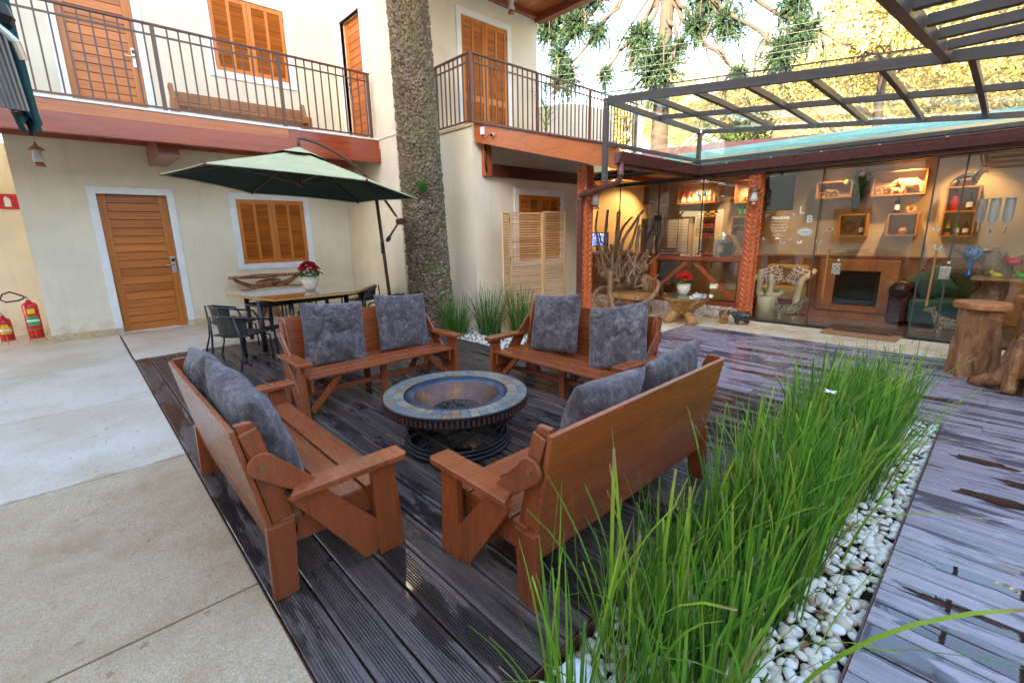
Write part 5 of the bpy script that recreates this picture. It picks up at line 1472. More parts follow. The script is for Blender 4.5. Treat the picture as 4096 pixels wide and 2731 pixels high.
for i in range(6):
    a, b = cor[i], cor[(i + 1) % 6]
    # hem
    pts = [canopy_pt(i, k / 8, 1.0) + Vector((0, 0, -.006)) for k in range(9)]
    MB().tube(pts, .006, 5).ob('hem', M['canvas_hem'] if 'canvas_hem' in M else M['canvas'], UM, True)
    hub = um_c + um_R @ Vector((0, 0, .05))
    MB().tube([apex + Vector((0, 0, -.05)), a + Vector((0, 0, -.012))], .010, 6).ob('rib', M['rail'], UM, True)
    m = apex.lerp(a, .52) + Vector((0, 0, -.045))
    MB().tube([hub, m], .008, 6).ob('strut', M['rail'], UM, True)
    MB().ball(a, .014, 8, 6).ob('rib_tip', M['rail'], UM, True)
# vent cap
mb = MB()
vs = [tuple(apex + Vector((0, 0, .045)))]; fs = []
for i in range(6): vs.append(tuple(apex.lerp(cor[i], .21) + Vector((0, 0, .030))))
for i in range(6): fs.append((0, 1 + i, 1 + (i + 1) % 6))
mb.add(vs, fs); o = mb.ob('vent', M['canvas'], UM, True)
MB().tube([apex + Vector((0, 0, .07)), um_c + um_R @ Vector((0, 0, .0))], .018, 10).ob('hub_tube', M['rail'], UM, True)
MB().lathe([(.001, -.02), (.04, -.015), (.04, .02), (.02, .04)], 14, tuple(um_c + um_R @ Vector((0, 0, .03)))).ob('hub', M['rail'], UM, True)
MB().tube([apex + Vector((0, 0, .05)), apex + Vector((.0, 0, .15))], .022, 10).ob('hook', M['rail'], UM, True, smooth=True)
arm = [(2.30, 6.29, 2.645), (2.42, 6.29, 2.640), (2.63, 6.30, 2.59), (3.0, 6.40, 2.45), (3.29, 6.50, 2.265), (3.56, 6.57, 1.99), (3.80, 6.60, 1.68)]
MB().tube(arm, .022, 10).ob('arm', M['rail'], UM, True, smooth=True, sub=1)
MB().tube([(3.575, 6.60, 0), (3.445, 6.60, 2.10)], .026, 12).ob('pole', M['rail'], UM, True, smooth=True)
MB().tube([(3.81, 6.60, 1.665), (3.56, 6.59, 1.36)], .017, 8).ob('brace', M['rail'], UM, True)
MB().tube([(3.615, 6.59, 1.42), (3.575, 6.59, 1.375)], .032, 10).ob('collar', M['blue_steel'], UM, True)
MB().tube([(3.80, 6.52, 1.655), (3.80, 6.62, 1.655)], .05, 16).ob('crank_drum', M['rail'], UM, True)
MB().tube([(3.80, 6.50, 1.64), (3.80, 6.47, 1.60), (3.80, 6.44, 1.56), (3.77, 6.44, 1.54)], .007, 6).ob('crank_handle', M['rail'], UM, True)
MB().box(3.455, 3.50, 6.56, 6.60, 1.18, 1.36).ob('slide_grip', M['black'], UM, True, bevel=.008)
MB().box(3.25, 3.9, 6.55, 6.65, .004, .035).ob('base_cross', M['rail'], UM, True)
MB().box(3.53, 3.62, 6.27, 6.95, .006, .034).ob('base_cross', M['rail'], UM, True)

# ================================================================ FOLDING SCREEN
FS = thing('folding_screen', 'three panel folding screen of pale slats before the small shuttered window', 'screen', (5.6, 5.3, 0))
def scr_panel(a, b, z1, nsl):
    a = Vector(a); b = Vector(b); d = (b - a).normalized(); L = (b - a).length; nrm = Vector((-d.y, d.x))
    sl = None; ang = math.atan2(d.y, d.x); cm = (a + b) / 2
    for e in (a + d * .018, b - d * .018):
        MB().box(-.017, .017, -.014, .014, 0, z1).xf(Matrix.Translation((e.x, e.y, .0)) @ Matrix.Rotation(ang, 4, 'Z')).ob('stile', M['pale_wood_z'], FS, True, bevel=.002)
    for z in (z1 - .017, .06):
        MB().box(-L / 2 + .036, L / 2 - .036, -.012, .012, z - .016, z + .016).xf(Matrix.Translation((cm.x, cm.y, 0)) @ Matrix.Rotation(ang, 4, 'Z')).ob('cross_rail', M['pale_wood'], FS, True, bevel=.002)
    for i in range(nsl):
        z = .10 + (z1 - .16) * i / (nsl - 1)
        loc = Vector((cm.x, cm.y, z)) - FS.location
        if sl is None:
            sl = MB().box(-L / 2 + .034, L / 2 - .034, -.0035, .0035, -.0105, .0105).ob('slat', M['pale_wood'], FS); sl.location = loc; o = sl
        else: o = share(sl, 'slat', FS, loc)
        o.rotation_euler = (0.45 + RNG.uniform(-.05, .05), 0, ang)
scr_panel((4.80, 5.32), (5.10, 5.50), 1.755, 42)
scr_panel((5.11, 5.50), (5.70, 5.325), 1.770, 42)
scr_panel((5.71, 5.325), (6.235, 5.30), 1.790, 42)
for z in (.35, 1.05, 1.66): MB().box(5.10, 5.112, 5.478, 5.490, z - .03, z + .03).ob('hinge', M['black_metal'], FS, True)
# ================================================================ THINGS ON THE TERRACE
# ---- driftwood throne
def branch(mb, pts, r0, r1, seg=8, wob=0.02, n=9):
    pts = [Vector(p) for p in pts]; out = []
    m = len(pts) - 1
    for i in range(n + 1):
        u = i / n * m; k = min(m - 1, int(u)); f = u - k
        p0 = pts[max(0, k - 1)]; p1 = pts[k]; p2 = pts[k + 1]; p3 = pts[min(m, k + 2)]
        p = 0.5 * ((2 * p1) + (p2 - p0) * f + (2 * p0 - 5 * p1 + 4 * p2 - p3) * f * f + (3 * p1 - p0 - 3 * p2 + p3) * f ** 3)
        q = noise.noise_vector(p * 7) * wob; out.append(p + q)
    rs = [(r0 + (r1 - r0) * (i / n)) * (1 + .22 * noise.noise(out[i] * 13)) for i in range(n + 1)]
    mb.tube(out, rs, seg); return mb
TH_ = thing('driftwood_throne', 'throne chair built of tangled driftwood roots with tall prongs, before the glass', 'chair', (7.15, 4.75, 0))
def br(pts, r0, r1, name='branch'): branch(MB(), pts, r0, r1).ob(name, M['drift'], TH_, True, smooth=True)
SL = lambda y, z, x=7.15: (x, y, z)
mb = MB(); mb.prism([(6.86, 4.22), (6.90, 4.86), (7.40, 4.92), (7.44, 4.30), (7.15, 4.18)], 'z', .30, .39); mb.ob('seat', M['golden_root'], TH_, True, bevel=.02)
br([SL(4.50, .33, 7.1), SL(4.44, .2, 7.08), SL(4.42, .05, 7.05)], .17, .15, 'leg')
br([SL(4.78, .32, 7.0), SL(4.86, .16, 6.95), SL(4.95, .02, 6.9)], .07, .06, 'leg')
br([SL(4.40, .32, 7.25), SL(4.34, .15, 7.3), SL(4.28, .02, 7.32)], .09, .07, 'leg')
br([SL(4.90, .40, 7.3), SL(5.20, .42, 7.25), SL(5.30, .30, 7.1), SL(5.15, .16, 7.0), SL(4.9, .12, 7.0)], .035, .045, 'armrest')
br([SL(4.32, .62, 7.3), SL(4.10, .60, 7.25), SL(4.03, .50, 7.15), SL(4.10, .33, 7.05), SL(4.30, .20, 7.0)], .03, .045, 'armrest')
br([SL(4.90, .75, 7.0), SL(4.84, .55, 6.93), SL(4.80, .3, 6.9), SL(4.70, .12, 6.88), SL(4.55, .06, 6.9)], .05, .045)
# the back: big knotted plates
br([SL(5.08, .55, 7.35), SL(4.95, .75, 7.35), SL(4.72, .62, 7.4), SL(4.42, .60, 7.4), SL(4.38, .40, 7.4)], .13, .10, 'backrest')
br([SL(4.98, .45, 7.35), SL(4.80, .50, 7.35), SL(4.55, .75, 7.38), SL(4.40, .80, 7.38)], .12, .06, 'backrest')
br([SL(5.02, .73, 7.15), SL(4.92, .70, 7.1), SL(4.84, .72, 7.1)], .085, .06, 'knot')
prongs = [
 ((5.28, .60), (5.34, .80), (5.38, .95), (5.42, 1.0), .05, .018), ((5.20, .62), (5.36, .85), (5.44, .80), (5.46, .92), .045, .02),
 ((5.10, .60), (5.28, 1.10), (5.36, 1.50), (5.352, 1.83), .045, .014), ((5.15, .70), (5.24, 1.05), (5.22, 1.40), (5.17, 1.83), .055, .022),
 ((5.05, .7), (5.10, 1.10), (5.06, 1.45), (5.055, 1.78), .035, .013), ((4.95, .7), (5.02, 1.0), (4.86, 1.45), (4.89, 1.80), .05, .018),
 ((5.30, .75), (5.18, 1.10), (5.30, 1.25), (5.41, 1.40), .03, .012), ((4.98, .8), (5.04, 1.15), (4.93, 1.50), (4.76, 1.70), .045, .018),
 ((4.88, .75), (4.84, 1.10), (4.70, 1.40), (4.40, 1.78), .055, .020), ((4.80, .7), (4.78, 1.05), (4.62, 1.35), (4.52, 1.72), .05, .016),
 ((4.75, .7), (4.65, 1.05), (4.58, 1.45), (4.55, 1.55), .045, .018), ((4.62, .72), (4.52, 1.0), (4.48, 1.30), (4.40, 1.50), .05, .02),
 ((4.50, .75), (4.45, .92), (4.40, 1.0), (4.30, 1.02), .04, .015), ((4.90, .72), (4.75, .78), (4.55, .90), (4.42, 1.12), .045, .03),
 ((4.95, .74), (4.90, .95), (4.80, 1.08), (4.60, 1.10), .04, .025), ((5.08, .74), (5.22, .92), (5.30, 1.05), (5.33, 1.10), .05, .02),
 ((5.0, .74), (5.06, .98), (5.14, 1.10), (5.16, 1.22), .045, .02), ((4.70, .65), (4.62, .88), (4.66, 1.10), (4.60, 1.24), .04, .02),
 ((4.45, .70), (4.38, .88), (4.44, 1.0), (4.34, 1.10), .03, .012), ((5.18, .50), (5.30, .62), (5.40, .66), (5.42, .80), .05, .02)]
for i, (a, b, c_, d_, r0, r1) in enumerate(prongs):
    x = 7.30 + .12 * math.sin(i * 2.1)
    br([(x, *a), (x + .02, *b), (x - .03, *c_), (x + .03 * math.cos(i), *d_)], r0 * .80, r1 * 1.0, 'prong')

rt = random.Random(21)
for i in range(26):
    y0 = rt.uniform(4.35, 5.2); z0 = rt.uniform(.45, .8); a = rt.uniform(-1.2, 1.2); L = rt.uniform(.25, .6)
    y1, z1 = y0 + math.sin(a) * L * .5, z0 + math.cos(a) * L * .5; y2, z2 = y0 + math.sin(a * 1.4) * L, z0 + math.cos(a * .8) * L
    x = 7.2 + rt.uniform(-.15, .2); br([(x, y0, z0), (x + rt.uniform(-.06, .06), y1, z1), (x + rt.uniform(-.1, .1), y2, z2)], rt.uniform(.018, .035), .009, 'root')

# ---- root coffee table with glass, pot and ashtray
CT = thing('root_coffee_table', 'round glass topped coffee table on a golden root base, before the red timber frame', 'coffee table', (7.10, 3.52, 0))
for pts, rs in ((((7.12, 3.50, .24), (7.02, 3.38, .12), (6.95, 3.27, 0)), (.085, .065)), (((7.08, 3.56, .24), (6.95, 3.62, .12), (6.86, 3.70, 0)), (.085, .065)), (((7.17, 3.55, .24), (7.32, 3.62, .1), (7.44, 3.70, 0)), (.08, .055))):
    branch(MB(), pts, rs[0], rs[-1], 12, .012, 8).ob('leg', M['golden_root'], CT, True, smooth=True)
def flare(u, v):
    a = u * 2 * PI; z = .15 + .255 * v; k = .5 + .5 * math.sin(a * 5 + 1.0 + .6 * math.sin(a * 2))
    r_ = .10 + .20 * v ** 1.2 + (.09 * k - .03) * v ** 1.5 + .018 * noise.noise((math.cos(a) * 4, math.sin(a) * 4, z * 8)) 
    return (7.10 + r_ * math.cos(a), 3.52 + r_ * math.sin(a), z + .02 * v * (k - .5) + .01 * noise.noise((a * 3, z * 5, 2)))
MB().grid(flare, 90, 18).ob('flared_root', M['golden_root'], CT, True, smooth=True, solid=.05)
for a in (.3, 1.5, 2.9, 4.1, 5.3): branch(MB(), [(7.10 + .12 * math.cos(a), 3.52 + .12 * math.sin(a), .2), (7.10 + .27 * math.cos(a), 3.52 + .27 * math.sin(a), .32), (7.10 + .37 * math.cos(a + .15), 3.52 + .37 * math.sin(a + .15), .405)], .06, .035, 8, .02, 7).ob('root', M['golden_root'], CT, True, smooth=True)
MB().lathe([(.001, 0), (.43, 0), (.435, .005), (.43, .010), (.001, .010)], 64, (7.10, 3.52, .425)).ob('glass_top', M['table_glass'] if 'table_glass' in M else M['pane'], CT, True)
flower_pot((7.12, 3.56, .436), M['petal_scarlet'], 'patterned cream pot of bright scarlet flowers on the round glass coffee table', .95)
ash = thing('ashtray', 'square cut glass ashtray on the round coffee table beside the flower pot', 'ashtray', (7.0, 3.23, .437))
mb = MB()
for a in range(4):
    c_, s_ = math.cos(a * PI / 2), math.sin(a * PI / 2)
    mb.prism([(-.07, -.07), (.07, -.07), (.055, -.042), (-.055, -.042)], 'z', .01, .045).ob if False else None
body = MB().prism([(-.075, -.075), (.075, -.075), (.075, .075), (-.075, .075)], 'z', 0, .012)
for a in range(4):
    t_ = MB().prism([(-.074, -.075), (.074, -.075), (.05, -.048), (-.05, -.048)], 'z', .013, .045); t_.xf(Matrix.Rotation(a * PI / 2, 4, 'Z')); body.add(t_.v, t_.f)
body.ob('dish', M['ice'] if 'ice' in M else M['petal'], ash)

# ---- elephant figures (one body surface each)
def skin_body(name, m, parent, nodes, edges, sub=2):
    me = bpy.data.meshes.new(name); me.from_pydata([n[:3] for n in nodes], edges, [])
    o = bpy.data.objects.new(name, me); COL.objects.link(o); o.parent = parent
    k = o.modifiers.new('skin', 'SKIN')
    if not me.skin_vertices:
        bpy.context.view_layer.objects.active = o
    for i, n in enumerate(nodes):
        me.skin_vertices[0].data[i].radius = (n[3], n[4] if len(n) > 4 else n[3])
    me.skin_vertices[0].data[0].use_root = True
    k.use_smooth_shade = True
    s_ = o.modifiers.new('sub', 'SUBSURF'); s_.levels = sub; s_.render_levels = sub
    me.materials.append(m); return o
def elephant(loc, rz, m, deco, label, s=1.0):
    r = thing('elephant_figure', label, 'figurine', loc, rz); r.scale = (s, s, s)
    # faces +x
    nodes = [(0, 0, .13, .062, .070), (-.07, 0, .135, .060, .066), (-.115, 0, .115, .035), (.06, 0, .14, .055, .058), (.115, 0, .165, .045, .048), (.155, 0, .150, .026), (.18, 0, .175, .017), (.185, 0, .215, .013), (.170, 0, .240, .010),
             (-.08, .04, .07, .030), (-.08, .042, .015, .028), (-.08, -.04, .07, .030), (-.08, -.042, .015, .028), (.06, .038, .07, .028), (.065, .040, .015, .026), (.06, -.038, .07, .028), (.05, -.040, .015, .026), (-.135, 0, .075, .008)]
    edges = [(0, 1), (1, 2), (0, 3), (3, 4), (4, 5), (5, 6), (6, 7), (7, 8), (1, 9), (9, 10), (1, 11), (11, 12), (3, 13), (13, 14), (3, 15), (15, 16), (2, 17)]
    skin_body('body', m, r, nodes, edges)
    for s_ in (-1, 1):
        def ear(u, v, s_=s_):
            a = u * 2 * PI; rr_ = .042 * v
            return (.092 - rr_ * math.cos(a) * .55 - .01, s_ * (.048 + .014 * v), .165 + rr_ * math.sin(a) * 1.05 - .006)
        MB().grid(ear, 16, 4).ob('ear', m, r, smooth=True, solid=.006)
        MB().tube([(.148, s_ * .022, .148), (.172, s_ * .027, .142), (.185, s_ * .028, .155)], [.007, .006, .003], 8).ob('tusk', M['petal'], r, smooth=True)
        MB().ball((.138, s_ * .034, .182), .005, 8, 6).ob('eye', M['black'], r)
    def cloth(u, v):
        a = (u - .5) * PI * 1.05; x = -.10 + .13 * v
        return (x, .074 * math.sin(a), .130 + .078 * math.cos(a))
    MB().grid(cloth, 14, 6).ob('saddle_cloth', deco, r, smooth=True, solid=.005)
    MB().tube([(.095 + .01 * math.cos(a), .055 * math.sin(a), .150 + .058 * math.cos(a)) for a in np.linspace(0, 2 * PI, 25)], .006, 6, False).ob('collar', deco, r, smooth=True)
    MB().tube([(.165 - .03 * abs(v_), v_ * .04, .195 + .008) for v_ in np.linspace(-1, 1, 7)], .004, 6).ob('head_band', deco, r)
    return r
t = NT('gilded black cloth'); n = t.vor(t.co(), 60); t.col(t.ramp(n, [(0.25, (0.55, 0.34, 0.06)), (0.34, (0.02, 0.02, 0.022))])); t.rough(0.35); M['gilt'] = t.m
t = NT('jewelled dark cloth'); n = t.vor(t.co(), 75); t.col(t.ramp(n, [(0.22, (0.60, 0.52, 0.36)), (0.32, (0.08, 0.04, 0.035))])); t.rough(0.4); M['jewel'] = t.m
M['ebony'] = plain('black lacquer', (0.022, 0.026, 0.030), 0.3); M['bronze_fig'] = plain('golden brown lacquer', (0.30, 0.155, 0.055), 0.35, var=0.3)
elephant((7.36, 2.98, .002), math.radians(205), M['bronze_fig'], M['jewel'], 'golden brown elephant figure with beaded cloth on the tiles, facing the deck', .98)
elephant((7.42, 2.74, .002), math.radians(130), M['ebony'], M['gilt'], 'black elephant figure with gold trimmed cloth, raised trunk, by the carved post', 1.02)

# ---- stump tables at the right
def stump_table(loc, rz, label, ht, rt, low=(.17, .15, .20), seed=0):
    r = thing('stump_table', label, 'stump table', loc, rz, 'tree stump tables on the right deck')
    def fn(u, v):
        a = u * 2 * PI; z = v * (ht - .07)
        rr_ = low[0] + (low[2] - low[0]) * (1 - v) ** 2 * .8 + .025 * math.sin(a * 3 + seed + v * 2) + .018 * math.sin(a * 7 + seed * 2 + v * 5) * (1.2 - v)
        rr_ += .10 * max(0, math.sin(a * 2.5 + seed)) ** 3 * (1 - v) ** 3 + .02 * noise.noise((math.cos(a) * 3, math.sin(a) * 3, z * 5 + seed))
        rr_ += .03 * max(0, v - .75)
        return (rr_ * math.cos(a), rr_ * math.sin(a), z)
    MB().grid(fn, 72, 30).ob('stump', M['root'], r, smooth=True)
    pts = []
    n = 64
    prof = [(.001, 0.0), (.94, 0.0), (1.0, .012), (1.0, .055), (.975, .066), (.001, .068)]
    MB().lathe([(p[0] * rt, p[1] + ht - .07) for p in prof], n, (0, 0, 0), lambda a: 1 + .05 * math.sin(a * 2 + seed) + .02 * math.sin(a * 5 + 1) + .008 * math.sin(a * 11)).ob('top', M['slab_top'], r, smooth=False, bevel=.004)
    return r
stump_table((6.42, .13, 0), .3, 'stump table with a wide smooth foot, leftmost of the three at the right edge', .72, .21, (.145, .14, .20), 1.0)
S2 = stump_table((5.95, -.36, 0), 1.4, 'stump table with twisted roots and holes, nearest at the right edge', .715, .23, (.12, .10, .17), 3.4)
for pts, r0, r1 in ((((5.95, -.36, .45), (5.90, -.20, .22), (5.93, -.02, .05), (6.0, .10, .02)), .10, .045), (((5.90, -.36, .5), (5.72, -.38, .25), (5.60, -.34, .03)), .10, .06), (((5.92, -.3, .6), (5.84, -.16, .45), (5.80, -.16, .2), (5.78, -.14, .02)), .05, .05), (((6.0, -.4, .4), (6.15, -.5, .1), (6.25, -.55, .0)), .10, .05)):
    branch(MB(), pts, r0, r1, 10, .03, 9).ob('root', M['root'], S2, False, smooth=True).location = (0, 0, 0)
for o in [c_ for c_ in S2.children if c_.name.startswith('root')]:
    inv = Matrix.Rotation(-1.4, 4, 'Z') @ Matrix.Translation((-5.95, .36, 0))
    o.data.transform(inv)
stump_table((7.05, -.28, 0), 2.2, 'stump table standing behind the other two at the right edge', .735, .20, (.14, .13, .19), 5.2)

# ---- door mat
t = NT('coir mat'); n = t.noise(t.world(), 120, 3, .7); t.col(t.ramp(n, [(0.35, (0.22, 0.10, 0.035)), (0.65, (0.40, 0.21, 0.09))])); t.rough(0.95); t.bump(n, .8, .006); M['coir'] = t.m
mt = thing('door_mat', 'brown coir door mat with a dark stripe lying at the open glass door', 'door mat', (7.72, 1.20, 0))
MB().prism([(7.52, 1.70), (7.50, 1.2), (7.53, .86), (7.95, .84), (7.97, 1.68), (7.75, 1.72)], 'z', .003, .018).ob('coir', M['coir'], mt, True, bevel=.004)
MB().box(7.80, 7.90, .95, 1.62, .0185, .023).ob('stripe', M['black'], mt, True)

# ---- lanterns
M['copper'] = plain('copper lantern metal', (0.42, 0.16, 0.08), 0.35, 0.8)
t = NT('frosted lamp glass'); t.col((0.72, 0.70, 0.70)); t.rough(0.35); t.b.inputs['Transmission Weight'].default_value = 0.35; M['frost'] = t.m
def lantern(loc, label, hang=0.12, wall=None):
    r = thing('lantern', label, 'lantern', loc, 0, 'copper lanterns with milky glass')
    z = 0
    MB().lathe([(.012, 0), (.014, -.02), (.03, -.04), (.085, -.085), (.088, -.092), (.04, -.088)], 20, (0, 0, -.03)).ob('hood', M['copper'], r, smooth=True)
    MB().lathe([(.033, 0), (.045, -.03), (.042, -.07), (.058, -.11), (.055, -.14), (.035, -.155)], 20, (0, 0, -.118)).ob('lamp_glass', M['frost'], r, smooth=True)
    MB().lathe([(.03, 0), (.045, -.008), (.048, -.02), (.062, -.04), (.060, -.05), (.001, -.052)], 20, (0, 0, -.272)).ob('burner', M['copper'], r, smooth=True)
    if wall:
        MB().tube([(0, 0, -.03), (0, 0, .02), (wall[0] * .4, wall[1] * .4, .07), (wall[0], wall[1], .03), (wall[0], wall[1], -.08)], .008, 8).ob('bracket', M['copper'], r, smooth=True)
        MB().tube([(wall[0] * 1.0, wall[1], -.01), (wall[0] * .85, wall[1] * .85, -.01)], .035, 14).ob('wall_rose', M['copper'], r)
    else:
        MB().tube([(0, 0, -.03), (0, 0, hang)], .004, 6).ob('chain', M['copper'], r)
    return r
lantern((-.09, 8.80, 2.72), 'copper lantern hanging on a chain under the left balcony', .22)
lantern((6.18, 6.5, 5.42), 'copper lantern hanging from the eaves above the terrace door', .10)
lantern((5.83, 4.385, 2.10), 'copper lantern with milky glass on the carved post beside the downpipe', .1, (-.02, .09))
lantern((7.60, 2.79, 2.12), 'copper lantern with milky glass on the carved post in the middle of the glass front', .1, (.11, .01))

# ---- security camera and its junction box
sc_ = thing('security_camera', 'white bullet security camera on the orange barge board', 'camera', (4.98, 5.65, 2.90))
MB().tube([(.0, 0, 0), (-.10, -.05, -.025)], .026, 16).ob('housing', M['petal'], sc_, smooth=False)
MB().tube([(-.10, -.05, -.025), (-.112, -.056, -.028)], .024, 16).ob('lens', M['black'], sc_)
MB().tube([(.0, 0, 0), (.0, -.04, .0), (.0, -.10, .01)], .010, 8).ob('arm', M['petal'], sc_)
MB().tube([(-.01, -.10, .012), (.006, -.10, .012)], .035, 16).ob('mount', M['petal'], sc_)
jb = thing('junction_box', 'small white junction box beside the security camera', 'box', (4.87, 5.80, 2.96))
MB().box(-.02, .02, -.035, .035, -.05, .06).ob('case', M['petal'], jb, bevel=.005)
MB().tube([(0, 0, -.05), (.0, -.02, -.12), (.01, -.08, -.10), (.03, -.12, -.06)], .004, 5).ob('cable', M['black'], jb)

# ---- fire extinguishers, sign
M['red_paint'] = plain('red enamel', (0.50, 0.012, 0.015), 0.25)
M['yellow_label'] = plain('yellow label', (0.75, 0.50, 0.02), 0.5); M['green_label'] = plain('green label', (0.03, 0.30, 0.10), 0.5); M['white_label'] = plain('white label', (0.72, 0.74, 0.78), 0.5)
def band(mb, r, a0, a1, z0, z1, n=10):
    def fn(u, v): a = a0 + (a1 - a0) * u; return (r * math.cos(a), r * math.sin(a), z0 + (z1 - z0) * v)
    return mb.grid(fn, n, 2)
def extinguisher(loc, h, rad, label, lab2, hoop):
    r = thing('fire_extinguisher', label, 'fire extinguisher', loc, 0)
    MB().lathe([(.001, .06), (rad * .9, .062), (rad, .075), (rad, h - .06), (rad * .85, h - .03), (rad * .35, h), (rad * .3, h + .025), (.001, h + .03)], 28).ob('cylinder', M['red_paint'], r, smooth=True)
    MB().tube([(0, 0, h + .02), (0, 0, h + .06)], .014, 10).ob('valve', M['steel'], r)
    MB().beam((-.01, -.01, h + .05), (.07, -.03, h + .075), .02, .01).ob('lever', M['steel'], r)
    MB().beam((-.01, -.01, h + .075), (.06, -.03, h + .11), .02, .008).ob('lever', M['steel'], r)
    MB().tube([(0, 0, h + .05)] + hoop, .011, 8).ob('hose', M['black'], r, smooth=True)
    a = math.radians(-88)
    band(MB(), rad + .001, a - .5, a + .5, h - .17, h - .10).ob('label', M['yellow_label'], r)
    band(MB(), rad + .001, a - .8, a + .8, h * .42, h * .66).ob('label', lab2, r)
    band(MB(), rad + .002, a - .85, a + .85, h * .52, h * .57).ob('label', M['white_label'], r)
    for k in range(3):
        b = k * 2 * PI / 3 + .5; MB().tube([(rad * 1.02 * math.cos(b), rad * 1.02 * math.sin(b), .20), (rad * 1.05 * math.cos(b), rad * 1.05 * math.sin(b), .06), (rad * 1.35 * math.cos(b), rad * 1.35 * math.sin(b), .0)], .005, 6).ob('stand_leg', M['brass'], r)
    for z in (.055, .20): MB().tube([(rad * 1.04 * math.cos(q), rad * 1.04 * math.sin(q), z) for q in np.linspace(0, 2 * PI, 25)], .004, 6, False).ob('stand_ring', M['brass'], r)
    return r
extinguisher((-.56, 9.75, 0), .60, .085, 'tall red fire extinguisher with green label and looped black hose by the wall corner', M['green_label'],
             [(-.06, -.02, .70), (-.16, -.03, .76), (-.24, -.03, .73), (-.27, -.03, .66), (-.22, -.03, .62), (-.10, -.05, .63), (-.03, -.04, .66)])
extinguisher((-.86, 9.80, 0), .40, .075, 'short red fire extinguisher with yellow labels, cut by the left picture edge', M['yellow_label'], [(-.05, -.03, .50), (-.10, -.04, .48), (-.12, -.04, .30)])
sg = thing('safety_sign', 'small red safety sign with an extinguisher symbol on the recessed wall', 'sign', (-.56, 10.58, 2.05))
MB().box(-.13, .13, -.004, .004, -.11, .11).ob('plate', M['red_paint'], sg)
MB().prism([(-.035, -.075), (.035, -.075), (.035, .035), (.02, .055), (.005, .06), (.005, .075), (-.02, .075), (-.02, .055), (-.035, .035)], 'y', -.009, -.005).ob('symbol', M['white_label'], sg)

# ---- bench on the balcony
bb = thing('balcony_bench', 'low brown wooden bench on the balcony under the upper shutters', 'bench', (2.45, 8.85, 3.10))
for s_ in (-1, 1):
    MB().prism([(-.22, 0), (.20, 0), (.20, .32), (.10, .42), (.16, .56), (.06, .60), (-.02, .40), (-.22, .34)], 'x', s_ * .95 - .03, s_ * .95 + .03).ob('side', M['panel_wood'], bb, bevel=.01)
MB().box(-.92, .92, -.20, .12, .25, .29).ob('seat', M['panel_wood'], bb, bevel=.004)
MB().box(-.92, .92, .08, .12, .36, .50).ob('backrest', M['panel_wood'], bb, bevel=.006)

# ---- closed parasol hanging into the picture at top left
t = NT('teal canvas'); n = t.noise(t.co(), 9, 5); t.col(t.ramp(n, [(0.3, (0.006, 0.035, 0.038)), (0.7, (0.010, 0.075, 0.078))])); t.rough(0.8); M['teal'] = t.m
CP = thing('closed_parasol', 'closed teal parasol with grey ribs hanging at the top left corner', 'parasol', (0.0, 3.1, 1.9))
Av = Vector((-.10, 3.10, 2.62)); Bv = Vector((-.035, 3.0, 1.955))
ax_ = (Av - Bv).normalized()
def fold(u, v):
    a = u * 2 * PI; c_ = Bv.lerp(Av, v * 1.25); rr_ = (.030 + .045 * v) * (1 + .35 * math.sin(a * 8 + v * 3)); 
    e1 = Vector((1, 0, 0)); e1 = (e1 - ax_ * e1.dot(ax_)).normalized(); e2 = ax_.cross(e1)
    q = c_ + e1 * (rr_ * math.cos(a)) + e2 * (rr_ * math.sin(a)); 
    if v == 0: q = q + Vector((.005, 0, -.02 + .03 * math.sin(a * 3)))
    return tuple(q)
MB().grid(fold, 72, 24).ob('folded_canvas', M['teal'], CP, True, smooth=True)
M['rib_grey'] = plain('grey aluminium rib', (0.22, 0.20, 0.19), 0.4, 0.3)
for k in range(7):
    o_ = Vector((-.07 + .017 * k, -.11 + .006 * k, 0)); MB().beam(Bv + o_ * .8 + Vector((-.02, 0, .03)), Av + o_ * 1.25 + Vector((-.03, 0, .25)), .009, .012).ob('rib', M['rib_grey'], CP, True)
MB().tube([Bv + Vector((-.03, -.05, .02)), Av + Vector((-.06, -.05, .2))], .018, 10).ob('pole', M['rail'], CP, True)
MB().tube([Bv + Vector((-.02, -.10, .33)), Bv + Vector((.02, -.11, .28)), Bv + Vector((.03, -.10, .22))], .014, 8).ob('runner', M['steel'], CP, True)
MB().lathe([(.05, -.03), (.065, 0), (.05, .05)], 12, tuple(Bv + Vector((-.03, -.05, .38)))).ob('hub', M['black'], CP, True)

# ---- potted plant on the terrace
PT = thing('potted_plant', 'tall potted plant with arching leaves behind the terrace railing', 'plant', (7.15, 6.6, 3.11))
MB().lathe([(.001, 0), (.10, 0), (.13, .22), (.12, .22), (.11, .18)], 20).ob('pot', M['base_stone'], PT)
MB().tube([(0, 0, .15), (.02, 0, .6), (.0, 0, 1.05)], .012, 6).ob('stem', M['leaf_green'], PT)
lv = []
for _ in range(46): lv.append((NR.normal(0, .012), NR.normal(0, .012), NR.uniform(.25, 1.0), NR.uniform(.18, .34), NR.uniform(0, 2 * PI), NR.uniform(.8, 1.5), NR.uniform(.008, .016), NR.uniform(.5, .85)))
V, F, C = blades(lv, 6); npmesh('leaves', V, F, M['grass'], PT, None, True, C)

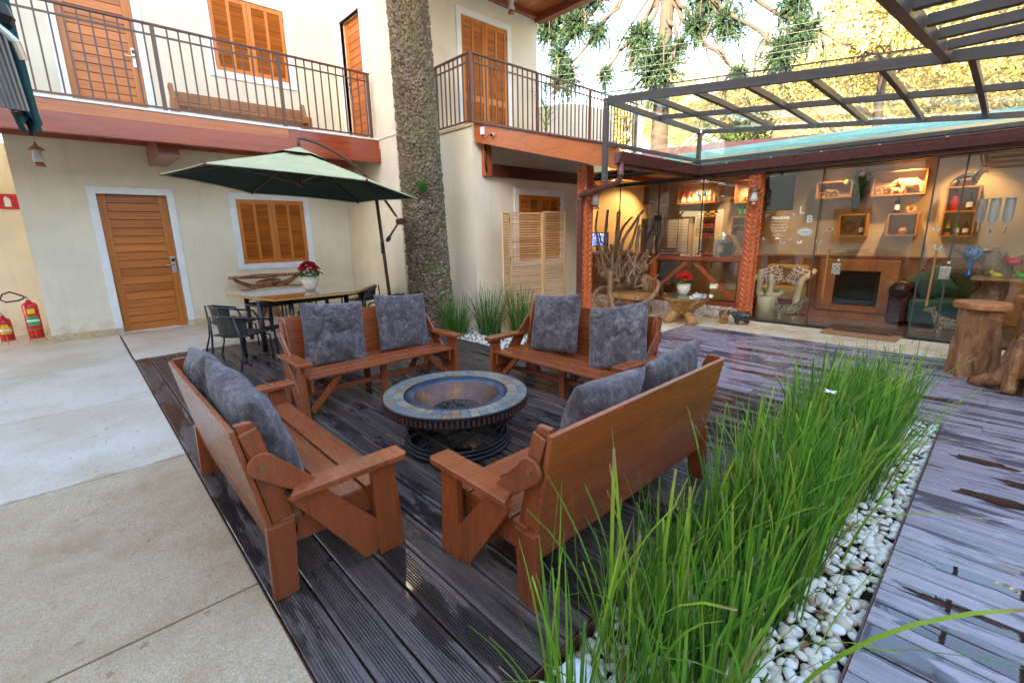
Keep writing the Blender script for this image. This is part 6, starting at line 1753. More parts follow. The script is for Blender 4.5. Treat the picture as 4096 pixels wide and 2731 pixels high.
# ================================================================ INSIDE THE RECEPTION
XB = 9.945
def niche(y0, y1, z0, z1, label, dpt=.20, shelf=None):
    r = thing('wall_box_shelf', label, 'shelf', (XB, (y0 + y1) / 2, z0), 0, 'wooden box shelves on the reception wall')
    w = .022
    MB().box(XB - dpt, XB, y0, y1, z0, z0 + w).ob('bottom', M['shelf_wood'], r, True); MB().box(XB - dpt, XB, y0, y1, z1 - w, z1).ob('top', M['shelf_wood'], r, True)
    MB().box(XB - dpt, XB, y0, y0 + w, z0 + w, z1 - w).ob('side', M['shelf_wood'], r, True); MB().box(XB - dpt, XB, y1 - w, y1, z0 + w, z1 - w).ob('side', M['shelf_wood'], r, True)
    if shelf:
        for s_ in shelf: MB().box(XB - dpt + .002, XB, y0 + w, y1 - w, s_ - .01, s_ + .01).ob('shelf_board', M['shelf_wood'], r, True)
    return r
niche(1.08, 1.76, 1.93, 2.31, 'wide box shelf with pale carved animals, high on the lit wall')
niche(1.745, 2.15, 1.29, 1.665, 'square box shelf below the tall vase with an oval plate and wine bottle')
niche(1.10, 1.485, 1.295, 1.65, 'square box shelf with a round pot, under the dark beer bottle')
niche(.46, .83, 1.28, 2.01, 'tall two tier box shelf with liquor bottles at the right', .20, [1.65])
niche(2.02, 2.55, 1.94, 2.22, 'box shelf half behind the leafy vase with small carvings')
niche(5.50, 5.98, 2.02, 2.44, 'box shelf with two small shells above the grey banner')
niche(4.25, 5.16, 1.985, 2.41, 'long box shelf with gnome figures above the drink cans')
niche(4.27, 4.71, 1.29, 1.72, 'shelf of red and yellow drink cans in two rows', .20, [1.50])
niche(3.45, 3.95, 1.95, 2.38, 'box shelf with a small carved horse beside the middle carved post')
niche(3.40, 3.96, 1.32, 1.70, 'shelf of green bottles above clear water bottles', .20, [1.51])
cols = {'can_red': (0.60, 0.02, 0.02), 'can_yellow': (0.72, 0.52, 0.03), 'can_blue': (0.02, 0.12, 0.45), 'can_green': (0.04, 0.36, 0.06), 'can_dark': (0.03, 0.03, 0.035)}
for k, c_ in cols.items(): M[k] = plain(k, c_, 0.25, 0.3)
def can(y, z, m, label, r=.026, h=.10, x=XB - .12):
    t_ = thing('drink_can', label, 'can', (x, y, z), 0, 'drink cans on the reception shelves')
    MB().lathe([(.001, 0), (r * .85, 0), (r, .006), (r, h - .010), (r * .82, h), (r * .8, h - .003), (.001, h - .004)], 14).ob('can', m, t_, smooth=True)
    MB().lathe([(r * 1.01, h * .3), (r * 1.01, h * .55)], 14).ob('label', M['white_label'] if m is not M['can_yellow'] else M['can_dark'], t_)
for i, m in enumerate(('can_dark', 'can_yellow', 'can_yellow', 'can_dark', 'can_yellow', 'can_blue', 'can_blue')):
    can(4.31 + i * .058, 1.722, M[m], 'can on top of the can shelf, number of the row from the right: ' [:24] + ('dark' if m == 'can_dark' else 'yellow' if m == 'can_yellow' else 'blue') + ' one standing in the upper row')
for i, m in enumerate(('can_green', 'can_blue', 'can_red', 'can_red', 'can_red', 'can_red', 'can_red')):
    can(4.315 + i * .056, 1.313, M[m], {'can_green': 'green can at the right end of the lowest can row', 'can_blue': 'blue can in the lowest can row', 'can_red': 'red can in the lowest can row'}[m])
for i in range(5): can(4.32 + i * .056, 1.511, M['can_red'], 'red can in the middle row of the can shelf')
t = NT('green bottle glass'); t.col((0.10, 0.55, 0.04)); t.rough(0.08); t.b.inputs['Transmission Weight'].default_value = 0.35; M['bottle_green'] = t.m
t = NT('clear bottle plastic'); t.col((0.62, 0.70, 0.78)); t.rough(0.1); t.b.inputs['Transmission Weight'].default_value = 0.5; M['bottle_clear'] = t.m
t = NT('dark bottle glass'); t.col((0.012, 0.018, 0.012)); t.rough(0.06); M['bottle_dark'] = t.m
def bottle(loc, h, r, m, label, cap=None, lab=None, grp=None):
    t_ = thing('bottle', label, 'bottle', loc, 0, grp)
    MB().lathe([(.001, 0), (r * .9, 0), (r, .01), (r, h * .58), (r * .8, h * .68), (r * .34, h * .80), (r * .32, h * .96), (r * .38, h), (.001, h)], 16).ob('bottle', m, t_, smooth=True)
    MB().lathe([(r * .40, h * .95), (r * .40, h * 1.01), (.001, h * 1.012)], 12).ob('cap', cap or M['brass'], t_)
    MB().lathe([(r * 1.015, h * .18), (r * 1.015, h * .46)], 16).ob('label', lab or M['white_label'], t_)
for i in range(5): bottle((XB - .11, 3.50 + i * .085, 1.721), .24, .034, M['bottle_green'], 'green soft drink bottle in the row on the shelf by the carved post', M['can_yellow'], M['bottle_green'], 'green bottles in a row')
for i in range(5): bottle((XB - .11, 3.50 + i * .085, 1.343), .155, .030, M['bottle_clear'], 'clear water bottle in the row under the green bottles', M['can_blue'], None, 'water bottles in a row')
bottle((XB - .11, 1.40, 1.652), .30, .036, M['bottle_dark'], 'dark beer bottle on the square shelf under the carved animals', M['brass'])
bottle((XB - .10, 1.83, 1.312), .28, .036, M['bottle_dark'], 'wine bottle inside the square box shelf below the tall vase', M['black'])
bottle((XB - .10, .73, 1.66), .30, .045, M['can_red'], 'large red labelled liquor bottle in the tall shelf', M['red_paint'], M['red_paint'])
bottle((XB - .10, .56, 1.66), .26, .04, M['bottle_dark'], 'brown liquor bottle beside the large red one')
bottle((XB - .10, .75, 1.302), .24, .034, M['can_yellow'], 'yellow liquor bottle on the lower tier of the tall shelf', None, M['can_dark'])
bottle((XB - .10, .65, 1.302), .22, .034, M['bottle_green'], 'green liquor bottle on the lower tier of the tall shelf')
bottle((XB - .10, .55, 1.302), .22, .034, M['bottle_dark'], 'dark liquor bottle at the right of the lower tier')
# yellow flower ornament and round pot
orn = thing('flower_ornament', 'small yellow and red flower ornament beside the dark beer bottle', 'ornament', (XB - .11, 1.22, 1.652))
for k in range(9):
    a = 2 * PI * k / 9; MB().ball((0, .045 * math.cos(a), .07 + .045 * math.sin(a)), .026, 8, 6, (.5, 1, 1)).ob('petal', M['can_yellow'], orn, smooth=True)
MB().ball((-.01, 0, .07), .025, 10, 8).ob('centre', M['can_red'], orn, smooth=True)
rp = thing('clay_pot', 'round clay pot inside the right square box shelf', 'pot', (XB - .11, 1.28, 1.317))
MB().lathe([(.001, 0), (.035, 0), (.06, .04), (.062, .07), (.045, .10), (.04, .115), (.05, .125), (.042, .12)], 24).ob('pot', M['golden_root'], rp, smooth=True)
pl = thing('oval_plate', 'oval patterned plate standing in the left square box shelf', 'plate', (XB - .08, 2.02, 1.45))
MB().lathe([(.001, 0), (.07, .004), (.10, .012), (.105, .016), (.10, .006), (.001, -.004)], 28).xf(Matrix.Rotation(math.radians(80), 4, 'Y')).ob('plate', M['jewel'], pl, smooth=True)
# carved animals
def beast(loc, rz, s, m, label):
    r = thing('carved_animal', label, 'figurine', loc, rz); r.scale = (s, s, s)
    nodes = [(0, 0, .12, .05, .055), (-.09, 0, .13, .045, .05), (.08, 0, .13, .045, .05), (.14, 0, .16, .034), (.19, 0, .13, .024), (.215, 0, .08, .013), (.22, 0, .04, .009),
             (-.10, .03, .06, .022), (-.11, .03, .0, .018), (-.09, -.03, .06, .022), (-.08, -.03, .0, .018), (.08, .03, .06, .022), (.10, .03, .0, .018), (.07, -.03, .06, .022), (.05, -.03, .0, .018)]
    edges = [(0, 1), (0, 2), (2, 3), (3, 4), (4, 5), (5, 6), (1, 7), (7, 8), (1, 9), (9, 10), (2, 11), (11, 12), (2, 13), (13, 14)]
    skin_body('body', m, r, nodes, edges, 1)
    for s_ in (-1, 1): MB().ball((.135, s_ * .035, .165), .022, 8, 6, (.7, .3, 1)).ob('ear', m, r, smooth=True)
M['pale_carving'] = plain('pale carved wood', (0.62, 0.42, 0.20), 0.5, var=0.25)
beast((XB - .11, 1.26, 1.955), PI / 2, 1.25, M['pale_carving'], 'large pale carved elephant in the wide lit box shelf')
beast((XB - .12, 1.45, 1.955), PI / 2, .55, M['pale_carving'], 'small pale carved elephant before the large one')
beast((XB - .11, 1.56, 1.955), PI / 2, .72, M['root'], 'dark brown carved elephant in the wide box shelf')
beast((XB - .12, 1.68, 1.955), PI / 2, .62, M['drift'], 'grey brown carved elephant at the left end of the wide box shelf')
beast((XB - .12, 2.30, 1.965), PI / 2, .70, M['drift'], 'carved elephant half hidden behind the vase leaves')
beast((XB - .12, 2.46, 1.965), PI / 2, .55, M['root'], 'small carved animal left of the vase leaves')
beast((XB - .12, 3.72, 1.975), PI / 2, .8, M['pale_carving'], 'pale carved horse in the box shelf by the middle post')
GN = ('gnome figure with a red hood at the left end of the long box shelf', 'second red hooded gnome figure from the left in the long box shelf', 'gnome figure with a blue hood beside the red hooded ones', 'blue hooded gnome figure beside the pale one in the long box shelf', 'pale gnome figure at the right of the long box shelf')
for i, (y, m) in enumerate(((5.05, 'can_red'), (4.90, 'can_red'), (4.74, 'can_blue'), (4.60, 'can_blue'), (4.46, 'white_label'))):
    g_ = thing('gnome_figure', GN[i], 'figurine', (XB - .12, y, 2.008))
    MB().lathe([(.001, 0), (.05, 0), (.055, .05), (.04, .11), (.03, .14)], 14).ob('body', M['pot'], g_, smooth=True)
    MB().lathe([(.042, .12), (.04, .17), (.018, .23), (.001, .25)], 14).ob('hood', M[m], g_, smooth=True)
    MB().ball((-.035, 0, .14), .018, 8, 6).ob('face', M['pale_carving'], g_, smooth=True)
for y in (5.80, 5.66):
    s_ = thing('sea_shell', 'small pale shell in the left box shelf' if y > 5.7 else 'small pale shell in the left box shelf, right of the other', 'shell', (XB - .12, y, 2.044))
    MB().lathe([(.001, 0), (.04, .005), (.045, .03), (.03, .06), (.012, .075), (.001, .078)], 14).ob('shell', M['pale_carving'], s_, smooth=True)
# tall vase with leaves, standing on the left square shelf
vs_ = thing('tall_vase', 'tall dark tapering vase of green leaves and pale flowers before the lit wall', 'vase', (XB - .11, 1.96, 1.668))
MB().lathe([(.001, 0), (.035, 0), (.06, .15), (.085, .34), (.09, .36), (.08, .34)], 4).ob('vase', M['bottle_dark'], vs_)
lv = []
for _ in range(190): lv.append((NR.normal(0, .02), NR.normal(0, .03), .30, NR.uniform(.22, .46), NR.choice([PI / 2, -PI / 2, PI]) + NR.normal(0, .7), abs(NR.normal(0, .55)), NR.uniform(.004, .009), NR.uniform(.1, .6)))
V, F, C = blades(lv, 5); npmesh('leaves', V, F, M['grass'], vs_, 'stuff', True, C)
for y, z in ((.16, .52), (-.14, .55), (-.05, .62)): MB().ball((-.08, y, z), .042, 12, 8, (.5, .8, 1.1)).ob('flower', M['yellow_flower'] if 'yellow_flower' in M else M['petal'], vs_, smooth=True)
# fireplace
fp = thing('fireplace', 'wood panelled fireplace with black glass fronted firebox', 'fireplace', (9.8, 1.77, 0))
MB().box(9.74, 9.92, 1.22, 1.455, .02, .90).ob('surround', M['panel_wood'], fp, True, bevel=.004); MB().box(9.74, 9.92, 2.09, 2.33, .02, .90).ob('surround', M['panel_wood'], fp, True, bevel=.004)
MB().box(9.742, 9.92, 1.456, 2.089, .02, .125).ob('surround', M['panel_wood'], fp, True); MB().box(9.742, 9.92, 1.456, 2.089, .72, .899).ob('surround', M['panel_wood'], fp, True)
for a in ((1.456, 1.53, .126, .719), (2.015, 2.089, .126, .719), (1.531, 2.014, .126, .20), (1.531, 2.014, .645, .719)): MB().box(9.752, 9.80, *a).ob('firebox_frame', M['bottle_dark'], fp, True, bevel=.006)
MB().box(9.79, 9.795, 1.531, 2.014, .20, .645).ob('fire_glass', M['bottle_dark'], fp, True)
# armchair of pale wood with golden seat
M['gold_fabric'] = plain('gold upholstery', (0.40, 0.27, 0.09), 0.8, var=.12); M['pale_trunk'] = plain('pale polished trunk', (0.62, 0.52, 0.33), 0.45, var=.15, sc=5)
ac = thing('armchair', 'armchair with golden upholstery and pale trunk arms behind the glass', 'armchair', (9.25, 2.78, 0))
MB().box(8.95, 9.6, 2.46, 3.12, .22, .44).ob('seat', M['gold_fabric'], ac, True, bevel=.05); MB().box(9.48, 9.68, 2.46, 3.14, .40, .80).ob('backrest', M['gold_fabric'], ac, True, bevel=.06)
branch(MB(), [(8.85, 2.40, .0), (8.92, 2.42, .3), (9.0, 2.40, .58), (9.35, 2.40, .62), (9.6, 2.38, .70)], .06, .05, 10).ob('arm', M['pale_trunk'], ac, True, smooth=True)
branch(MB(), [(8.85, 3.16, .0), (8.92, 3.18, .3), (9.0, 3.18, .55), (9.4, 3.20, .58)], .06, .05, 10).ob('arm', M['pale_trunk'], ac, True, smooth=True)
t = NT('hexagon print'); v = t.co('Object'); vo = t.n('ShaderNodeTexVoronoi', feature='DISTANCE_TO_EDGE'); vo.inputs['Scale'].default_value = 9; t.l(v, vo.inputs['Vector'])
t.col(t.ramp(vo.outputs['Distance'], [(0.05, (0.66, 0.60, 0.54)), (0.09, (0.20, 0.13, 0.15)), (0.22, (0.20, 0.13, 0.15)), (0.26, (0.55, 0.48, 0.40))], 'CONSTANT')); t.rough(.8); M['print'] = t.m
V, F = cushion_mesh(9, .36, .12, .4)
for i, (p_, a_, lb) in enumerate((((9.38, 2.98, .60), .30, 'patterned cushion at the left of the gold armchair'), ((9.36, 2.55, .60), -.45, 'patterned cushion at the right of the gold armchair'))):
    c_ = thing('patterned_cushion', lb, 'cushion', p_); mb = MB(); mb.v = [tuple(q) for q in V]; mb.f = [tuple(int(k) for k in f) for f in F]
    mb.ob('cover', M['print'], c_, smooth=True); c_.rotation_euler = (Matrix.Rotation(PI / 2, 4, 'Z') @ Matrix.Rotation(.25, 4, 'X') @ Matrix.Rotation(a_, 4, 'Y')).to_euler()
# trunk stool with hand shaped prongs by the glass
tb = thing('trunk_stool', 'pale polished trunk stool with upright prongs just inside the glass', 'stool', (8.28, 2.68, 0))
MB().lathe([(.001, 0), (.16, 0), (.155, .18), (.14, .36), (.001, .37)], 28).ob('trunk', M['pale_trunk'], tb, smooth=True)
for pts, r0 in ((((-.02, .10, .36), (-.02, .13, .5), (-.02, .12, .80)), .055), (((0, -.02, .36), (0, -.04, .55), (0, -.02, .72)), .05), (((0, -.06, .38), (0, -.16, .40), (0, -.22, .46)), .04)):
    branch(MB(), pts, r0, r0 * .8, 10, .01, 7).ob('prong', M['pale_trunk'], tb, smooth=True)
# wicker dog figures
t = NT('seagrass rope'); vo = t.vor(t.co(), 46); n = t.noise(t.co(), 60, 3); t.col(t.ramp(vo, [(0.1, (0.56, 0.47, 0.29)), (0.5, (0.28, 0.21, 0.11)), (0.8, (0.10, 0.07, 0.04))])); t.rough(.85); t.bump(vo, 1.0, .02); M['rope'] = t.m
def dog(loc, rz, label):
    r = thing('wicker_dog', label, 'figurine', loc, rz)
    nodes = [(0, 0, .20, .065, .07), (-.11, 0, .20, .06, .065), (.10, 0, .22, .06, .07), (.16, 0, .31, .042), (.20, 0, .385, .045), (.26, 0, .37, .028), (.29, 0, .36, .020),
             (-.12, .04, .10, .030), (-.13, .04, .015, .026), (-.11, -.04, .10, .030), (-.10, -.04, .015, .026), (.11, .04, .10, .028), (.12, .04, .015, .026), (.10, -.04, .10, .028), (.09, -.04, .015, .026), (-.17, 0, .28, .025), (-.18, 0, .36, .022), (-.15, 0, .41, .018)]
    edges = [(0, 1), (0, 2), (2, 3), (3, 4), (4, 5), (5, 6), (1, 7), (7, 8), (1, 9), (9, 10), (2, 11), (11, 12), (2, 13), (13, 14), (1, 15), (15, 16), (16, 17)]
    skin_body('body', M['rope'], r, nodes, edges)
    for s_ in (-1, 1): MB().ball((.185, s_ * .045, .385), .03, 8, 6, (.8, .35, 1.3)).ob('ear', M['rope'], r, smooth=True)
dog((8.10, 2.30, 0), -PI / 2 + .15, 'woven rope dog figure behind the left glass pane, looking right')
dog((8.12, .42, 0), PI / 2, 'woven rope dog figure behind the right glass pane, looking left')
# leather armchair and green cushions
M['leather'] = plain('dark brown leather', (0.045, 0.014, 0.010), 0.28); M['green_cloth'] = plain('bottle green cloth', (0.018, 0.062, 0.045), 0.8)
la = thing('leather_armchair', 'dark brown leather armchair with green cushions at the right of the fireplace', 'armchair', (9.35, .75, 0))
for y0, y1 in ((.96, 1.20), (.05, .26)): MB().box(8.9, 9.75, y0, y1, .03, .50).ob('arm', M['leather'], la, True, bevel=.04); MB().tube([(8.88, (y0 + y1) / 2, .52), (9.75, (y0 + y1) / 2, .52)], .125, 16).ob('arm_roll', M['leather'], la, True, smooth=True)
MB().box(9.55, 9.85, .26, .96, .03, .82).ob('backrest', M['leather'], la, True, bevel=.06); MB().box(8.92, 9.6, .262, .958, .05, .38).ob('seat', M['green_cloth'], la, True, bevel=.04)
V2, F2 = cushion_mesh(12, .46, .14, .4)
c_ = thing('green_cushion', 'bottle green cushion leaning in the leather armchair', 'cushion', (9.35, .78, .60)); mb = MB(); mb.v = [tuple(q) for q in V2]; mb.f = [tuple(int(k) for k in f) for f in F2]; mb.ob('cover', M['green_cloth'], c_, smooth=True); c_.rotation_euler = (Matrix.Rotation(PI / 2, 4, 'Z') @ Matrix.Rotation(.3, 4, 'X') @ Matrix.Rotation(.6, 4, 'Y')).to_euler()
# black roller screen behind the sticker, TV and long counter at the left
tv = thing('wall_screen', 'large black screen hanging from the ceiling behind the lettered glass', 'screen', (8.6, 2.76, 1.72))
MB().box(8.58, 8.62, 2.55, 2.975, 1.73, 2.27).ob('panel', M['black'], tv, True, bevel=.004); MB().box(8.59, 8.61, 2.74, 2.78, 2.27, 2.56).ob('bracket', M['black_metal'], tv, True)
mo = thing('monitor', 'small lit monitor showing camera pictures at the far left of the counter', 'monitor', (9.6, 7.13, 1.0))
MB().box(9.58, 9.61, 6.80, 7.45, 1.09, 1.43).ob('case', M['black'], mo, True, bevel=.006)
t = NT('monitor picture'); t.t.nodes.remove(t.b); e = t.n('ShaderNodeEmission'); br_ = t.n('ShaderNodeTexBrick'); br_.inputs['Scale'].default_value = 6; tcn = t.n('ShaderNodeTexCoord'); mp = t.n('ShaderNodeMapping'); mp.inputs['Rotation'].default_value = (PI / 2, 0, PI / 2)
t.l(tcn.outputs['Object'], mp.inputs[0]); t.l(mp.outputs[0], br_.inputs['Vector']); nz = t.noise(mp.outputs[0], 30, 3); t.l(t.mix(br_.outputs['Fac'], t.ramp(nz, [(0.4, (0.02, 0.05, 0.25)), (0.55, (0.15, 0.22, 0.6)), (0.65, (0.6, 0.65, 0.8))]), (0.01, 0.01, 0.02)), e.inputs[0]); e.inputs[1].default_value = .35; t.l(e.outputs[0], t.out.inputs[0])
MB().box(9.574, 9.579, 6.83, 7.42, 1.115, 1.405).ob('picture', t.m, mo, True)
MB().box(9.59, 9.61, 7.08, 7.16, .98, 1.09).ob('stand', M['black'], mo, True)
cn = thing('reception_counter', 'wooden reception counter with dark top and upright boards behind the glass', 'counter', (9.2, 5.2, 0))
MB().box(8.98, 9.62, 3.25, 7.2, .93, .975).ob('top', M['fascia_red_y'], cn, True, bevel=.006)
b0 = None
for i in range(24):
    y = 4.05 + i * .13
    if b0 is None: b0 = MB().box(9.05, 9.075, -.062, .062, .02, .93).ob('board', M['panel_wood'], cn, True); b0.location.y = y - 0
    else: share(b0, 'board', cn, (b0.location.x, y, b0.location.z))
MB().box(9.08, 9.10, 4.0, 7.15, .02, .93).ob('backing', M['dark_wood'], cn, True)
MB().box(9.04, 9.6, 3.26, 3.30, .02, .93).ob('side', M['panel_wood'], cn, True); MB().box(9.1, 9.6, 3.31, 3.95, .45, .47).ob('shelf_board', M['panel_wood'], cn, True)
bn = thing('roll_banner', 'grey roll up banner with a black figure of a woman behind the counter', 'banner', (9.75, 5.62, .05))
MB().box(9.745, 9.752, 5.35, 6.0, .86, 1.72).ob('sheet', plain('grey banner', (.16, .16, .17), .7), bn, True)
MB().prism([(5.55, .88), (5.76, .88), (5.69, 1.05), (5.66, 1.25), (5.70, 1.36), (5.66, 1.40), (5.69, 1.48), (5.66, 1.56), (5.60, 1.56), (5.58, 1.48), (5.61, 1.40), (5.58, 1.30), (5.61, 1.10)], 'x', 9.740, 9.743).ob('figure', M['black'], bn, True)
MB().prism([(5.625, 1.34), (5.655, 1.34), (5.66, 1.1), (5.72, .90), (5.60, .90), (5.635, 1.1)], 'x', 9.7365, 9.7385).ob('figure', M['white_label'], bn, True)
bl_ = thing('louvre_shutter', 'white louvred shutter behind the counter, right of the banner', 'shutter', (9.8, 5.1, .9))
for a, b in ((5.12, 5.34), (4.88, 5.10)):
    sl_ = None
    for i in range(22):
        if sl_ is None: sl_ = MB().box(9.78, 9.79, a, b, .98, 1.003).ob('slat', M['white_trim'], bl_, True)
        else: share(sl_, 'slat', bl_, (0, 0, i * .032))
    MB().box(9.795, 9.80, a - .01, b + .01, .96, 1.70).ob('panel', M['dark_wood'], bl_, True)
oc = thing('office_chair', 'grey office chair seen through the red timber frame', 'chair', (8.55, 4.72, 0))
def shell(u, v):
    if v < .5: return (8.35 + .42 * v * 2, 4.50 + .46 * u, .46 - .02 * math.sin(PI * u))
    w_ = (v - .5) * 2; return (8.77 + .10 * w_, 4.50 + .46 * u, .46 + .46 * w_)
MB().grid(shell, 8, 16).ob('seat', plain('grey fabric', (.13, .14, .15), .8), oc, True, smooth=True, solid=.05)
MB().tube([(8.57, 4.73, .42), (8.57, 4.73, .12)], .03, 10).ob('column', M['steel'], oc, True)
for k in range(5): MB().beam((8.57, 4.73, .10), (8.57 + .28 * math.cos(k * 1.257), 4.73 + .28 * math.sin(k * 1.257), .05), .04, .03).ob('foot', M['steel'], oc, True)
dsp = thing('drink_dispenser', 'steel juice dispenser standing on the counter', 'dispenser', (9.3, 3.92, .976))
MB().lathe([(.001, 0), (.11, 0), (.11, .07), (.085, .08), (.085, .11), (.12, .12), (.12, .34), (.10, .37), (.03, .385), (.02, .42), (.001, .42)], 28).ob('body', M['steel'], dsp, smooth=True)
MB().beam((-.12, 0, .13), (-.17, 0, .12), .02, .02).ob('tap', M['black'], dsp)
M['wine_glass'] = sheet_glass('drinking glass', (.86, .88, .88), 2.2)
for i, (x, y) in enumerate(((9.25, 4.40), (9.35, 4.32), (9.2, 4.26), (9.32, 4.18), (9.2, 3.62), (9.3, 3.54), (9.2, 3.46))):
    g_ = thing('wine_glass', 'empty glass standing on the counter beside the dispenser', 'glass', (x, y, .976), 0, 'glasses on the counter')
    MB().lathe([(.03, 0), (.004, .006), (.004, .07), (.028, .10), (.034, .14), (.028, .17)] if i > 3 else [(.001, .002), (.028, .002), (.032, .10)], 16).ob('glass', M['wine_glass'], g_, smooth=True)
fr_ = thing('picture_frame', 'dark framed card standing on the counter near the carved post', 'frame', (9.05, 3.78, .976))
MB().box(-.01, .01, -.16, .16, 0, .23).ob('frame', M['can_dark'], fr_, bevel=.004); MB().box(-.014, -.011, .0, .11, .05, .18).ob('card', M['pale_carving'], fr_)
bk = thing('book_stack', 'stack of papers and books on the counter', 'books', (9.1, 4.9, .976))
for i in range(5): MB().box(-.11, .11, -.15 + .01 * i, .16 - .008 * i, i * .022, i * .022 + .020).ob('book', [M['white_label'], M['pale_carving'], M['can_dark'], M['white_label'], M['leather']][i], bk)
# horse and liquor dispenser at the right
hs = thing('horse_figure', 'black horse figure on top of the tall box shelf', 'figurine', (XB - .11, .64, 2.012))
skin_body('body', M['black'], hs, [(0, 0, .14, .035, .04), (0, .09, .14, .03, .035), (0, -.07, .15, .03, .035), (0, -.11, .21, .022), (0, -.13, .27, .018), (0, -.18, .25, .012), (.015, .10, .06, .012), (.015, .11, 0, .009), (-.015, .08, .06, .012), (-.015, .09, 0, .009), (.015, -.08, .07, .012), (.015, -.12, .03, .009), (-.015, -.07, .06, .012), (-.015, -.07, 0, .009), (0, .14, .10, .010), (0, .18, .03, .005)],
          [(0, 1), (0, 2), (2, 3), (3, 4), (4, 5), (1, 6), (6, 7), (1, 8), (8, 9), (2, 10), (10, 11), (2, 12), (12, 13), (1, 14), (14, 15)], 1)
ld = thing('liquor_dispenser', 'triple clear liquor dispenser with chrome taps on a driftwood stand', 'dispenser', (8.6, .25, 1.15))
for i, y in enumerate((.37, .25, .12)):
    MB().lathe([(.03, 0), (.05, .04), (.05, .26), (.04, .28), (.001, .285)], 18, (8.6, y, 1.48)).ob('tank', M['bottle_clear'], ld, True, smooth=True)
    MB().lathe([(.051, .0), (.051, .012)], 18, (8.6, y, 1.76)).ob('ring', M['steel'], ld, True)
    MB().tube([(8.6, y, 1.49), (8.6, y, 1.38), (8.57, y, 1.34)], .012, 8).ob('tap', M['steel'], ld, True)
    if i == 0: MB().lathe([(.001, .01), (.045, .035), (.046, .12), (.001, .12)], 18, (8.6, y, 1.48)).ob('spirit', M['can_yellow'], ld, True)
MB().tube([(8.6, .25, 1.15), (8.6, .25, 1.45)], .012, 8).ob('stem', M['steel'], ld, True); MB().lathe([(.001, 0), (.10, 0), (.02, .02)], 20, (8.6, .25, 1.13)).ob('foot', M['steel'], ld, True)
rs_ = thing('root_stand', 'driftwood root stand with a flat top holding the liquor dispenser', 'stand', (8.7, .15, 0))
branch(MB(), [(8.7, .12, 0), (8.72, .15, .4), (8.66, .10, .75), (8.6, .2, 1.12)], .16, .12, 10, .05).ob('trunk', M['drift'], rs_, True, smooth=True)
branch(MB(), [(8.62, .12, .9), (8.6, .35, 1.08), (8.58, .55, 1.14)], .08, .03, 10, .04).ob('root', M['drift'], rs_, True, smooth=True)
branch(MB(), [(8.66, .10, .8), (8.6, -.1, 1.02), (8.6, -.25, 1.10)], .08, .03, 10, .04).ob('root', M['drift'], rs_, True, smooth=True)
MB().prism([(8.35, .33), (8.8, .33), (8.8, -.35), (8.3, -.35)], 'z', .76, .80).ob('shelf_board', M['golden_root'], rs_, True, bevel=.006)
gb = thing('glass_globe', 'blue and gold glass ball ornament on a small stand behind the stumps', 'ornament', (8.45, .36, .81))
t = NT('swirled blue glass'); n = t.noise(t.co(), 9, 5, .6, 2.0); t.col(t.ramp(n, [(0.4, (0.005, 0.03, 0.10)), (0.5, (0.02, 0.16, 0.42)), (0.58, (0.30, 0.26, 0.08)), (0.66, (0.02, 0.10, 0.09))])); t.rough(.08); M['swirl'] = t.m
MB().ball((0, 0, .29), .10, 28, 18).ob('ball', M['swirl'], gb, smooth=True); MB().lathe([(.001, 0), (.05, 0), (.02, .03), (.025, .12), (.05, .19)], 20).ob('stand', M['can_blue'], gb, smooth=True)
for (x, y, z, s_, m, lb, nm, ct) in ((8.4, .10, .83, .05, 'can_yellow', 'small yellow toy bird on the root stand shelf', 'toy_bird', 'toy'), (8.45, -.12, .83, .05, 'bottle_green', 'small green ornament on the root stand shelf', 'ornament', 'ornament'), (8.45, -.02, 1.0, .06, 'can_red', 'red flower ornament above the root stand shelf', 'ornament', 'ornament')):
    r = thing(nm, lb, ct, (x, y, z)); MB().ball((0, 0, 0), s_, 14, 10, (1, 1.2, .8)).ob('body', M[m], r, smooth=True); MB().ball((0, s_ * 1.1, s_ * .7), s_ * .5, 10, 8).ob('head', M[m], r, smooth=True)
    MB().tube([(0, 0, -s_ * .7), (0, 0, .80 - z if z > .9 else -.029)], .006, 6).ob('stem', M['black_metal'], r)

# ---- lettering and stickers on the glass
M['white_vinyl'] = plain('white vinyl', (0.80, 0.80, 0.80), 0.5)
M['dark_text'] = plain('dark print', (0.20, 0.15, 0.12), 0.5)
def text(s_, size, y, z, parent, m, x=7.878, name='lettering', shear=0.0, align='CENTER', bold=0.0):
    cu = bpy.data.curves.new(name, 'FONT'); cu.body = s_; cu.size = size; cu.align_x = align; cu.extrude = 0.0006; cu.shear = shear; cu.offset = bold
    if name == 'letter': cu.extrude = .006
    o = bpy.data.objects.new(name, cu); COL.objects.link(o); o.data.materials.append(m)
    me = bpy.data.meshes.new_from_object(o.evaluated_get(bpy.context.evaluated_depsgraph_get())); me.name = name
    bpy.data.objects.remove(o); o = bpy.data.objects.new(name, me); COL.objects.link(o)
    if not me.materials: me.materials.append(m)
    o.rotation_euler = (PI / 2, 0, -PI / 2); o.parent = parent; o.location = Vector((x, y, z)) - parent.location; return o
hs_ = thing('opening_hours_sticker', 'white lettered opening hours sticker with corner brackets on the glass', 'sticker', (7.878, 2.49, 1.27))
text('Horários', .066, 2.485, 1.585, hs_, M['white_vinyl'], shear=.25, bold=.002)
for s_, z in (('Check-in: a partir das 14h', 1.545), ('Check-out: até as 12h', 1.498), ('Café da manhã: 08h - 10h', 1.452), ('Recepção: 08h - 00h', 1.408), ('WIFI', 1.362), ('Senha: "convidado"', 1.338)):
    text(s_, .024 if z > 1.4 else .020, 2.49, z, hs_, M['white_vinyl'], bold=.0003)
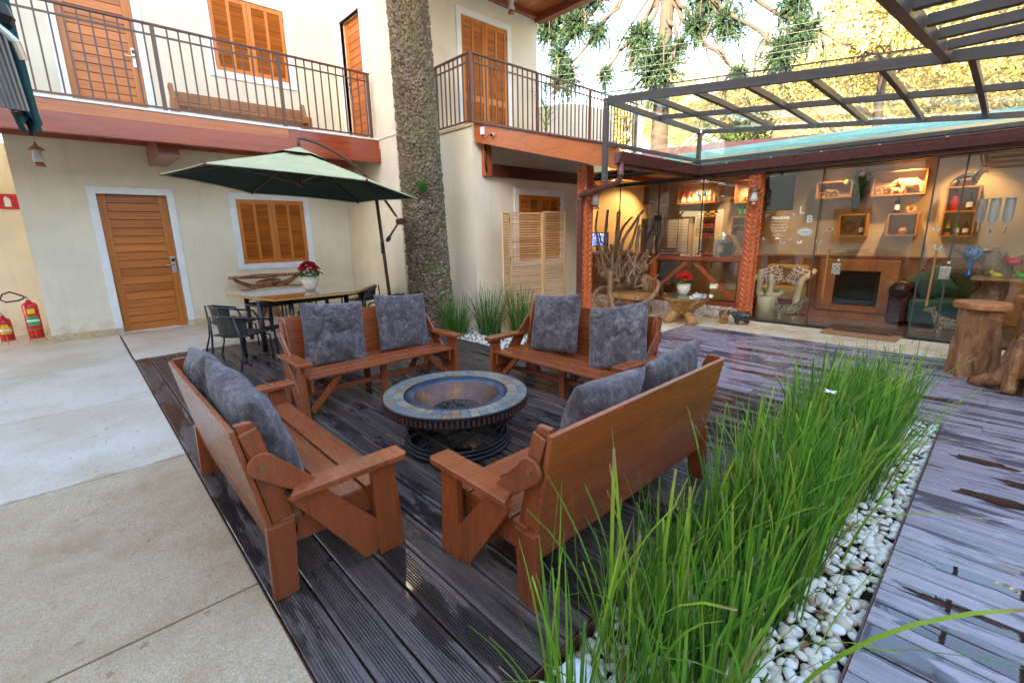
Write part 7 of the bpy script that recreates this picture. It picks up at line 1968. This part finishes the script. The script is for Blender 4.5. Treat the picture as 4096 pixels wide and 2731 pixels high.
for y, z, sy, sz in ((2.69, 1.65, -1, -1), (2.30, 1.65, 1, -1), (2.70, 1.275, -1, 1), (2.30, 1.275, 1, 1)):
    mb = MB(); mb.box(7.876, 7.878, y, y + sy * .045, z, z + .006); mb.box(7.876, 7.878, y, y + sy * .006, z, z + sz * .045); mb.ob('corner_mark', M['white_vinyl'], hs_, True)
MB().prism([(2.53, 1.292), (2.45, 1.292), (2.475, 1.318), (2.485, 1.312), (2.50, 1.330), (2.515, 1.31)], 'x', 7.876, 7.878).ob('mountain_mark', M['white_vinyl'], hs_, True)
for ch_, y, z, lb in (('L', 2.215, 1.655, 'white capital letter L hanging inside the glass'), ('B', 2.105, 1.525, 'white capital letter B hanging inside the glass')):
    r = thing('wooden_letter', lb, 'letter', (7.90, y, z)); o = text(ch_, .145, y, z, r, M['white_vinyl'], 7.905, 'letter', bold=.002)
pq = thing('oval_plaque', 'oval white filigree plaque reading Recepção on the glass', 'plaque', (7.90, 2.14, 1.39))
def el(ry, rz_, n=40, k=0, amp=0): return [(2.14 + ry * (1 + amp * math.sin(k * a)) * math.cos(a), 1.393 + rz_ * (1 + amp * math.sin(k * a)) * math.sin(a)) for a in np.linspace(0, 2 * PI, n, endpoint=False)]
MB().prism(el(.078, .040), 'x', 7.898, 7.902).ob('plate', M['white_vinyl'], pq, True)
for k in range(18):
    a = 2 * PI * k / 18; MB().tube([(7.900, 2.14 + .093 * math.cos(a) + .011 * math.cos(b), 1.393 + .052 * math.sin(a) + .011 * math.sin(b)) for b in np.linspace(0, 2 * PI, 11)], .0028, 5, False).ob('filigree', M['white_vinyl'], pq, True)
text('Recepção', .030, 2.14, 1.384, pq, M['dark_text'], 7.897, bold=.0006)
def butterfly(y, z, m, ang, label):
    r = thing('butterfly_sticker', label, 'sticker', (7.877, y, z), 0, 'butterfly stickers on the glass')
    for k, (sc_, mm) in enumerate(((1.0, M['white_vinyl']), (.78, m))):
        for s_ in (-1, 1):
            pts = [(0, -.004), (s_ * .030, .026), (s_ * .036, .010), (s_ * .026, -.002), (s_ * .022, -.018), (s_ * .008, -.016)]
            ca, sa = math.cos(ang), math.sin(ang)
            P_ = [((p_[0] * ca - p_[1] * sa) * sc_, (p_[0] * sa + p_[1] * ca) * sc_) for p_ in pts]
            MB().prism(P_, 'x', -.001 - k * .0012, -.0002 - k * .0012).ob('wing', mm, r)
M['sky_blue'] = plain('blue print', (0.05, 0.30, 0.50), .4); M['leaf_print'] = plain('green print', (0.10, 0.28, 0.08), .4); M['violet'] = plain('violet print', (0.10, 0.06, 0.16), .4); M['aqua'] = plain('aqua print', (0.02, 0.28, 0.28), .4)
butterfly(2.425, 1.235, M['sky_blue'], .4, 'blue butterfly sticker under the opening hours lettering')
butterfly(2.19, 1.245, M['white_label'], -.3, 'pale butterfly sticker under the oval plaque')
butterfly(1.95, 1.25, M['leaf_print'], .2, 'green butterfly sticker right of the pale one')
butterfly(1.83, 1.42, M['violet'], .1, 'violet butterfly sticker, highest on the glass door')
butterfly(.70, 1.40, M['sky_blue'], 0, 'small blue butterfly sticker on the narrow right pane')
butterfly(.66, 1.18, M['aqua'], .3, 'teal butterfly sticker low on the narrow right pane')

# ---- lit ceiling spots inside
M['spot_glow'] = emit('warm lamp', (1.0, 0.62, 0.25), 12.0)
def spot(x, y, tx, ty, tz, power, label, size=math.radians(95)):
    r = thing('ceiling_spot', label, 'ceiling spot', (x, y, 2.55), 0, 'warm ceiling spots in the reception')
    MB().lathe([(.055, 0), (.06, -.02), (.045, -.06), (.04, -.06)], 18).ob('housing', M['black_metal'], r, smooth=True)
    MB().lathe([(.001, -.045), (.038, -.045)], 18).ob('lamp', M['spot_glow'], r)
    d = bpy.data.lights.new('spot_light', 'SPOT'); d.energy = power; d.color = (1.0, 0.60, 0.27); d.spot_size = size; d.spot_blend = .6; d.shadow_soft_size = .04
    l_ = bpy.data.objects.new('spot_light', d); COL.objects.link(l_); l_.parent = r; l_.location = (0, 0, -.07)
    l_.rotation_euler = (Vector((tx, ty, tz)) - Vector((x, y, 2.48))).to_track_quat('-Z', 'Y').to_euler()
for (x, y, tx, ty, tz, pw, lb) in ((9.50, 1.30, 9.95, 1.35, 1.3, 15, 'ceiling spot shining on the carved animals'), (9.45, 2.25, 9.95, 2.3, 1.0, 4, 'ceiling spot above the armchair'), (9.5, 4.72, 9.95, 4.7, 1.3, 10, 'ceiling spot shining on the gnome shelf'),
                                   (9.5, 3.75, 9.95, 3.7, 1.2, 8, 'ceiling spot above the bottle shelves'), (9.2, 6.4, 9.95, 6.9, 1.5, 20, 'ceiling spot over the left end of the counter'), (9.45, .55, 9.95, .6, 1.2, 6, 'ceiling spot shining on the liquor shelf')):
    spot(x, y, tx, ty, tz, pw, lb)
# ================================================================ BACKGROUND
def leafmat(name, stops, tr=.3):
    t = NT(name); at = t.n('ShaderNodeAttribute', attribute_name='tint'); c = t.ramp(at.outputs['Fac'], stops); t.col(c); t.rough(.6); t.b.inputs['Specular IOR Level'].default_value = .3
    tl = t.n('ShaderNodeBsdfTranslucent'); t.l(c, tl.inputs[0]); ms = t.n('ShaderNodeMixShader'); ms.inputs[0].default_value = tr
    t.l(t.b.outputs[0], ms.inputs[1]); t.l(tl.outputs[0], ms.inputs[2]); t.l(ms.outputs[0], t.out.inputs[0]); return t.m
M['hill_leaf'] = leafmat('sunlit hillside foliage', [(0.0, (0.07, 0.075, 0.02)), (0.25, (0.20, 0.18, 0.05)), (0.6, (0.40, 0.31, 0.10)), (1.0, (0.58, 0.48, 0.24))])  # pale gold end has the sun's glare painted into the leaf colour
M['green_leaf'] = leafmat('green tree foliage', [(0.0, (0.020, 0.035, 0.012)), (0.5, (0.055, 0.085, 0.020)), (1.0, (0.13, 0.14, 0.030))])
M['needle'] = leafmat('araucaria needles', [(0.0, (0.006, 0.018, 0.014)), (0.5, (0.015, 0.038, 0.020)), (1.0, (0.055, 0.085, 0.020))], .1)
M['far_bark'] = plain('far bark', (0.040, 0.026, 0.017), 0.9, var=.35, sc=4, bumpv=.5)
def hz(x, y):
    u = min(1, max(0, (x - 20) / 36)); u = u * u * (3 - 2 * u)
    return -0.4 + u * (19.0 + .22 * (10 - y)) + 1.2 * noise.noise((x * .09, y * .09, 0))
mb = MB().grid(lambda u, v: (18 + 75 * u, -60 + 150 * v, hz(18 + 75 * u, -60 + 150 * v) - .3), 60, 90)
o = mb.ob('hillside', plain('hillside earth', (0.10, 0.075, 0.035), .95, var=.5, sc=.4), smooth=True); o['kind'] = 'structure'
def cloud_of_leaves(cen, rad, n, size, up=.25, tint=(0.2, 1.0)):
    """leaf-sized faces spread through a lumpy crown"""
    cen = np.array(cen); V = []; C = []
    lobes = NR.normal(0, 1, (14, 3)); lobes /= np.linalg.norm(lobes, axis=1)[:, None]; lobes *= NR.uniform(.35, .8, (14, 1)); lr = NR.uniform(.25, .5, 14); lt = NR.uniform(tint[0], tint[1], 14)
    k = NR.randint(0, 14, n); d = NR.normal(0, 1, (n, 3)); d /= np.linalg.norm(d, axis=1)[:, None]
    p = (lobes[k] + d * (lr[k] * NR.uniform(.55, 1.05, n))[:, None]) * np.array(rad) + cen
    a = NR.normal(0, 1, (n, 3)); a /= np.linalg.norm(a, axis=1)[:, None]; b = np.cross(a, NR.normal(0, 1, (n, 3))); b /= np.linalg.norm(b, axis=1)[:, None]
    s = (size * NR.uniform(.5, 1.3, n))[:, None]
    V = np.stack([p - a * s, p + b * s * .5, p + a * s, p - b * s * .5], 1).reshape(-1, 3)
    C = np.repeat(np.clip(lt[k] + NR.normal(0, .12, n), 0, 1), 4)
    return V, C
def quads(V): return np.arange(len(V)).reshape(-1, 4)
VV = []; CC = []
for i in range(330):
    x = NR.uniform(26, 60); y = NR.uniform(-22, 52)
    r_ = NR.uniform(1.6, 3.4); z = hz(x, y)
    V, C = cloud_of_leaves((x, y, z + r_ * .8), (r_, r_, r_ * NR.uniform(.8, 1.25)), 1150, .085, tint=((lambda q: (q, min(1, q + .5)))(NR.uniform(0, .6))))  # tone set per crown, the dark ones painted in for shadows
    VV.append(V); CC.append(C)
VV = np.concatenate(VV); o = npmesh('hillside_forest', VV, quads(VV), M['hill_leaf'], None, 'stuff', False, np.concatenate(CC)); tag(o, 'golden sunlit forest covering the steep hillside beyond the lodge', 'forest')

# ---- nearer leafy trees beyond the lodge roof
def leafy(x, y, h, r_, label, mat, n=9000, tint=(.2, .9), size=.075):
    t_ = thing('leafy_tree', label, 'tree', (x, y, 0), 0, 'leafy trees beyond the lodge roof')
    tr = MB(); branch(tr, [(0, 0, 0), (.1, .05, h * .35), (-.05, .1, h * .7), (0, 0, h * .95)], .16, .05, 8, .08, 8); tr.ob('trunk', M['far_bark'], t_, smooth=True)
    for k in range(9):
        a = k * 2.4; z0 = h * (.35 + .06 * k); branch(MB(), [(0, .05, z0), (r_ * .5 * math.cos(a), r_ * .5 * math.sin(a), z0 + .6), (r_ * .85 * math.cos(a), r_ * .85 * math.sin(a), z0 + 1.1)], .06, .02, 6, .06, 6).ob('limb', M['far_bark'], t_, smooth=True)
    V, C = cloud_of_leaves((0, 0, h * .78), (r_, r_, h * .38), n, size, tint=tint); npmesh('crown', V, quads(V), mat, t_, None, False, C)
leafy(17.5, 3.2, 8.4, 2.1, 'sunlit yellow green tree in front of the hill, above the middle of the canopy', M['hill_leaf'], 9000, (.35, 1))
leafy(19.5, 8.0, 5.3, 1.8, 'low green tree right of the pine trunk, seen through the canopy glass', M['green_leaf'], 8000)
leafy(18.5, 12.4, 6.6, 1.7, 'golden leafed tree left of the pine trunk behind the terrace railing', M['hill_leaf'], 8000, (.4, 1))
leafy(21.0, -.6, 9.0, 2.6, 'tall golden tree at the right, seen through the canopy rafters', M['hill_leaf'], 9000, (.3, 1), .08)
leafy(16.5, -4.4, 8.5, 2.4, 'golden tree at the far right beyond the near glass roof', M['hill_leaf'], 8000, (.3, 1), .08)

# ---- the araucaria pine
AR = thing('araucaria_tree', 'tall araucaria pine with bare drooping limbs ending in dark needle tufts', 'tree', (17.0, 9.85, 0))
TX, TY = 17.0, 9.85
branch(MB(), [(TX, TY, -.3), (TX, TY, 4), (TX - .05, TY - .05, 8), (TX, TY - .1, 13)], .33, .24, 14, .04, 14).ob('trunk', M['far_bark'], AR, True, smooth=True)
clumps = [((16.5, 14.97, 10.0), .8), ((16.6, 13.68, 9.75), .75), ((16.2, 12.28, 8.92), .5), ((16.5, 14.42, 8.76), .55), ((16.0, 13.71, 7.80), .75), ((16.6, 10.64, 8.35), .75), ((15.9, 9.45, 7.1), .95), ((16.4, 8.39, 8.05), .55), ((16.5, 7.45, 7.95), .6),
          ((16.3, 8.85, 7.6), .35), ((16.5, 5.46, 7.75), .55), ((16.0, 5.50, 6.45), .65), ((16.3, 5.05, 6.95), .55), ((16.2, 6.76, 6.2), .35), ((16.3, 11.93, 7.40), .4), ((16.8, 8.19, 9.0), .7), ((16.9, 14.2, 10.6), .8), ((16.7, 6.4, 9.3), .7), ((16.6, 12.9, 10.6), .7), ((16.8, 4.4, 9.6), .7)]
nd = []
proto = []
for v_ in range(3):
    rows_ = []
    for _ in range(170):
        d = NR.normal(0, 1, 3); d /= np.linalg.norm(d); d[2] -= .25; L = NR.uniform(.45, 1.25)
        # a twig thick with short stiff needles
        for k in range(46):
            u = NR.uniform(.25, 1); p = d * L * u; q = NR.normal(0, 1, 3); q /= np.linalg.norm(q); q = q * .09 + d * .07
            s_ = np.cross(q, NR.normal(0, 1, 3)); s_ /= np.linalg.norm(s_); s_ *= .026
            rows_.append([p - s_, p + s_, p + q + s_ * .3, p + q - s_ * .3])
    V = np.array(rows_).reshape(-1, 3); C = np.repeat(np.clip(NR.beta(2, 2, len(rows_)), 0, 1), 4)
    proto.append((V, C))
pm = []
for i, (p, r_) in enumerate(clumps):
    k = i % 3
    if k >= len(pm):
        o = npmesh('needle_tuft', proto[k][0], quads(proto[k][0]), M['needle'], AR, None, False, proto[k][1]); pm.append(o)
    else: o = share(pm[k], 'needle_tuft', AR, (0, 0, 0))
    o.location = Vector(p) - AR.location; o.scale = (r_ * .95, r_ * .95, r_ * 1.2); o.rotation_euler = (NR.uniform(-.4, .4), NR.uniform(-.4, .4), NR.uniform(0, 6))
    z0 = p[2] + abs(p[1] - TY) * .75 + 1.0
    a = Vector((TX, TY, min(12.5, z0))); m_ = a.lerp(Vector(p), .5) + Vector((0, 0, -.15))
    branch(MB(), [a, m_, Vector(p) + Vector((0, 0, .05))], .10, .045, 7, .15, 10).ob('limb', M['far_bark'], AR, True, smooth=True)
for p in ((15.9, 12.8, 6.2), (15.8, 11.6, 6.0), (16.0, 7.3, 5.9), (16.0, 6.9, 6.3), (16.2, 11.2, 6.6)):
    branch(MB(), [(TX, TY, 10.5), (16.6, (TY + p[1]) / 2, 8.6), p], .06, .015, 6, .12, 10).ob('limb', M['far_bark'], AR, True, smooth=True)

# ---- power lines
M['wire'] = plain('pale wire', (0.10, 0.095, 0.09), .5)
for i, (za, zb) in enumerate(((7.64, 6.33), (7.40, 6.17), (7.07, 5.95), (6.89, 5.83), (6.70, 5.70))):
    a = Vector((14, 13.5, za + .16)); b = Vector((14, 2.5, zb - .22)); pts = [a.lerp(b, u) + Vector((0, 0, -.16 * 4 * u * (1 - u))) for u in np.linspace(0, 1, 13)]
    r = thing('power_line', ['topmost of the five pale wires crossing before the pine', 'second pale wire from the top before the pine', 'middle one of the five pale wires before the pine', 'fourth pale wire from the top before the pine', 'lowest of the five pale wires before the pine'][i], 'power line', tuple(a), 0, 'power lines before the pine')
    MB().tube(pts, .005, 5).ob('wire', M['wire'], r, True)

# ---- neighbours' houses
M['tile_red'] = plain('red roof tiles', (0.34, 0.15, 0.10), .8, var=.3, sc=6, bumpv=.3)
def cottage(x, y, w, d, h, rh, label, wallm):
    r = thing('neighbour_house', label, 'house', (x, y, 0), 0, 'houses beyond the lodge')
    MB().box(-d / 2, d / 2, -w / 2, w / 2, -.4, h).ob('wall', wallm, r)
    n = 7
    for s_ in (-1, 1):
        for i in range(n):
            u0, u1 = i / n, (i + 1) / n + .02
            MB().add([(-d / 2 - .25, s_ * (w / 2 + .3) * (1 - u0), h - .15 + rh * u0), (d / 2 + .25, s_ * (w / 2 + .3) * (1 - u0), h - .15 + rh * u0), (d / 2 + .25, s_ * (w / 2 + .3) * (1 - u1), h - .19 + rh * u1), (-d / 2 - .25, s_ * (w / 2 + .3) * (1 - u1), h - .19 + rh * u1)], [(0, 1, 2, 3)]).ob('tile_course', M['tile_red'], r, solid=.05)
    MB().prism([(-w / 2, h), (w / 2, h), (0, h + rh * .93)], 'x', -d / 2 + .01, d / 2 - .01).ob('gable', wallm, r)
    for s_ in (-1, 1): MB().beam((-d / 2 - .27, s_ * (w / 2 + .3), h - .12), (-d / 2 - .27, 0, h + rh + .02), .05, .22, (1, 0, 0)).ob('barge_board', M['white_trim'], r)
    for yy in (-w / 5, w / 5): MB().box(-d / 2 - .03, -d / 2 + .01, yy - .35, yy + .35, h - 1.3, h - .4).ob('window', M['canopy'], r)
    return r
cottage(20.5, 12.1, 3.0, 4.0, 4.2, 1.35, 'small white gabled house with red tiles left of the pine trunk', M['plaster_white'])
cottage(22.0, 9.6, 3.2, 4.0, 4.2, 1.2, 'red tiled house with white verge right of the pine trunk', M['plaster_white'])
# maroon roof just behind the lodge
M['maroon'] = plain('maroon sheet roof', (0.17, 0.055, 0.055), .4, var=.25, sc=2)
r = thing('annex_building', 'long low annex with a maroon sheet roof behind the green shingles', 'building', (13.6, 4.2, 0))
MB().box(13.0, 14.6, -.5, 8.6, -.4, 3.0).ob('wall', M['plaster'], r, True)
b0 = None
for i in range(23):
    y = -.6 + i * .41; z1 = 3.40 + .055 * (y + .6)
    MB().add([(12.8, y, 2.9), (12.8, y + .405, 2.9), (13.6, y + .405, z1 + .02), (13.6, y, z1)], [(0, 1, 2, 3)]).ob('roof_sheet', M['maroon'], r, True, solid=.03)
# hanging twigs between the limbs and the tufts
dr = []
for (p, r_) in clumps:
    for k in range(5):
        a = NR.uniform(0, 6.28); q = Vector((p[0] + math.cos(a) * r_ * .8, p[1] + math.sin(a) * r_ * .8, p[2] + NR.uniform(-.3, .5)))
        branch(MB(), [q, q + Vector((math.cos(a) * .15, math.sin(a) * .15, -.35)), q + Vector((math.cos(a) * .12, math.sin(a) * .12, -.85))], .035, .012, 5, .05, 5).ob('twig', M['far_bark'] if k % 2 else M['needle'], AR, True, smooth=True)
